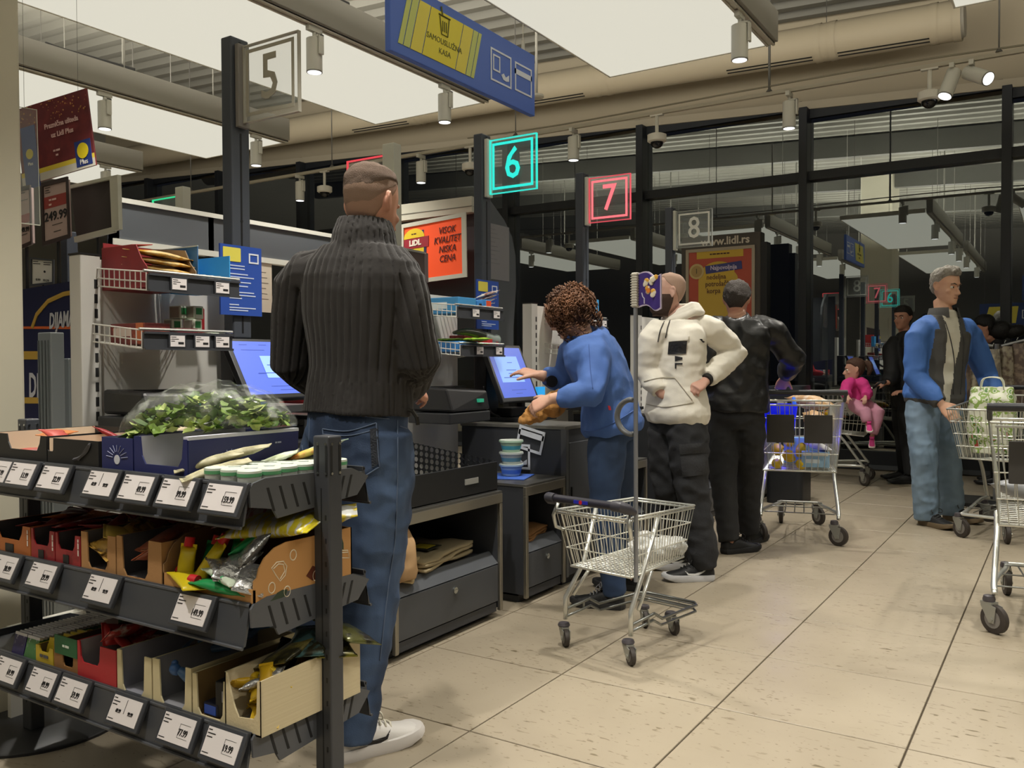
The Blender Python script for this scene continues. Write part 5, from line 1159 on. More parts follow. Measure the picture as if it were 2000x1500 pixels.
for zt,nm in ((ZT,'shelf'),(ZM,'shelf'),(ZB,'shelf')):
    s=G().bb(ux(-2.75),-.195,zt-.02,ux(-1.51),.155,zt-.006).o(nm,r,RKM)
    for x in(-1.507,-2.756):
        poly=[(-.215,.0),(-.205,.012),(-.17,.02),(.107,.014),(.141,.0),(.167,-.012),(.125,-.055),(-.136,-.075),(-.149,-.052),(-.213,-.04)]
        G().prism(poly,(ux(x)-.003,0,zt-.006),Y_,Z_,(.006,0,0)).o('side_bracket',s,RKL)
        g=G()
        for k,(y,sl) in enumerate([(-.165+.036*i,.018) for i in range(4)]+[(.052+.026*i,-.018) for i in range(3)]):
            g.prism([(y-.003,.0),(y+.004,.0),(y+.004+sl,-.055),(y-.003+sl,-.055)],(ux(x)+.0032,0,zt-.008),Y_,Z_,(.0006,0,0))
        g.o('slots',s,M('#17181a',.6),kind='stuff')
    for sgn,yy in ((-1,-.205),(1,.16)):
        G().hexa([(ux(-2.75),yy+sgn*.022,zt-.088),(ux(-1.515),yy+sgn*.022,zt-.088),(ux(-1.515),yy+sgn*.016,zt-.086),(ux(-2.75),yy+sgn*.016,zt-.086),(ux(-2.75),yy-.004,zt+.006),(ux(-1.515),yy-.004,zt+.006),(ux(-1.515),yy+.004,zt+.006),(ux(-2.75),yy+.004,zt+.006)]).o('price_rail',s,M('#424449',.4))
        g=G()
        for dz,e in ((-.0,0),(-.09,.022)): g.tube([(ux(-2.75),yy+sgn*(e+.004),zt+dz),(ux(-1.515),yy+sgn*(e+.004),zt+dz)],.004,6)
        g.o('rail_lip',s,M('#4c4e53',.4),kind='stuff')
# electronic price tags, tilted, clipped on the rails
TAGH=M('#3a3c41',.4)
def ptag(x,z,txt,label,two=False,w=.116,h=.066):
    e=root('price_tag',label,'price tag',(x,1.292,z),group='price tags on the rack rails',rot=(R(-26),0,0))
    G().bb(-w/2-.008,-.012,-h-.012,w/2+.008,.0,.002).o('holder',e,TAGH,bev=.003); p=G().bb(-w/2+.002,-.0135,-h-.002,w/2-.002,-.012,-.008).o('paper',e,PAPER)
    o=(0,-.0138,0); g=G()
    for k,l in enumerate((.012,.026,.018)): g.bb(-w/2+.005,-.0142,-.013-.0075*k-.0022,-w/2+.005+l,-.0135,-.013-.0075*k)
    g.bb(-w/2+.005,-.0142,-h+.003,-w/2+.026,-.0135,-h+.0048)
    if two: g.bb(-.001,-.0142,-.045,.0004,-.0135,-.012)
    else: g.bb(.008,-.0142,-.024,.044,-.0135,-.0234); g.bb(.008,-.0142,-.054,.044,-.0135,-.0534); g.bb(.008,-.0142,-.054,.0086,-.0135,-.024)
    g.o('printing',p,INK)
    for t,xx,hh in ((txt if two else ((txt,.024,.015),))): text(t,(xx,-.0142,-.042),X_,Z_,hh,p,INK,sx=.72,bold=.0002)
def xat(px,py): return W(px,py,y=1.27).x
TG=[(ZT,((-2,925,'17.99','price tag cut off by the left frame edge, top rail'),(45,931,'13.99','price tag reading 13.99 on the top rail'),(107,938,'22.99','price tag reading 22.99 on the top rail'),(200,946,None,'price tag split into two prices, left of 49.99 on the top rail'),(270,955,'49.99','price tag reading 49.99 on the top rail'),(347,964,'99.99','price tag reading 99.99 on the top rail'),(437,974,'159.99','price tag reading 159.99 at the right end of the top rail'))),
 (ZM,((12,1112,'20.99','price tag reading 20.99 at the left end of the middle rail'),(85,1133,'29.99','price tag reading 29.99 on the middle rail'),(200,1160,None,'price tag split into two prices on the middle rail'),(378,1203,'149.99','price tag reading 149.99 on the middle rail'))),
 (ZB,((18,1312,'69.99','price tag reading 69.99 at the left end of the bottom rail'),(85,1337,'49.99','price tag reading 49.99 on the bottom rail'),(143,1352,'59.99','brighter price tag reading 59.99 on the bottom rail'),(248,1393,None,'price tag split into two prices on the bottom rail'),(350,1428,'77.99','price tag reading 77.99 on the bottom rail'),(437,1461,'19.99','price tag reading 19.99 at the right end of the bottom rail')))]
ORD={7:('leftmost','second','third','fourth','fifth','sixth','last'),4:('leftmost','second','third','last'),6:('leftmost','second','third','fourth','fifth','last')}
for zt,l in TG:
    for (px,py,t,lb),od in zip(l,ORD[len(l)]): lb=od+' '+lb; ptag(xat(px,py),zt+.002,(('69.99',-.022,.009),('99.99',.026,.009)) if t is None else t,lb,t is None)
# ---------------------------------------------------------------- top shelf
GRI=M('#8f8a86',.8); PUR=M('#232a5e',.5); BLK=M('#19191b',.5)
def tray(name,label,x0,x1,y0,y1,z,h,mt,inner=GRI,front=(0,1),fh=.4,cat='carton'):  # grey and dark inner colours paint the shade inside the cartons
    """open carton in world coordinates; front wall full height except a window between the fractions front, where it drops to fh*h"""
    r=root(name,label,cat,((x0+x1)/2,(y0+y1)/2,z)); w,d=(x1-x0)/2,(y1-y0)/2; t=.0035
    G().bb(-w,-d,0,w,d,t).o('base',r,inner); G().mat(mt).bb(-w,d-t,0,w,d,h).o('back_wall',r)
    a,b=-w+2*w*front[0],-w+2*w*front[1]; e=min(.02,(b-a)*.15)
    G().prism([(-w,0),(w,0),(w,h),(b,h),(b-e*.3,h*fh+e),(b-e,h*fh),(a+e,h*fh),(a+e*.3,h*fh+e),(a,h),(-w,h)],(0,-d,0),X_,Z_,(0,t,0)).o('front_wall',r,mt)
    for s in(-1,1): 
        g=G().mat(mt); g.bb(s*w-(t if s>0 else 0),-d+t,0,s*w+(t if s<0 else 0),d-t,h); g.mat(inner); g.bb(s*(w-t)-(.0008 if s>0 else 0),-d+t,t,s*(w-t)+(.0008 if s<0 else 0),d-t,h-.001); g.o('side_wall',r)
    return r
c=tray('chocolate_carton','black open carton with pale inside at the left end of the top shelf',-2.62,-2.33,1.30,1.62,ZT,.075,BLK,M('#c9b49c',.8),(.3,.9),.45)
c=tray('chocolate_carton','black open carton with grey steam swirl on its front, top shelf',-2.325,-2.09,1.30,1.62,ZT,.072,BLK,M('#c9b49c',.8),(.0,.12),.5)
g=G()
for k in range(2): g.tube(catmull([(.01+.02*k,-.1625,.02),(.04,-.1625,.028),(.06+.01*k,-.1625,.045),(.085,-.1625,.066)],4),[.004]*12+[.001],4)
g.o('printed_swirl',c,M('#55555a',.6))
for k in range(7): pouch('chocolate_sachet','small red and orange sachet in the black cartons on the top shelf',(-2.55+.045*k,1.38+.05*(k%3),ZT+.01+.05*(k%2)),(.07,.09,.016),M(['#a8423a','#c07a4a','#8a2c30'][k%3],.4),rot=(.1*k,.1,.5*k),group='sachets in the black cartons',seed=k)
r=root('chocolate_box','small black tray lying at the back of the black cartons','carton',(-2.20,1.60,ZT+.072)); G().bb(-.06,-.05,0,.06,.05,.03).bb(-.05,-.04,.03,.05,.04,.032).o('carton',r,BLK,bev=.003)
pouch('tea_sachet','cream paper sachet leaning on the black tray',(-2.12,1.60,ZT+.09),(.06,.1,.012),M('#c9b89a',.6),rot=(.4,.5,.3))
c=tray('salad_box','dark blue carton with pale floral print under the left half of the salad bag',-2.075,-1.945,1.30,1.60,ZT,.085,PUR,M('#55586a',.7),(.0,.0001),.9)
G().prism(circ(.012,12),(-.0,-.1502,.03),X_,Z_,(0,-.001,0)).o('printed_cup',c,M('#c6c8d2',.6)); g=G()
for k in range(9): a=R(20*k+10); g.tube([(.018*math.cos(a),-.151,.032+.018*math.sin(a)),(.045*math.cos(a),-.151,.032+.035*math.sin(a))],.0012,4)
g.o('printed_leaves',c,M('#8f94b4',.6))
c=tray('salad_box','second dark blue open carton with white inside edge and long printed side',-1.94,-1.735,1.30,1.645,ZT,.092,PUR,M('#b9b9bd',.7),(.12,.93),.28)
G().hexa([(.066,-.17,.0),(.1035,-.17,0),(.1035,.17,0),(.066,.17,0),(.101,-.171,.09),(.1065,-.171,.09),(.1065,.173,.09),(.101,.173,.09)]).o('printed_side',c,PUR); G().bb(.088,-.172,.09,.107,.173,.098).o('folded_flap',c,M('#c3c4d4',.7)); g=G()
for k in range(8): a=R(22*k); g.tube([(.1075,-.05+.015*math.cos(a),.03+.012*math.sin(a)),(.1075,-.05+.04*math.cos(a),.03+.03*math.sin(a))],.0014,4)
g.o('printed_leaves',c,M('#8a8fc0',.6)); scribble(2,(.1078,.10,.065),Y_,Z_,.004,c,M('#a9adcf',.6))
# salad leaves in a clear bag
r=root('salad_bag','large clear plastic bag of green salad leaves lying on the blue cartons','salad',(-1.90,1.49,ZT+.088)); rd=random.Random(4); g=G()
LG=[M('#6f8a3a',.5),M('#8aa04c',.5),M('#4a6a2a',.5),M('#a9b86a',.5)]
for i in range(420):
    a=rd.uniform(-1,1); b=rd.uniform(-1,1); 
    if a*a+b*b>1: continue
    p=Vector((a*.215,b*.13,.010+.100*(1-(a*a+b*b)**1.2)*rd.uniform(.25,1))); l=rd.uniform(.03,.06); w_=l*.55; E_=Euler((rd.uniform(-.6,.6),rd.uniform(-.6,.6),rd.uniform(0,6.3))).to_matrix()
    pr=[(-l/2,0,0),(-l*.2,w_*.45,.006),(l*.2,w_*.5,.004),(l/2,0,.008),(l*.2,-w_*.5,.006),(-l*.2,-w_*.45,.003)]
    g.mat(LG[i%4]); q=[p+E_@Vector(v) for v in pr]; mid=p+E_@Vector((0,0,-.004)); g.add(q+[mid],[(k,(k+1)%6,6) for k in range(6)])
g.o('salad_leaves',r,kind='stuff',fixn=False); g=G(); N=26; M2=14; rows=[]
for i in range(N+1):
    a=i/N*2-1; ring=[]
    for j in range(M2):
        t=2*math.pi*j/M2; w_=.142*(1-abs(a)**3.2)+.02; hh=.060*(1-abs(a)**2.6)+.006; y=math.cos(t)*w_; z=hh+.004+math.sin(t)*hh
        k=.012*noise.noise(Vector((a*9,y*28,z*28)))+.010*noise.noise(Vector((a*26,y*60,2))); ring.append((a*.235,y+k,max(.001,z+k)))
    rows.append(ring)
g.rings(rows); film=bpy.data.materials.new('film'); film.use_nodes=True; nt=film.node_tree; bb_=nt.nodes['Principled BSDF']; bb_.inputs['Base Color'].default_value=(.72,.76,.70,1); bb_.inputs['Roughness'].default_value=.12; bb_.inputs['Alpha'].default_value=.22
nz=nt.nodes.new('ShaderNodeTexNoise'); nz.inputs['Scale'].default_value=24; nz.inputs['Detail'].default_value=5; rp=nt.nodes.new('ShaderNodeValToRGB'); rp.color_ramp.elements[0].position=.50; rp.color_ramp.elements[0].color=(.05,)*3+(1,); rp.color_ramp.elements[1].position=.66; rp.color_ramp.elements[1].color=(.34,)*3+(1,)
tcn=nt.nodes.new('ShaderNodeTexCoord'); nt.links.new(tcn.outputs['Object'],nz.inputs['Vector']); nt.links.new(nz.outputs['Fac'],rp.inputs[0]); nt.links.new(rp.outputs[0],bb_.inputs['Alpha'])
g.o('plastic_film',r,film,smooth=True); r.rotation_euler=(0,R(-4),R(28))
# oat bars, sachets and mint tins
for k,(x,y,z,a,lb) in enumerate(((-1.73,1.36,.93,.6,'pale oat bar leaning in front of the blue carton side'),(-1.70,1.42,.945,.9,'second pale oat bar leaning behind the first'),(-1.68,1.34,.915,.5,'cream wafer bar lying beside the mint tins'))): pouch('oat_bar',lb,(x,y,z),(.045,.15,.022),M('#b9b394',.5,var=(30,'#8f8a6a',.5,.7)),rot=(.25,.1,-a),seed=k)
for k,(x,y,c_) in enumerate(((-1.66,1.50,'#b9c2a2'),(-1.62,1.57,'#c9b45a'),(-1.60,1.60,'#a9c4b4'))): pouch('tea_sachet',('pale green sachet behind the mint tins','orange and yellow sachet behind the mint tins','mint coloured sachet behind the mint tins')[k],(x,y,.925+.012*k),(.09,.11,.02),M(c_,.45,var=(25,'#c07a3a' if k==1 else '#d9dccb',.5,.62)),rot=(.35,.0,-.8-.2*k),seed=k+9)
tin=None; TN=0
for i in range(3):
    for k in range(6):
        p=(-1.655+.056*i+.004*(k%2),1.318+.054*k,ZT-.004)
        if tin is None:
            tin=root('mint_tin','small round white mint tin with green lid band in rows on the top shelf','tin',p,0,'mint tins on the top shelf')
            G().lathe([(.025,0),(.026,.003),(.026,.022)],n=22).o('tin_body',tin,M('#bfc2bb',.35,var=(40,'#8f9690',.62,.7)),auto=True); G().lathe([(.0272,.021),(.0272,.029)],n=22,cap=False).o('green_band',tin,M('#5a9a6c',.4),auto=True); G().lathe([(.0272,.029),(.0268,.034),(.024,.0355),(.022,.0345)],n=22).o('lid',tin,M('#c9d2c6',.35,var=(30,'#7f9a86',.6,.68)),auto=True)
        else: dup(tin,None,p,rz=.7*k+i)
# ---------------------------------------------------------------- middle shelf
KR=M('#a67c50',.75,bump=(80,.1)); KRD=M('#8a6a48',.8)
ORP=M('#a8602c',.45); RDP=M('#8f2228',.42,var=(26,'#6a171d',.5,.7))
def pk(name,label,n,x0,x1,y0,y1,z,mts,s,group,seed,tilt=.3,cat='packet'):
    rd=random.Random(seed)
    for k in range(n):
        pouch(name,label,(rd.uniform(x0,x1),rd.uniform(y0,y1),z+.022+rd.uniform(0,.015)+.017*(k//2)),s,mts[k%len(mts)],rot=(rd.uniform(-tilt,tilt),rd.uniform(-tilt,tilt),rd.uniform(-.6,.6)),group=group,seed=seed+k)
WT=M('#d2c8c0',.5)
for k,(x0,x1,m_,lb) in enumerate(((-2.60,-2.41,ORP,'orange and black open packet carton at the left end of the middle shelf'),(-2.405,-2.29,RDP,'dark red open packet carton second on the middle shelf'),(-2.285,-2.17,RDP,'dark red open carton beside the brown kraft cartons, middle shelf'))):
    c=tray('packet_carton',lb,x0,x1,1.295,1.56,ZM,.085,m_,M('#3b3638',.7),(.08,.80),.5); w=(x1-x0)/2; scribble(3,(w*.88,-.1338,.055),Z_,-X_,.005,c,WT,seed=k); G().bb(-w*.35,-.1345,.008,w*.1,-.1328,.03).o('printed_badge',c,BLK)
    pk('snack_packet',('orange packet in the orange carton','dark red packet in the second carton','dark red packet in the third carton')[k],5,x0+.045,x1-.045,1.38,1.48,ZM+.02,[m_,M('#7a2a2c',.4)],(.075,.13,.016),('packets in the orange carton','packets in the second carton','packets in the third carton')[k],50+k*10)
for k in range(14): pouch('snack_bag','dark red snack bag in the pile at the back of the middle shelf',(-2.38+.024*k,1.52+.03*(k%3),ZM+.115+.012*(k%4)),(.10,.16,.018),M(['#8f2430','#a02c3a','#b04a3c'][k%3],.35,var=(22,'#c2a23a' if k%3==0 else '#4a1218',.58,.66)),rot=(.15,.05*k-.3,-1.0+.08*k),group='pile of dark red snack bags',seed=70+k)
c=tray('kraft_carton','brown kraft carton with yellow noodle packets on the middle shelf',-2.165,-2.015,1.295,1.58,ZM,.10,KR,M('#5c5a5e',.8),(.17,.78),.1)
pk('noodle_packet','yellow printed packet in the kraft carton',5,-2.12,-2.06,1.36,1.46,ZM+.02,[M('#b08a3a',.4,var=(40,'#6a4a1a',.5,.6)),M('#c2a24a',.4)],(.10,.13,.026),'yellow packets in the kraft carton',90,.5)
for k in range(7): pouch('yellow_sachet','yellow striped sachet in the row behind the kraft cartons',(-2.06+.022*k,1.57,ZM+.085+.003*k),(.05,.10,.012),M('#c29a2c',.4),rot=(.5,.2,-.9),group='row of yellow sachets',seed=k)
c=tray('kraft_carton','second brown kraft carton with dark brown packets on the middle shelf',-2.01,-1.83,1.295,1.58,ZM,.105,KR,M('#4f4d52',.8),(.12,.72),.08)
pk('brown_packet','brown chocolate packet in the second kraft carton',6,-1.95,-1.87,1.35,1.47,ZM+.025,[M('#7a4a30',.35,var=(30,'#c9a87a',.62,.7)),M('#8a4a34',.35)],(.08,.13,.022),'brown packets in the kraft carton',110,.6)
for k in range(3): pouch('crisp_bag','shiny brown foil bag lying on top of the kraft cartons',(-1.93+.07*k,1.53+.02*k,ZM+.125+.012*k),(.13,.16,.045),M(['#9a6a34','#6f4a2c','#8a5c34'][k],.25,.35),rot=(.1,-.2+.2*k,-1.1),group='foil bags over the kraft cartons',seed=130+k)
c=root('kraft_carton','big tan kraft carton with white outline print and leaf motifs on its side','carton',(-1.66,1.45,ZM)); KB=M('#b5854f',.7)
G().bb(-.165,-.155,0,.155,.155,.004).o('base',c,KRD); G().bb(-.165,.151,0,.155,.155,.125).o('back_wall',c,KRD); G().prism([(-.155,0),(-.151,0),(-.151,.035),(-.155,.035)],(-.165,0,0),Y_,Z_,(.32,0,0)).o('front_lip',c,KB)
side=[(-.155,0),(.155,0),(.155,.125),(-.06,.125),(-.095,.118),(-.125,.10),(-.14,.08),(-.146,.06),(-.155,.055)]
G().prism(side,(.151,0,0),Y_,Z_,(.004,0,0)).o('side_wall',c,KB); G().prism(side,(-.165,0,0),Y_,Z_,(.004,0,0)).o('side_wall',c,KRD)
WP=M('#d9cdb4',.6); g=G(); OX=.1555
def outl(pts,closed=True): g.tube([(OX,p[0],p[1]) for p in pts],.0014,4,closed=closed)
for cy_,cz_,a_ in ((-.105,.030,.012),(-.06,.012,.012),(-.04,.092,.012),(.03,.03,.012)): outl(circ(a_*.8,14,cy_,cz_,a_))
outl([(-.105,.075),(-.09,.085),(-.07,.083),(-.06,.07),(-.065,.05),(-.08,.04),(-.092,.055)]); outl([(-.10,.072),(-.085,.08),(-.07,.076),(-.066,.06),(-.08,.045)],False)
outl([(.075,.02),(.085,.06),(.11,.075),(.14,.07),(.145,.05),(.12,.055),(.10,.045),(.09,.02)]); outl([(.08,.055),(.105,.07),(.14,.065)],False); g.o('white_outline_print',c,WP,kind='stuff')
LF=M('#2f3d2c',.6); g=G()
for cy_,cz_,a_,s_ in ((-.085,.002,.5,.03),(.105,.10,-.9,.032)):
    g.prism([(cy_+math.cos(a_)*u*s_-math.sin(a_)*v*s_,max(.001,cz_+math.sin(a_)*u*s_+math.cos(a_)*v*s_)) for u,v in ((-1,0),(-.5,.38),(.1,.45),(.6,.3),(1,0),(.6,-.3),(.1,-.45),(-.5,-.38))],(OX-.0004,0,0),Y_,Z_,(.0012,0,0))
g.o('printed_leaf',c,LF); G().prism([(0,.035),(.02,.055),(.045,.045),(.05,.025),(.02,.02)],(OX-.0004,0,0),Y_,Z_,(.0012,0,0)).o('printed_hazelnut',c,M('#5a2c1c',.5))
PY=M('#cdb81c',.35); PG=M('#1f8a4c',.35); CAPR=M('#c0242c',.4); SIL=M('#b5b5b4',.25,.75,bump=(70,.6))
for x,y,z,s,m_,rt,lb,cp in ((-1.775,1.33,.66,(.05,.15,.03),PY,(1.35,.0,.15),'yellow squeeze pouch with red cap standing at the left of the big kraft carton',CAPR),
  (-1.715,1.335,.665,(.055,.19,.03),PY,(1.1,.3,-.45),'long yellow squeeze pouch leaning right with red cap in the big kraft carton',CAPR),
  (-1.745,1.375,.66,(.06,.15,.03),PG,(1.3,.1,.1),'green pouch standing behind the yellow squeeze pouches',CAPR),
  (-1.64,1.36,.69,(.055,.13,.03),PG,(1.0,.2,.5),'green squeeze pouch with red cap tilted left in the big kraft carton',CAPR),
  (-1.735,1.30,.652,(.07,.13,.028),PY,(.1,.1,1.2),'yellow pouch lying at the front edge with red cap facing out',CAPR),
  (-1.62,1.305,.652,(.05,.15,.026),PG,(.1,.0,1.75),'bright green squeeze pouch lying in front with red cap to the left',CAPR),
  (-1.60,1.40,.75,(.07,.14,.03),PG,(.5,-.3,-.7),'dark green pouch standing tilted at the back of the kraft carton',None)):
    pouch('squeeze_pouch',lb,(x,y,z),s,m_,rot=rt,cap=cp,seed=int(x*-100))
for k,(x,y,z,rt) in enumerate(((-1.61,1.34,.70,(.5,.2,.4)),(-1.58,1.37,.735,(.7,-.2,-.4)),(-1.56,1.33,.675,(.4,.3,.8)),(-1.65,1.33,.685,(.3,.1,1.1)))): pouch('silver_packet','crumpled silver foil packet in the big kraft carton',(x,y,z),(.07,.10,.03),SIL,rot=rt,group='silver packets in the kraft carton',seed=150+k)
pouch('bandage_packet','white and green banded packet at the front of the big kraft carton',(-1.62,1.31,.675),(.055,.12,.026),M('#b9c4b0',.45),rot=(.15,.1,1.4),band=M('#2f9a5c',.4),seed=160)
pouch('crisp_bag','pink striped snack bag lying on top of the big kraft carton',(-1.72,1.54,.775),(.16,.24,.04),M('#c08a94',.3,var=(18,'#d9cfd0',.5,.56,(1,8,1))),rot=(.15,.1,-1.0),seed=161)
pouch('crisp_bag','yellow and white crisp bag sticking out of the big kraft carton',(-1.595,1.45,.765),(.17,.22,.05),M('#c9b92c',.3,var=(14,'#c9c9c4',.52,.58,(1,6,1))),rot=(.1,.15,-1.2),seed=162)
pouch('crisp_bag','yellow crisp bag at the right rear of the big kraft carton',(-1.545,1.55,.775),(.12,.16,.04),M('#c2ad2a',.3,var=(14,'#c9c9c4',.55,.6)),rot=(.2,.1,-.8),seed=163)
# ---------------------------------------------------------------- bottom shelf
for row,(x,m_,lb) in enumerate(((-2.50,'#2a2650','dark purple chewing gum pack in the leftmost row of the bottom shelf'),(-2.435,'#3f6a3c','green chewing gum pack in the second row of the bottom shelf'))):
    for k in range(22):
        e=root('gum_pack',lb,'gum',(x,1.30+.0125*k,ZB),group=('purple gum packs','green gum packs')[row],rot=(R(-14),0,0)); G().bb(-.03,0,0,.03,.0095,.062).o('pack',e,M(m_,.45,var=(40,'#8a8a94',.58,.64))); G().bb(-.0305,-.0003,.056,.0305,.0098,.0635).o('foil_edge',e,M('#b5b3b8',.3,.4))
c=tray('gum_carton','low yellow carton beside the gum rows on the bottom shelf',-2.40,-2.315,1.30,1.46,ZB,.05,M('#b9a02c',.5),M('#6a5a3a',.8),(.2,.8),.7); scribble(2,(0,-.0812,.024),X_,Z_,.008,c,M('#4a4a52',.5))
for k in range(5): e=root('gum_pack','yellow chewing gum pack in the low yellow carton',"gum",(-2.355,1.32+.02*k,ZB+.006),group='yellow gum packs',rot=(R(-14),0,0)); G().bb(-.035,0,0,.035,.012,.058).bb(-.036,-.001,.02,.036,.013,.04).o('pack',e,M('#c9b030',.45))
c=tray('tea_carton','brown carton with green front flap on the bottom shelf',-2.31,-2.195,1.30,1.58,ZB,.075,M('#8a6238',.7),M('#54402c',.8),(.35,.8),.2)
G().bb(-.05,-.1425,.045,.056,-.14,.095).o('green_flap',c,M('#1f5a34',.5)); scribble(2,(.005,-.1432,.07),X_,Z_,.006,c,M('#c9d2c4',.5)); G().bb(-.057,.09,.075,.0575,.139,.10).o('green_back_flap',c,M('#143a28',.5))
e=box_item('tea_box','orange red box standing at the back of the bottom shelf',(-2.27,1.60,ZB+.01),(.07,.04,.15),M('#a8382a',.5),rx=-.2); box_item('tea_box','dark green box lying at the back of the bottom shelf',(-2.16,1.60,ZB+.01),(.13,.06,.11),M('#12382a',.5),rz=.3)
c=tray('sweets_carton','bright red open carton with white hang tabs on the bottom shelf',-2.19,-2.02,1.295,1.60,ZB,.098,M('#a8252c',.5),M('#8f8c90',.8),(.06,.60),.45)
for y in(-.06,.05): G().prism(rrect(.045,.04,.008,3),(-.083,y,.112),Y_,Z_,(.002,0,0)).o('hang_tab',c,M('#b9b3b2',.6))
pk('red_packet','red and white snack packet in the bright red carton',7,-2.15,-2.06,1.35,1.47,ZB+.03,[M('#a83a34',.4,var=(30,'#d0c4ba',.55,.65)),M('#b5302e',.4)],(.07,.10,.024),'packets in the bright red carton',170,.8)
CRM=M('#c9bd98',.7)
c=tray('toy_carton','cream edged carton with shade-tinted inside and blue gadgets, left of two on the bottom shelf',-2.015,-1.875,1.295,1.62,ZB,.105,CRM,M('#8a8a94',.75),(.12,.80),.05)
BG=M('#3f5f86',.4)
for k in range(3): e=root('toy_gadget','blue plastic blister packed gadget lying across the cream cartons','toy',(-1.90+.035*k,1.50+.03*k,ZB+.075+.026*k),.4,'blue gadgets on the cream cartons',rot=(.1,-.15,.5)); G().bb(-.075,-.05,0,.075,.05,.022).o('casing',e,BG,bev=.008); G().bb(-.05,-.03,.022,.03,.03,.025).o('window',e,M('#5a4048',.3)); G().tube([(.06,-.04,.012),(.06,.04,.012)],.008,8).o('handle',e,M('#4f7496',.3))
c=tray('toy_carton','cream edged carton with shade-tinted inside, right of two on the bottom shelf',-1.87,-1.725,1.295,1.62,ZB,.108,CRM,M('#8a8a90',.75),(.17,.86),.05)
e=root('toy_gadget','small blue plastic toy hanging on the inside wall of the cream carton','toy',(-1.775,1.34,ZB+.06),rot=(.3,.6,.6)); G().ell((0,0,0),(.05,.018,.015),12,8).o('casing',e,BG,smooth=True); G().ell((-.05,.0,-.005),(.016,.014,.014),10,6).ell((-.06,.01,.0),(.009,.009,.009),8,6).o('grip',e,M('#35598c',.4),smooth=True)
c=tray('toy_carton','cream edged carton holding black boxes on the bottom shelf',-1.72,-1.605,1.295,1.56,ZB,.10,CRM,M('#7a623c',.75),(.12,.95),.08)
e=box_item('black_box','black cardboard box standing in the carton',(-1.635,1.34,ZB+.005),(.05,.06,.085),M('#141416',.5),rz=.2,face=(('y',.1,.6,.4,.3,M('#8a8a92',.5)),)); box_item('black_box','black box with blue front lying in the carton',(-1.67,1.325,ZB+.005),(.05,.04,.03),M('#1a1c2c',.5),face=(('y',0,.5,.8,.7,M('#2a4aa0',.5)),))
pouch('black_packet','black plastic packet sticking up behind the black boxes',(-1.63,1.50,ZB+.09),(.07,.09,.02),M('#18181a',.3),rot=(.6,.2,.4))
c=root('sweets_carton','cream cut-out carton full of yellow sweets at the right end of the bottom shelf','carton',(-1.545,1.452,ZB)); CW=M('#cbbd9b',.7,bump=(150,.1,(1,.02,1)))
w,d,h=.06,.158,.135
G().bb(-w,-d,0,w,d,.004).o('base',c,GRI); G().bb(-w,d-.004,0,w,d,h).o('back_wall',c,CW)
for s in(-1,1): G().prism([(-d,0),(d,0),(d,h),(-d,h-.01)],(s*w-(.004 if s>0 else 0),0,0),Y_,Z_,(.004,0,0)).o('side_wall',c,CW)
G().prism([(-w,0),(w,0),(w,h-.01),(w-.012,h-.012),(w-.016,.05),(w-.026,.036),(-w+.045,.03),(-w+.032,.05),(-w+.022,h*.55),(-w+.006,h-.012),(-w,h-.01)],(0,-d,0),X_,Z_,(0,.004,0)).o('front_wall',c,CW)
SW=[M('#c9a51c',.35),M('#b58f1a',.35),M('#d2b43a',.3)]; rd=random.Random(12)
for k in range(26):
    pouch('sweet','yellow and silver wrapped sweet in the cream carton',(-1.545+rd.uniform(-.04,.036),1.30+.025+rd.uniform(0,.2)*(.4+k/40),ZB+.01+.1*(k/26)),(.032,.055,.02),SW[k%3] if k%4 else SIL,rot=(rd.uniform(-.8,.8),rd.uniform(-.8,.8),rd.uniform(0,3)),group='yellow wrapped sweets',seed=200+k)
for k in range(4): pouch('sweet_bag',('olive foil bag of sweets lying frontmost on the cream carton','teal foil bag of sweets second on the cream carton','mustard foil bag of sweets third on the cream carton','dark olive foil bag of sweets rearmost on the cream carton')[k],(-1.55+.012*k,1.45+.045*k,ZB+.125+.014*(k%2)),(.11,.14,.03),M(['#6a6234','#4a6a6a','#77702a','#5a5a30'][k],.25,.4,var=(20,'#2c2a1c',.5,.6)),rot=(.2,-.3+.2*k,.5*k),group='foil bags on the cream carton',seed=240+k)
# ================================================================ SHOPPING TROLLEYS
CHR=M('#d2d3cd',.28,.7); CHD=M('#8d8f8c',.3,.9); RUB=M('#3a3430',.6); HUB=M('#7a7672',.45)
def lerp3(a,b,t): return Vector(a)*(1-t)+Vector(b)*t
def caster(parent, p, ang, rad=.062, w=.028):
    """swivel caster whose tyre touches the ground below p"""
    e=bpy.data.objects.new('caster',None); COL.objects.link(e); e.parent=parent; e.location=p; e.rotation_euler=(0,0,ang); e.empty_display_size=.02
    g=G(); g.tube([(-w/2,0,rad),(-w/2*.8,0,rad),(w/2*.8,0,rad),(w/2,0,rad)],[rad*.9,rad,rad,rad*.9],24); g.o('tyre',e,RUB,auto=True)
    g=G(); g.cyl((-w*.55,0,rad),(w*.55,0,rad),rad*.62,n=20); g.o('wheel_hub',e,HUB,auto=True)
    g=G()
    for s in(-1,1): g.prism([(.012,rad*.75),(-.012,rad*.75),(-.022,rad*1.9),(.05,rad*2.15),(.052,rad*1.85)],(s*w*.72-(.002),0,0),Y_,Z_,(.004,0,0)); g.cyl((s*w*.6,0,rad),(s*w*.95,0,rad),.009,n=10)
    g.bb(-w*.75,-.0,rad*1.95,w*.75,.055,rad*2.15); g.o('fork',e,M('#a3a49e',.35,.6))
    G().lathe([(.024,rad*2.15),(.026,rad*2.3),(.022,rad*2.55),(.012,rad*2.6)],(0,.028,0),16).o('swivel_cap',e,M('#4a464a',.4),auto=True)
    return e
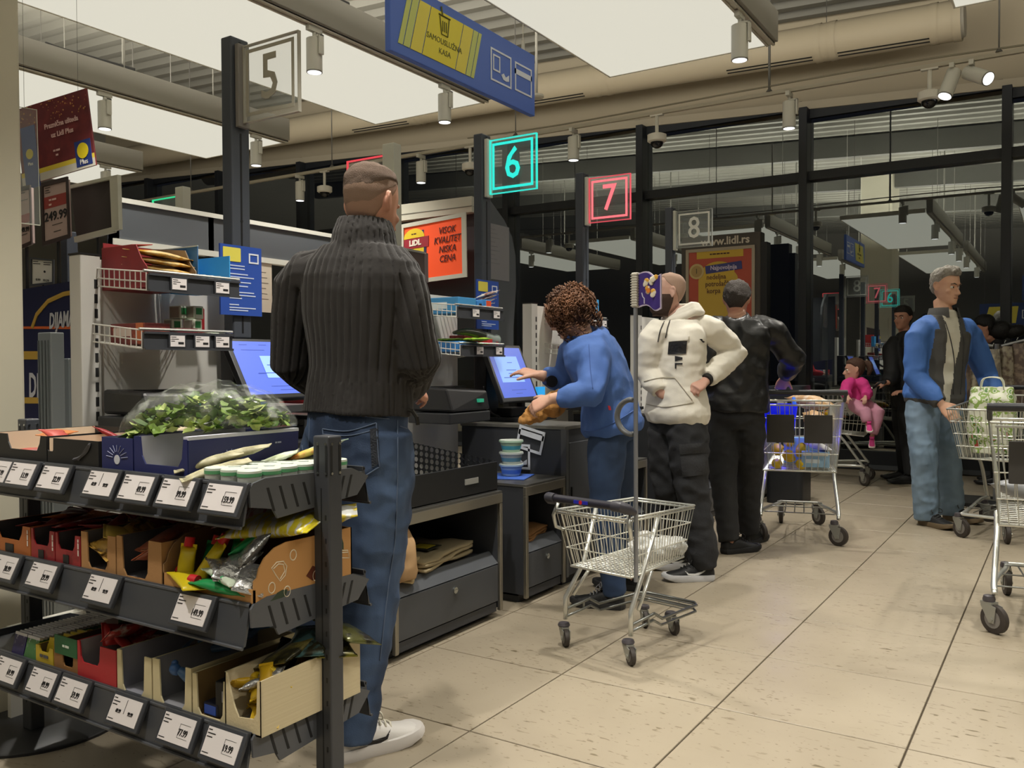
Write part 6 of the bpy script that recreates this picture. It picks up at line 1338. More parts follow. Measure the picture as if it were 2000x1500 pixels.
def wirebox(g, B, T, nx, ny, nz, t, front=True, rear=True, bottom=True, hz=None):
    """B, T: four bottom / top corners (rear left, rear right, front right, front left)"""
    B=[Vector(p) for p in B]; T=[Vector(p) for p in T]
    def side(a,b,n):
        for k in range(n+1): f=k/n; g.tube([B[a].lerp(B[b],f),T[a].lerp(T[b],f)],t*.75,4)
        for k in range(nz+1): f=k/nz; g.tube([B[a].lerp(T[a],f),B[b].lerp(T[b],f)],t,5)
    side(0,3,ny); side(1,2,ny)
    if front: side(3,2,nx)
    if rear: side(0,1,nx)
    if bottom:
        for k in range(nx+1): f=k/nx; g.tube([B[0].lerp(B[1],f),B[3].lerp(B[2],f)],t*.75,4)
        for k in range(ny+1): f=k/ny; g.tube([B[0].lerp(B[3],f),B[1].lerp(B[2],f)],t*.75,4)
def trolley(label, loc, rz, seat=False, ad=True, fw=.13, L=.37):
    r=root('shopping_trolley',label,'trolley',loc,rz); rw=.24
    B=[(-.225,-.36,.47),(.225,-.36,.47),(.16,.36,.53),(-.16,.36,.53)]; T=[(-.275,-.44,.93),(.275,-.44,.93),(.205,.46,.86),(-.205,.46,.86)]
    g=G(); wirebox(g,B,T,12,20,4,.0032); g.o('basket_wires',r,CHR,kind='stuff')
    G().tube(T,.0062,8,closed=True).o('basket_rim',r,CHR,smooth=True); G().tube(B,.006,8,closed=True).o('basket_base_frame',r,CHR,smooth=True)
    g=G()
    for s in(-1,1): g.tube([(s*.27,-.44,.93),(s*.275,-.50,.985),(s*.275,-.53,.985)],.011,8)
    g.o('handle_arm',r,M('#2c2d30',.4),smooth=True); G().tube([(-.285,-.53,.985),(.285,-.53,.985)],.0175,14).o('handle_grip',r,M('#2a2b2f',.4),auto=True)
    for s in(-1,1): G().tube(catmull([(s*rw,-L,.17),(s*rw,-.33,.22),(s*.22,-.2,.40),(s*.215,-.12,.49)],5),.0125,10).o('leg',r,CHR,smooth=True)
    for s in(-1,1): G().tube(catmull([(s*rw,-L,.185),(s*(rw-.01),-.2,.185),(s*(fw+.02),.2,.165),(s*fw,L,.155)],5),.0125,10).o('base_rail',r,CHR,smooth=True)
    G().tube([(-fw,L,.155),(fw,L,.155)],.011,8).o('cross_bar',r,CHR); g=G()
    for y in(-.25,0,.22): w=rw+(fw-rw)*(y+L)/(2*L); g.tube([(-w,y,.18),(w,y,.18)],.004,5)
    for x in(-.09,-.03,.03,.09): g.tube([(x,-.28,.185),(x,.30,.165)],.004,5)
    g.o('lower_tray_wires',r,CHD,kind='stuff')
    for s in(-1,1):
        caster(r,(s*rw,-L,0),1.15+.2*s-rz); caster(r,(s*fw,L,0),(.9 if s>0 else .25)-rz)
    if ad: 
        for s in(-1,1): G().bb(s*.115-.085,-.452,.66,s*.115+.085,-.446,.84).o('advert_holder',r,M('#3a3836',.5),bev=.004)
        g=G()
        for k in range(9): x=-.24+.06*k; g.tube([(x*.95,-.41,.60),(x,-.45,.90)],.003,4)
        g.tube([(-.25,-.45,.9),(.25,-.45,.9)],.006,6); g.o('rear_flap_wires',r,CHR,kind='stuff')
    if seat:
        G().hexa([(-.2,-.25,.66),(.2,-.25,.66),(.2,-.40,.68),(-.2,-.40,.68),(-.2,-.25,.672),(.2,-.25,.672),(.2,-.40,.692),(-.2,-.40,.692)]).o('child_seat',r,M('#2c2c30',.5)); g=G()
        for k in range(8): x=-.18+.051*k; g.tube([(x,-.23,.66),(x,-.12,.90)],.003,4)
        g.o('seat_back_wires',r,CHR,kind='stuff')
    return r
t2=trolley('full size trolley with blue crate and lemons behind the hoodie man',(-1.555,6.09,0),R(14))
t3=trolley('trolley with a child seat at the back near the windows',(-2.02,8.95,0),R(96),seat=True,ad=False)
t4=trolley('nearest large trolley at the right frame edge with dark advert holder',(-.075,4.66,0),R(8))
t5_=trolley('trolley with the patterned shopping bag beside the man in blue jacket',(-.36,6.82,0),R(164),ad=False,fw=.14)
# goods in the trolleys
def at_t(t,x,y,z): return Matrix.Translation(t.location)@Matrix.Rotation(t.rotation_euler.z,4,'Z')@Vector((x,y,z))
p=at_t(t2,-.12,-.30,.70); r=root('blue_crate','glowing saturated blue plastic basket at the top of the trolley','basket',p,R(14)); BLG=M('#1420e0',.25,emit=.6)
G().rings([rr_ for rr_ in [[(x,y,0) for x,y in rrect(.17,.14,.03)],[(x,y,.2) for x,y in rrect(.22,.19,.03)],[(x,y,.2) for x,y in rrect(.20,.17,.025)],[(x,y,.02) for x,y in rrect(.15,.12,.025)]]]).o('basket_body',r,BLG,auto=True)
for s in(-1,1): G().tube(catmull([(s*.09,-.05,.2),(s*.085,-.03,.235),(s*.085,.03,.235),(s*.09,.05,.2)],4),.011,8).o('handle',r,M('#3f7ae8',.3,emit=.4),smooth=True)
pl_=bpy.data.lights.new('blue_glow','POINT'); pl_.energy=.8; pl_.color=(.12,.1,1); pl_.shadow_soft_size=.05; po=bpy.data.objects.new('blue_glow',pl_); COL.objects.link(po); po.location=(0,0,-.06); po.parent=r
rd=random.Random(5); LM=M('#d9b81e',.4,bump=(90,.1))
for k in range(9):
    p=at_t(t2,-.12+.075*(k%3)-.02,-.32+.075*(k//3),.51+.06*(k%2)+.035*(k//3)); e=root('lemon','yellow lemon in the net in the trolley with the blue basket','lemon',p,rot=(rd.uniform(0,3),rd.uniform(0,3),0),group='lemons in the trolley'); P=[(0,0,-.045),(0,0,-.037),(0,0,-.02),(0,0,0),(0,0,.02),(0,0,.036),(0,0,.046)]; G().tube(P,[.004,.016,.029,.033,.029,.015,.005],14).o('fruit',e,LM,smooth=True)
e=box_item('milk_box','light blue and white carton beside the lemons in the trolley',at_t(t2,.10,-.30,.495),(.17,.10,.10),M('#8fb3cf',.5),rz=R(14),face=(('y',0,.85,.9,.2,WHITE),('y',-.1,.4,.5,.25,M('#c9d4da',.5)))); e=box_item('milk_box','pale blue carton standing behind the lemons',at_t(t2,.02,-.12,.50),(.24,.08,.17),M('#7fa9d0',.5),rz=R(14))
pouch('bread_bag','tan bread bag lying high in the trolley with the blue basket',at_t(t2,.06,-.12,.86),(.16,.3,.1),M('#b58f62',.5,var=(18,'#c9b49a',.5,.62)),rot=(.1,.1,R(60)),seed=5); pouch('bread_bag','second tan bread bag filling the front of the trolley',at_t(t2,.08,.12,.70),(.18,.32,.14),M('#a9855c',.5,var=(18,'#c7b18f',.5,.62)),rot=(.1,.4,R(20)),seed=6)
pouch('snack_bag','white bag tipped over the light blue carton',at_t(t2,.11,-.26,.60),(.1,.16,.05),M('#c9c8c8',.5),rot=(.2,.1,R(70)),seed=8)
pouch('fruit_net','yellow and red packet in the childs trolley',at_t(t3,.02,-.05,.62),(.14,.22,.08),M('#c9a21e',.4,var=(20,'#b5302a',.5,.6)),rot=(.1,.2,1.2),seed=9); pouch('bread_bag','pale packet in the childs trolley',at_t(t3,-.05,.2,.64),(.16,.22,.1),M('#b9b0a2',.5),rot=(.2,.1,.4),seed=11)
# patterned reusable bag
o_=t5_.location; g=G(); c0=at_t(t5_,.03,.16,0); 
g.rings([[(c0.x+x,c0.y+y,.56) for x,y in rrect(.24,.18,.04,5)],[(c0.x+x,c0.y+y,.75) for x,y in rrect(.29,.22,.05,5)],[(c0.x+x,c0.y+y,.92) for x,y in rrect(.27,.2,.05,5)],[(c0.x+x*1.0,c0.y+y*.7,1.0) for x,y in rrect(.25,.13,.04,5)]])
bm_=bpy.data.materials.new('bag_print'); bm_.use_nodes=True; nt=bm_.node_tree; pb=nt.nodes['Principled BSDF']; pb.inputs['Roughness'].default_value=.5
v=nt.nodes.new('ShaderNodeTexVoronoi'); v.inputs['Scale'].default_value=13; nz=nt.nodes.new('ShaderNodeTexNoise'); nz.inputs['Scale'].default_value=16; tcn=nt.nodes.new('ShaderNodeTexCoord'); rp=nt.nodes.new('ShaderNodeValToRGB'); rp.color_ramp.interpolation='CONSTANT'
els=[(0,'#c9cbb8'),(.40,'#c9cbb8'),(.5,'#7f9a4a'),(.57,'#c6c8b4'),(.62,'#4f7a34'),(.68,'#a83a30')]
while len(rp.color_ramp.elements)<len(els): rp.color_ramp.elements.new(.5)
for k,(q,c_) in enumerate(els): rp.color_ramp.elements[k].position=q; rp.color_ramp.elements[k].color=(*lin(c_),1)
nt.links.new(tcn.outputs['Object'],nz.inputs['Vector']); nt.links.new(nz.outputs['Fac'],rp.inputs[0]); nt.links.new(rp.outputs[0],pb.inputs['Base Color'])
bag=vox(g,'shopping_bag',.01,2,bm_,None,wrinkle(.012,(9,9,9),4),(c0.x,c0.y,.56)); tag(bag,'white reusable shopping bag printed with green leaves and red spots in the trolley','bag')
for s in(-1,1): G().tube(catmull([(-.07,s*.05,.42),(-.05,s*.07,.50),(.05,s*.07,.50),(.07,s*.05,.42)],4),.010,6,flat=.4).o('handle',bag,M('#c9cbb8',.6),smooth=True)
for k,(x,y,z,c_) in enumerate(((.0,.12,.60,'#c9b52a'),(.08,.2,.66,'#b8c24a'),(-.12,.1,.58,'#8a8c90'))): pouch('grocery_packet',('yellow packet low in the nearest trolley','lime packet in the nearest trolley','grey packet in the nearest trolley')[k],at_t(t4,x,y,z-.05),(.14,.2,.08),M(c_,.4),rot=(.2,.1,k),seed=k+60)
# ---------------------------------------------------------------- children's trolley with flag pole
r=root('childrens_trolley','small childrens trolley with purple pennant on a tall pole in the aisle','trolley',(-1.585,3.10,0),R(-11))
B=[(-.15,.02,.335),(.15,.02,.335),(.135,.42,.35),(-.135,.42,.35)]; T=[(-.172,-.05,.575),(.172,-.05,.575),(.158,.47,.565),(-.158,.47,.565)]
g=G(); wirebox(g,B,T,13,22,3,.0027); g.o('basket_wires',r,CHR,kind='stuff'); G().tube(T,.0046,8,closed=True).o('basket_rim',r,CHR,smooth=True); G().tube([Vector(a).lerp(Vector(b),.95) for a,b in zip(B,T)],.0046,8,closed=True).o('second_rim',r,CHR,smooth=True); G().tube(B,.005,8,closed=True).o('basket_base_frame',r,CHR,smooth=True)
hg=G().tube([(-.15,-.085,.628),(.15,-.085,.628)],.0165,14).o('handle_grip',r,M('#2b2a33',.4),auto=True); G().bb(-.035,-.1035,.6215,.035,-.098,.6345).o('blue_badge',hg,M('#2a2fa8',.4)); G().cyl((0,-.105,.628),(0,-.102,.628),.008,n=12).o('red_badge',hg,M('#c02530',.4))
for s in(-1,1): G().tube([(s*.145,-.087,.628),(s*.18,-.085,.628),(s*.195,-.06,.617),(s*.198,-.02,.60)],[.0205,.022,.021,.012],12).o('handle_end',r,M('#3a3940',.4),auto=True)
for s in(-1,1):
    G().tube([(s*.178,-.03,.60),(s*.19,-.045,.55),(s*.19,-.03,.50),(s*.165,-.01,.49)],.008,8).o('handle_arm',r,CHR,smooth=True)
    G().tube([(s*.165,0,.115),(s*.165,0,.205),(s*.15,.10,.335),(s*.16,.20,.56)],.0095,10).o('leg',r,CHR,smooth=True)
    G().tube([(s*.165,.05,.205),(s*.145,.17,.335)],.0075,8).o('leg_brace',r,CHR,smooth=True)
base=[(-.165,0,.155),(-.165,.16,.168),(-.162,.22,.135),(-.15,.50,.13),(-.12,.53,.13),(.12,.53,.13),(.15,.50,.13),(.162,.22,.135),(.165,.16,.168),(.165,0,.155)]
G().tube(base,.0065,8).o('base_loop',r,CHD,smooth=True); G().tube([(q[0]*.97,q[1],q[2]-.028) for q in base],.0055,8).o('lower_base_loop',r,CHD,smooth=True); g=G()
for y in(.42,.45,.48,.51): g.tube([(-.14,y,.127),(.14,y,.127)],.003,5)
g.tube([(-.165,.12,.165),(-.165,.12,.13)],.005,5); g.tube([(.165,.12,.165),(.165,.12,.13)],.005,5); g.o('cross_wires',r,CHD,kind='stuff')
for x,y,a in ((-.165,0,.95),(.165,0,1.0),(.075,.44,1.1),(-.075,.44,.8)): caster(r,(x,y,0),a,.036,.02)
G().tube([(.190,.0,.33),(.190,.0,1.515)],.0085,12).o('flag_pole',r,M('#8d8f94',.35,.5),auto=True)
D=[(.178,-.002,.90)]+[(.178-.075*math.sin(R(a))*1.0,-.002,.965-.068*math.cos(R(a))) for a in range(10,171,16)]+[(.178,-.002,1.03)]
G().tube(catmull(D,2),.013,10,flat=.8).o('ring_handle',r,M('#5f6163',.4),smooth=True)
fh=G().bb(.177,-.012,1.385,.204,.012,1.518).o('flag_clamp',r,M('#c4c0b4',.4),bev=.004); g=G()
for k in range(13): g.bb(.175,-.0135,1.39+.0098*k,.206,.0135,1.394+.0098*k)
g.o('clamp_ribs',fh,M('#aaa698',.4),kind='stuff')
def flag_mesh(dx,dy,off,n=14,z0=1.388,z1=1.508,mt=None):
    g=G(); N=16; fr=[];bk=[]
    for i in range(N+1):
        x=.19+dx*i/N; wv=.010*math.sin(i/N*6.2); 
        for k in (0,1): z=(z0 if k==0 else z1)+wv-.008*(i/N); fr.append((x,-off+.012*math.sin(i/N*5)+(dy),z)); bk.append((x,off+.012*math.sin(i/N*5)+dy,z))
    m=len(fr); fs=[(2*i,2*i+2,2*i+3,2*i+1) for i in range(N)]
    return g.add(fr+bk,fs+[tuple(m+q for q in f[::-1]) for f in fs]+[(2*i,2*i+2,m+2*i+2,m+2*i) for i in range(N)]+[(2*i+1,2*i+3,m+2*i+3,m+2*i+1) for i in range(N)]+[(2*N,2*N+1,m+2*N+1,m+2*N)])
fb_=flag_mesh(.112,0,.003,z0=1.383,z1=1.513).o('flag_border',r,M('#b5aac0',.5)); fl_=flag_mesh(.108,0,.0035,z0=1.388,z1=1.508).o('pennant',r,M('#38266e',.5)); fb_.location.x=fl_.location.x=.013; fb_.rotation_euler.z=fl_.rotation_euler.z=0
g=G(); rd=random.Random(2)
for cx,cz in ((.215,1.478),(.252,1.480),(.272,1.492),(.268,1.435),(.226,1.448)):
    for q in range(4): yy=.012*math.sin((cx-.19)/.098*5)-.0045; g.mat(M('#cfc8b4',.5) if q else M('#c99a3a',.5)).ell((cx+rd.uniform(-.008,.008),yy,cz+rd.uniform(-.008,.008)),(.0115,.002,.010),8,5)
g.o('popcorn_print',fl_); g=G(); cx,cz=.232,1.447
for k in range(10): a=2*math.pi*k/10; yy=.012*math.sin((cx-.19)/.098*5)-.006; g.prism([(cx+math.cos(a)*.008,cz+math.sin(a)*.008),(cx+math.cos(a-.2)*.008,cz+math.sin(a-.2)*.008),(cx+math.cos(a-.1)*.016,cz+math.sin(a-.1)*.016)],(0,yy,0),X_,Z_,(0,-.001,0))
g.prism(circ(.009,10,cx,cz),(0,-.0045+.012*math.sin((cx-.19)/.098*5),0),X_,Z_,(0,-.001,0)); g.o('orange_burst_print',fl_,M('#d07a2a',.5)); G().tube([(.203,.003,1.44),(.207,.004,1.425),(.213,.0055,1.418),(.213,.0055,1.398)],.0022,5).o('straw_print',fl_,M('#c9c4d8',.5))
g=G(); c0=(.03,.33,.39)
for k in range(9): g.ell((c0[0]+rd.uniform(-.09,.09),c0[1]+rd.uniform(-.11,.10),c0[2]+rd.uniform(-.03,.035)),(rd.uniform(.03,.06),rd.uniform(.03,.06),.035),8,6)
cl=vox(g,'plastic_wrap',.008,1,M('#c6c7c4',.2,alpha=.75,bump=(50,.6)),None,wrinkle(.02,(18,18,18),6),c0,smooth=False)
T_=Matrix.Translation((-1.585,3.10,0))@Matrix.Rotation(R(-11),4,'Z'); cl.location=T_@Vector(c0); cl.rotation_euler=(0,0,R(-11)); tag(cl,'crumpled clear plastic packaging in the childrens trolley','packaging')
# ================================================================ BACKGROUND
def board(name,label,cat,c4,ds,mt,th=.012,frame_=None,fw=.02,hang=True,pole=False):
    """framed board through four corner points TL TR BR BL; parts are built in world space below a root at its foot"""
    P=[W(px,py,d=d) for (px,py),d in zip(c4,ds)]; u=(P[1]-P[0]); v=(P[0]-P[3]); n=u.cross(v).normalized()
    o=(P[0]+P[1]+P[2]+P[3])/4; r=root(name,label,cat,o); L=[p-o for p in P]
    G().hexa([L[3]-n*th,L[2]-n*th,L[1]-n*th,L[0]-n*th,L[3],L[2],L[1],L[0]]).o('board',r,mt)
    def loc(a,b,k=.001): return L[3].lerp(L[2],a).lerp(L[0].lerp(L[1],a),b)+n*k
    def q(nm,a0,b0,a1,b1,m_,k=.0015,parent=None): 
        return G().hexa([loc(a0,b0,0),loc(a1,b0,0),loc(a1,b1,0),loc(a0,b1,0),loc(a0,b0,k),loc(a1,b0,k),loc(a1,b1,k),loc(a0,b1,k)]).o(nm,parent or r,m_)
    if hang:
        for a in(.12,.88): p=loc(a,1,-th/2); G().cyl(p,p+Vector((0,0,RZ(o.x+p.x)-o.z-p.z)),.0012,n=4).o('hanging_wire',r,CABLE)
    if pole: p=loc(.5,0,-th/2); G().cyl(p,Vector((p.x,p.y,-o.z)),.008,n=8).cyl(Vector((p.x,p.y,-o.z)),Vector((p.x,p.y,-o.z+.01)),.12,n=16).o('support_pole',r,BLACK)
    if frame_:
        for nm,a in (('frame_side',(-.04,-.04,.03,1.04)),('frame_side',(.97,-.04,1.04,1.04)),('frame_rail',(.03,-.04,.97,.03)),('frame_rail',(.03,.97,.97,1.04))): q(nm,*a,frame_,.008)
    return r,loc,q,u,v
WN=M('#5d2226',.55,var=(14,'#6f2a2a',.45,.7)); GOLD=M('#b08a3a',.4)
r,loc,q,u,v=board('promo_poster','tall dark red savings poster hanging at the upper left','poster',((30,215),(168,172),(187,322),(45,364)),(5.2,4.95,4.95,5.2),WN,.01)
q('white_footer',0,0,1,.10,M('#b5b0a4',.6)); q('yellow_strip',0,.10,1,.16,M('#c9b23a',.55)); q('app_badge',.76,.03,.97,.36,M('#23346e',.5),.003)
b_=G(); p0=loc(.865,.225,.004); b_.prism(circ(.045,20),p0,u.normalized(),v.normalized(),u.cross(v).normalized()*.002); b_.o('yellow_disc',r,M('#c9b51e',.5)); text('Plus',loc(.865,.08,.005),u,v,.03,r,WHITE)
PT=M('#c9a6a0',.6); text('Praznična ušteda',loc(.62,.66,.003),u,v,.030,r,PT,bold=.0012); text('uz Lidl Plus',loc(.62,.53,.003),u,v,.030,r,PT,bold=.0012); scribble(2,loc(.52,.33,.003),u,v,.011,r,PT); scribble(1,loc(.52,.27,.003),u,v,.011,r,PT,seed=3)
g=G(); rd=random.Random(9)
for k in range(70): a,b=rd.random(),.72+.27*rd.random()**.6; p=loc(a,b,.002); g.ell(p,(rd.uniform(.002,.006),)*3,5,4)
g.o('gold_confetti_print',r,M('#a5743c',.5),kind='stuff')
ph=q('printed_phone',.05,-.06,.25,.74,M('#2b3c74',.5),.004); p0=loc(.15,.38,.005); G().prism(circ(.03,16),p0,u.normalized(),v.normalized(),u.cross(v).normalized()*.002).o('yellow_disc',r,M('#b9a82a',.5)); text('Plus',loc(.15,.25,.006),u,v,.02,r,WHITE)
FRD=M('#3a2f2e',.5); PINK=M('#a8938e',.6)
r,loc,q,u,v=board('price_board','dark framed price board reading 249.99 below the red poster','price board',((84,362),(132,350),(136,461),(87,476)),(4.25,4.2,4.2,4.25),PINK,.015,FRD,hang=False,pole=True)
q('red_banner',.03,.58,.97,.78,M('#8c3b36',.55)); text('249.99',loc(.5,.42,.003),u,v,.045,r,INK,bold=.001,sx=.85); scribble(2,loc(.4,.71,.004),u,v,.009,r,PT); scribble(1,loc(.3,.63,.004),u,v,.009,r,PT,seed=3)
g=G()
for a,b,c_ in ((.1,.93,.3),(.1,.89,.25),(.1,.85,.3),(.35,.27,.75),(.4,.15,.68)): p,p2=loc(a,b,.003),loc(c_,b,.003); g.tube([p,p2],.0016,4)
g.o('printing',r,INK)
r,loc,q,u,v=board('price_board','second framed price board reading 449.99 at the far left','price board',((34,372),(60,366),(63,474),(36,486)),(4.4,4.35,4.35,4.4),PINK,.015,FRD,hang=False,pole=True)
q('red_banner',.03,.4,.97,.55,M('#8c3b36',.55)); text('449.99',loc(.5,.28,.003),u,v,.024,r,INK,bold=.001,sx=.85); g=G()
for a,b,c_ in ((.1,.93,.6),(.1,.8,.8),(.3,.2,.7)): g.tube([loc(a,b,.003),loc(c_,b,.003)],.0016,4)
g.o('printing',r,INK)
r,loc,q,u,v=board('sign_board','dark brown empty sign board with white edge profile at the upper left','board',((138,366),(224,347),(228,446),(150,466)),(4.35,4.15,4.15,4.35),M('#35302e',.5),.02,hang=False,pole=True)
WE=M('#b9b8aa',.5); q('edge_profile',.97,-.05,1.14,1.02,WE,.02); q('bottom_profile',.0,-.08,1.0,.03,WE,.015); q('top_profile',0,.97,1,1.03,WE,.015)
r,loc,q,u,v=board('price_card','white price card with two prices above the blue oil display','price board',((62,505),(105,509),(105,552),(62,557)),(4.38,4.35,4.35,4.38),M('#c6c4bc',.6),.006,M('#3c3e42',.5),hang=False)
G().cyl(loc(.5,0,-.003),loc(.5,-.3,-.003),.004,n=6).o('card_stem',r,BLACK)
text('8.99   10.29',loc(.5,.15,.003),u,v,.012,r,INK); g=G()
for a,b,c_ in ((.08,.9,.3),(.08,.82,.4),(.55,.88,.9),(.55,.80,.85)): g.tube([loc(a,b,.002),loc(c_,b,.002)],.0016,4)
g.prism(circ(.006,12),loc(.6,.5,.002),u.normalized(),v.normalized(),u.cross(v).normalized()*.001); g.o('printing',r,INK)
# blue oil display: two printed cartons stacked
NAVY=M('#191d3c',.5); GLD=M('#a8893c',.5); SILV=M('#a9aab0',.5)
for k,(c4,lb) in enumerate(((((38,566),(152,547),(152,640),(38,640)),'upper navy blue oil display carton with gold outlined badge'),(((38,642),(152,642),(152,842),(38,842)),'lower navy blue oil display carton with silver letters'))):
    r,loc,q,u,v=board('oil_display',lb,'display carton',c4,(4.35,4.05,4.05,4.35),NAVY,.35,hang=False)
    if k==0:
        g=G(); pts=[loc(a,b,.003) for a,b in ((.24,.0),(.32,.32),(.52,.62),(.78,.74),(1.02,.76))]; g.tube(pts,.012,6,flat=.3,up=u.cross(v).normalized()); g.o('gold_badge_outline',r,GLD); text('DIJAMANT',loc(.82,.17,.003),u,v*1.0,.075,r,SILV,sx=.62,bold=.003,shear=.1); q('orange_strip',0,-.03,1,.03,M('#b5582c',.5))
    else: q('gold_band',0,.70,.6,.78,GLD); text('DIJAMANT',loc(.62,.42,.003),u,v,.12,r,SILV,sx=.6,bold=.004); q('gold_band',0,.27,.9,.33,GLD)
def post(name,label,cat,px,py0,py1,d,w,mt,dep=None,pl=False):
    a=W(px,py1,d=d); b=W(px,py0,d=d); r=root(name,label,cat,(a.x,a.y,0)); z1=b.z; G().bb(-w/2,-(dep or w)/2,0,w/2,(dep or w)/2,z1).o('post',r,mt,bev=.004); return r
AL=M('#8d9396',.3,.5); p_=post('barrier_post','ribbed aluminium barrier post in front of the blue oil display','post',105,650,1000,3.75,.10,AL,.06); g=G()
for k in range(4): g.bb(-.045+.025*k,-.034,.05,-.037+.025*k,-.0305,1.28)
g.o('ribs',p_,M('#6f7577',.35,.5))
p_=post('barrier_post','second flat grey barrier post right beside the ribbed one','post',140,700,1000,3.9,.07,M('#7d8488',.35,.4),.05); G().cyl((0,-.026,1.22),(0,-.032,1.22),.008,n=10).o('screw',p_,CHROME)
post('display_post','dark blue grey post holding the price boards at the left','post',142,455,900,4.6,.06,M('#3a3f49',.5))
# grey sight screen of the staffed tills with white rails
r=root('till_screen','long grey sight screen with white rails behind the staffed tills','screen',(-4.5,3.45,0)); SG=M('#51555a',.5)
G().bb(-.02,-.56,1.88,.02,1.35,2.09).o('screen_board',r,SG); G().bb(-.025,-.56,2.085,.03,1.35,2.112).o('top_rail',r,M('#c9c9c0',.5)); G().bb(-.025,-.56,1.845,.03,1.35,1.88).o('bottom_rail',r,M('#c9c9c0',.5))
for y in(-.54,.1,1.3): G().bb(-.03,y-.02,0,.02,y+.02,2.09).o('support_post',r,M('#34373c',.5))
p_=G().bb(.021,.42,1.52,.024,.58,1.845).o('paper_notice',r,M('#c9bfae',.6)); g=G()
for k in range(6): g.bb(.024,.44,1.78-.035*k,.0245,.44+.09+.01*(k%3),1.784-.035*k)
g.o('printing',p_,M('#6a625a',.6))
r=root('staffed_till','dark grey staffed till desk behind the self checkout row','checkout',(-4.1,3.75,0)); G().bb(-.3,-1.2,.1,.3,-.05,.9).bb(-.3,.75,.1,.3,1.2,.9).o('desk_body',r,KD,bev=.01); G().bb(-.33,-1.22,.9,.33,-.05,.94).o('conveyor_top',r,M('#54575b',.4)); G().bb(-.28,-1.18,0,.28,1.18,.1).o('plinth',r,KIN)
for x,y,c_,lb in ((-3.95,3.3,'#b5b0a4','white carton on the staffed till desk'),(-3.95,3.1,'#b02a30','red carton on the staffed till desk'),(-4.0,3.42,'#3f7ab0','blue packet on the staffed till desk')): box_item('goods_box',lb,(x,y,.94),(.16,.12,.10),M(c_,.5))
def monitor(label,c4,ds,mt):
    r,loc,q,u,v=board('till_monitor',label,'monitor',c4,ds,mt,.025,hang=False); q('bezel',-.05,-.06,1.05,.02,M('#8d8a86',.4),.004); q('bezel',-.05,.97,1.05,1.04,M('#9a9894',.4),.004)
    n=(u.cross(v)).normalized(); G().tube([loc(.5,.0,-.02),loc(.5,-.6,-.05),loc(.5,-1.2,-.05)],.02,8).o('stand',r,BLACK); return r
monitor('brown grey till monitor seen from behind before the orange poster',((778,484),(829,494),(830,551),(778,552)),(4.75,4.6,4.6,4.75),M('#544846',.5))
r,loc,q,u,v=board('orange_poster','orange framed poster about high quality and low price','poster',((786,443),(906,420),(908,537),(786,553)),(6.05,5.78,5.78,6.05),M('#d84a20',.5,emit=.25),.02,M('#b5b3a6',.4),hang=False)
NVT=M('#3a1418',.5); n_=u.cross(v).normalized()
for k,t in enumerate(('VISOK','KVALITET','NISKA','CENA')): text(t,loc(.735,.80-.16*k,.004),u,v,.046,r,NVT,shear=.22,bold=.0006,sx=.8)
SCB=M('#8c2430',.5)
lg=q('red_ribbon',.0,.58,.44,.76,SCB,.004); text('LiDL',loc(.22,.67,.006),u,v,.038,r,M('#d9cfc0',.5),bold=.003); 
G().prism([(.09*math.cos(R(a)),.065*math.sin(R(a))) for a in range(0,181,15)],loc(.2,.76,.003),u.normalized(),v.normalized(),n_*.002).o('yellow_sun',r,M('#cdb32a',.5)); q('blue_corner',.06,.76,.12,.88,M('#2b3064',.5),.002); q('blue_corner',.31,.76,.36,.88,M('#2b3064',.5),.002); q('yellow_shield',.06,.36,.38,.58,M('#cdb32a',.5),.002); q('shield_edge',.36,.32,.40,.58,M('#24264a',.5),.003); scribble(2,loc(.2,.83,.005),u,v,.008,r,NVT)
r,loc,q,u,v=board('poster_stand','dark partition panel with cream head profile that carries the orange poster','partition',((772,405),(940,385),(940,690),(772,720)),(6.2,5.9,5.9,6.2),M('#33363a',.5),.04,hang=False)
for a in(.05,.95): p=loc(a,0,-.02); G().bb(p.x-.02,p.y-.02,-W(772,405,d=6.2).z*0-((W(772,405,d=6.2)+W(940,405,d=5.9)+W(940,690,d=5.9)+W(772,720,d=6.2))/4).z,p.x+.02,p.y+.02,p.z).o('support_post',r,M('#34373c',.5))
q('head_profile',0,.90,.94,1.0,M('#b5b3a4',.45),.06); q('head_groove',0,.935,.94,.94,M('#6a685e',.5),.062)
# curved grey end panel with a paper in a clear sleeve
X0=-3.46; P=[W(px,py,x=X0) for px,py in ((940,385),(958,392),(985,430),(1000,462),(1007,500),(1008,560),(1003,640),(1003,700),(940,700))]
r=root('end_panel','grey partition panel with rounded front edge right of the green 6 post','partition',(X0,P[0].y,0)); G().prism([(p.y-P[0].y,p.z) for p in P]+[(0,0.02)][:0],(0,0,0),Y_,Z_,(-.03,0,0)).o('panel',r,M('#5a5e63',.45)); a=W(955,435,x=X0+.004); b=W(995,550,x=X0+.004)
G().bb(.001,a.y-P[0].y,b.z,.003,b.y-P[0].y,a.z).o('clear_sleeve',r,M('#8d8b8f',.25)); g=G()
for k in range(9): zz=a.z-.04-.03*k; g.bb(.003,a.y-P[0].y+.02,zz,.0035,a.y-P[0].y+.02+.06+.03*(k%3),zz+.004)
g.o('printing',r,M('#6f6d74',.5)); G().bb(-.03,.0,0,0,.06,1.2).o('support_post',r,M('#34373c',.5))
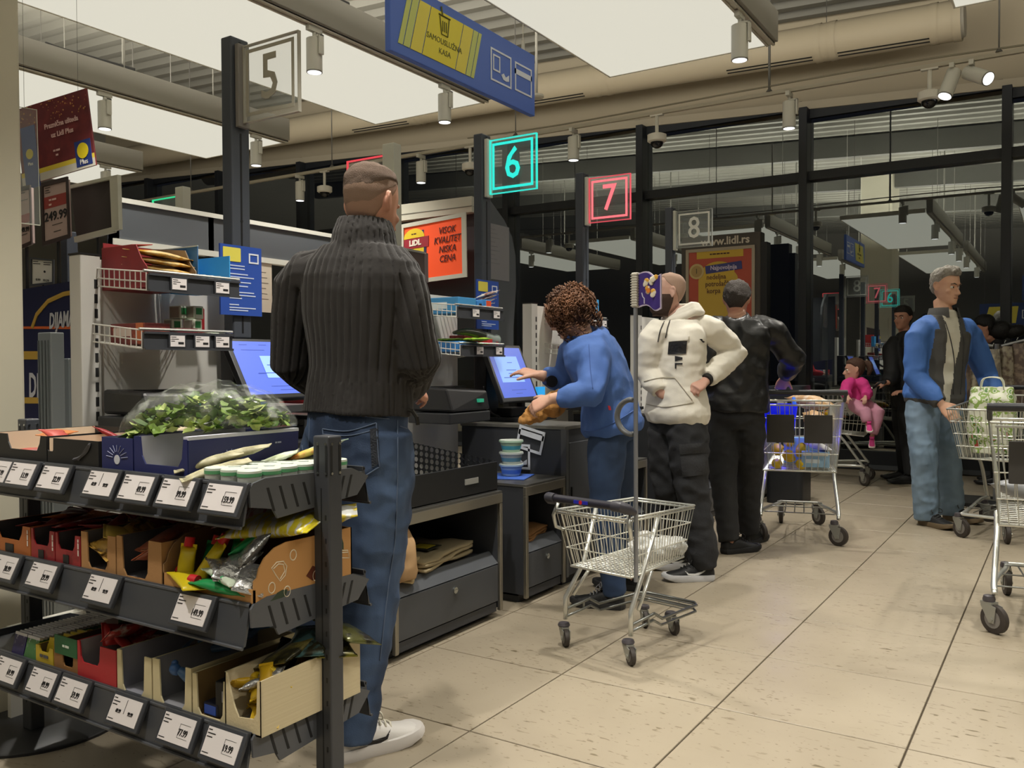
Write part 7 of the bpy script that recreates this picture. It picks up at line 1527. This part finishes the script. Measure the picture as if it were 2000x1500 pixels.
# lane signs of the staffed tills, seen from behind
def far_sign(label,px,py,d,c_,left):
    a=W(px,py,d=d); r=root('lane_number_sign',label,'sign',(a.x,a.y,0)); G().bb(-.045,-.035,0,.045,.035,a.z).o('post',r,M('#bcbcae',.5),bev=.005); mt=M(c_,.5,emit=.9)
    pl=G().bb(-.36,-.006,a.z-.36,-.045,.006,a.z-.055).o('acrylic_plate',r,ACR); g=G(); frame(g,.315,.305,.008,(-.2025,-.0065,a.z-.2075),X_,Z_,(0,.013,0)); g.o('border',pl,mt); text('1' if left else '2',(-.2,-.008,a.z-.2075),X_,Z_,.15,pl,mt)
far_sign('red glowing lane sign on white post behind the near mans head',765,282,5.2,'#d8404c',1); far_sign('green glowing lane sign on white post above the grey sight screen',357,366,6.4,'#25c98a',0)
# totem with the web address
r=root('advert_totem','dark advertising totem with red shopping basket poster by the windows','totem',(-3.325,9.55,0)); TD=M('#47413b',.5)
G().bb(-.46,0,.0,.46,.16,2.62).o('body',r,TD,bev=.01); G().bb(.46,.0,.0,.53,.14,2.50).o('side_fin',r,BLACK)
text('www.lidl.rs',(.06,-.003,2.545),X_,Z_,.09,r,M('#c9c0b0',.5),bold=.003)
g=G(); frame(g,.80,1.86,.035,(0,0,1.545),X_,Z_,(0,-.015,0)); g.o('poster_frame',r,M('#a69a88',.4,.3)); p_=G().bb(-.385,-.006,.63,.385,0,2.46).o('poster',r,M('#b0503f',.6))
YP=M('#c7a53a',.55); NV=M('#3b3f78',.55)
G().bb(-.27,-.010,2.36,.27,-.006,2.45).o('yellow_banner',p_,YP); scribble(6,(0,-.011,2.405),X_,Z_,.014,p_,NVT); G().prism(circ(.19,24,-.02,2.2,.12),(0,-.007,0),X_,Z_,(0,-.002,0)).o('yellow_disc',p_,YP); G().prism(rrect(.46,.56,.1,4,-.02,1.93),(0,-.007,0),X_,Z_,(0,-.0015,0)).o('yellow_panel',p_,M('#c2a242',.55))
G().prism([(-.16,2.185),(.26,2.22),(.25,2.31),(-.17,2.275)],(0,-.010,0),X_,Z_,(0,-.002,0)).o('blue_ribbon',p_,NV); text('Najpovoljnija',(.045,-.0125,2.248),X_,Z_,.05,p_,M('#c9c0d4',.5),sx=.85,bold=.001)
for k,t in enumerate(('nedeljna','potrošačka','korpa')): text(t,(-.04+(.0,.03,-.03)[k],-.011,2.145-.078*k),X_,Z_,.058,p_,M('#5a3a2a',.55),sx=.86,bold=.001)
g=G(); g.prism(circ(.088,24,-.27,2.22),(0,-.009,0),X_,Z_,(0,-.003,0)); g.o('medal',p_,M('#bfa873',.5)); G().prism(circ(.065,24,-.27,2.22),(0,-.0125,0),X_,Z_,(0,-.001,0)).o('medal_centre',p_,M('#a98d58',.5)); text('1',(-.27,-.0145,2.22),X_,Z_,.06,p_,M('#4f4634',.5)); G().bb(-.3,-.010,1.2,.3,-.006,1.5).o('goods_print',p_,M('#a87a66',.55)); G().bb(-.36,-.010,1.3,-.26,-.006,1.62).o('can_print',p_,M('#5a4a70',.5))
# garments hanging at the right edge, on a low stand
r=root('garment_stand','low metal stand with hanging garments at the right edge behind the trolleys','stand',(-.47,8.15,0)); g=G()
for a,b in (((-.42,-.1,1.40),(-.06,.0,1.30)),((.0,.0,1.30),(.35,.12,1.40))): g.tube([a,b],.014,8)
g.tube([(-.03,0,0),(-.03,0,1.32)],.02,8); g.o('frame',r,M('#8d8f92',.3,.7)); G().bb(-.3,-.25,0,.3,.25,.03).o('foot',r,BLACK)
for k in range(9):
    x=-.40+.085*k; zt=1.385-.022*min(k,4)+.022*max(0,k-4); e=root('garment','patterned beige garment in clear wrap hanging on the low stand','garment',(-.47+x,8.15-.09+.02*k,zt),.5 if k<4 else -.3,'garments on the low stand'); rs=[]
    for i in range(7):
        z=-.02-.09*i; rs.append([(math.cos(t)*(.055+.012*i**.6)+.012*noise.noise(Vector((k*3,i*.7,t))),math.sin(t)*(.025+.004*i)+.014*math.sin(t*5+k+i*.3),z) for t in (2*math.pi*j/18 for j in range(18))])
    G().rings(rs).o('cloth',e,M(['#7a7264','#8d8470','#5f5048','#9a917c'][k%4],.5,var=(22,['#a59b84','#5a4a40','#8a7a6a','#6a6252'][k%4],.45,.6)),smooth=True); G().tube([(0,0,-.02),(0,0,.01),(.01,0,.03)],.003,5).o('hanger_hook',e,CHROME)
# dark bin and counter before the windows
r=root('waste_bin','dark tall bin with rounded lid behind the man in black jacket','bin',(-1.99,7.45,0)); G().rings([[(x,y,z) for x,y in rrect(.30,.34,.05)] for z in (0,.02,.9)]+[[(x*.96,y*.96,.98) for x,y in rrect(.30,.34,.05)]]).o('bin_body',r,M('#25272b',.4),auto=True); G().bb(-.05,-.175,.83,.03,-.168,.85).o('lid_handle',r,M('#b5b5b0',.4)); G().bb(-.10,-.173,.3,.10,-.17,.7).o('front_panel',r,M('#303237',.4))
r=root('window_counter','long black low counter standing along the windows','counter',(-3.1,9.2,0)); G().bb(-2.2,.35,0,-.76,.75,.62).o('counter_body',r,M('#1b1c20',.5),bev=.01); G().bb(-2.22,.33,.62,-.74,.77,.65).o('counter_top',r,M('#2c2d31',.4))
# shelving behind the camera, seen mirrored in the glazing
def gondola(label,x,y,n,seed):
    r=root('shelf_unit',label,'shelf',(x,y,0)); rd=random.Random(seed); G().bb(-n/2*1.0,-.05,0,n/2*1.0,0,1.9).o('back_board',r,M('#5a5b5e',.5))
    for z in(.15,.55,.95,1.35): G().bb(-n/2,0,z-.03,n/2,.45,z).o('shelf_board',r,M('#8a8a86',.5))
    for z in(.15,.55,.95,1.35):
        g=G(); xx=-n/2+.05
        while xx<n/2-.2:
            w=rd.uniform(.1,.25); g.mat(M(rd.choice(['#8c2a30','#b5b0a4','#3f6a9a','#c2a23a','#4f6a3a','#7a4a30']),.5)).bb(xx,.08,z,xx+w-.02,.4,z+rd.uniform(.15,.3)); xx+=w
        g.o('goods',r,kind='stuff')
    G().bb(-n/2,.0,1.95,n/2,.03,2.2).o('header_board',r,M('#7a2028',.5))
gondola('shelf unit behind the camera, left of two mirrored in the glazing',-1.6,-4.6,3,1); gondola('shelf unit behind the camera, right of two mirrored in the glazing',2.4,-5.2,3,2)

# clear hygiene sheet with its edge glow painted as pale cut edges, fixed to the pillar
r,loc,q,u,v=board('acrylic_sheet','clear acrylic sheet with pale cut edges at the left frame edge by the pillar','sheet',((6,203),(72,214),(79,441),(2,432)),(2.95,3.05,3.05,2.95),M('#c8d0cc',.05,alpha=.10,spec=.5),.005,hang=False)
q('cut_edge',.985,0,1.0,1,M('#c9cbbd',.3),.001); q('cut_edge',0,0,1,.008,M('#d0d2c4',.3),.001); q('cut_edge',0,.994,1,1,M('#a9aa9c',.3),.001)
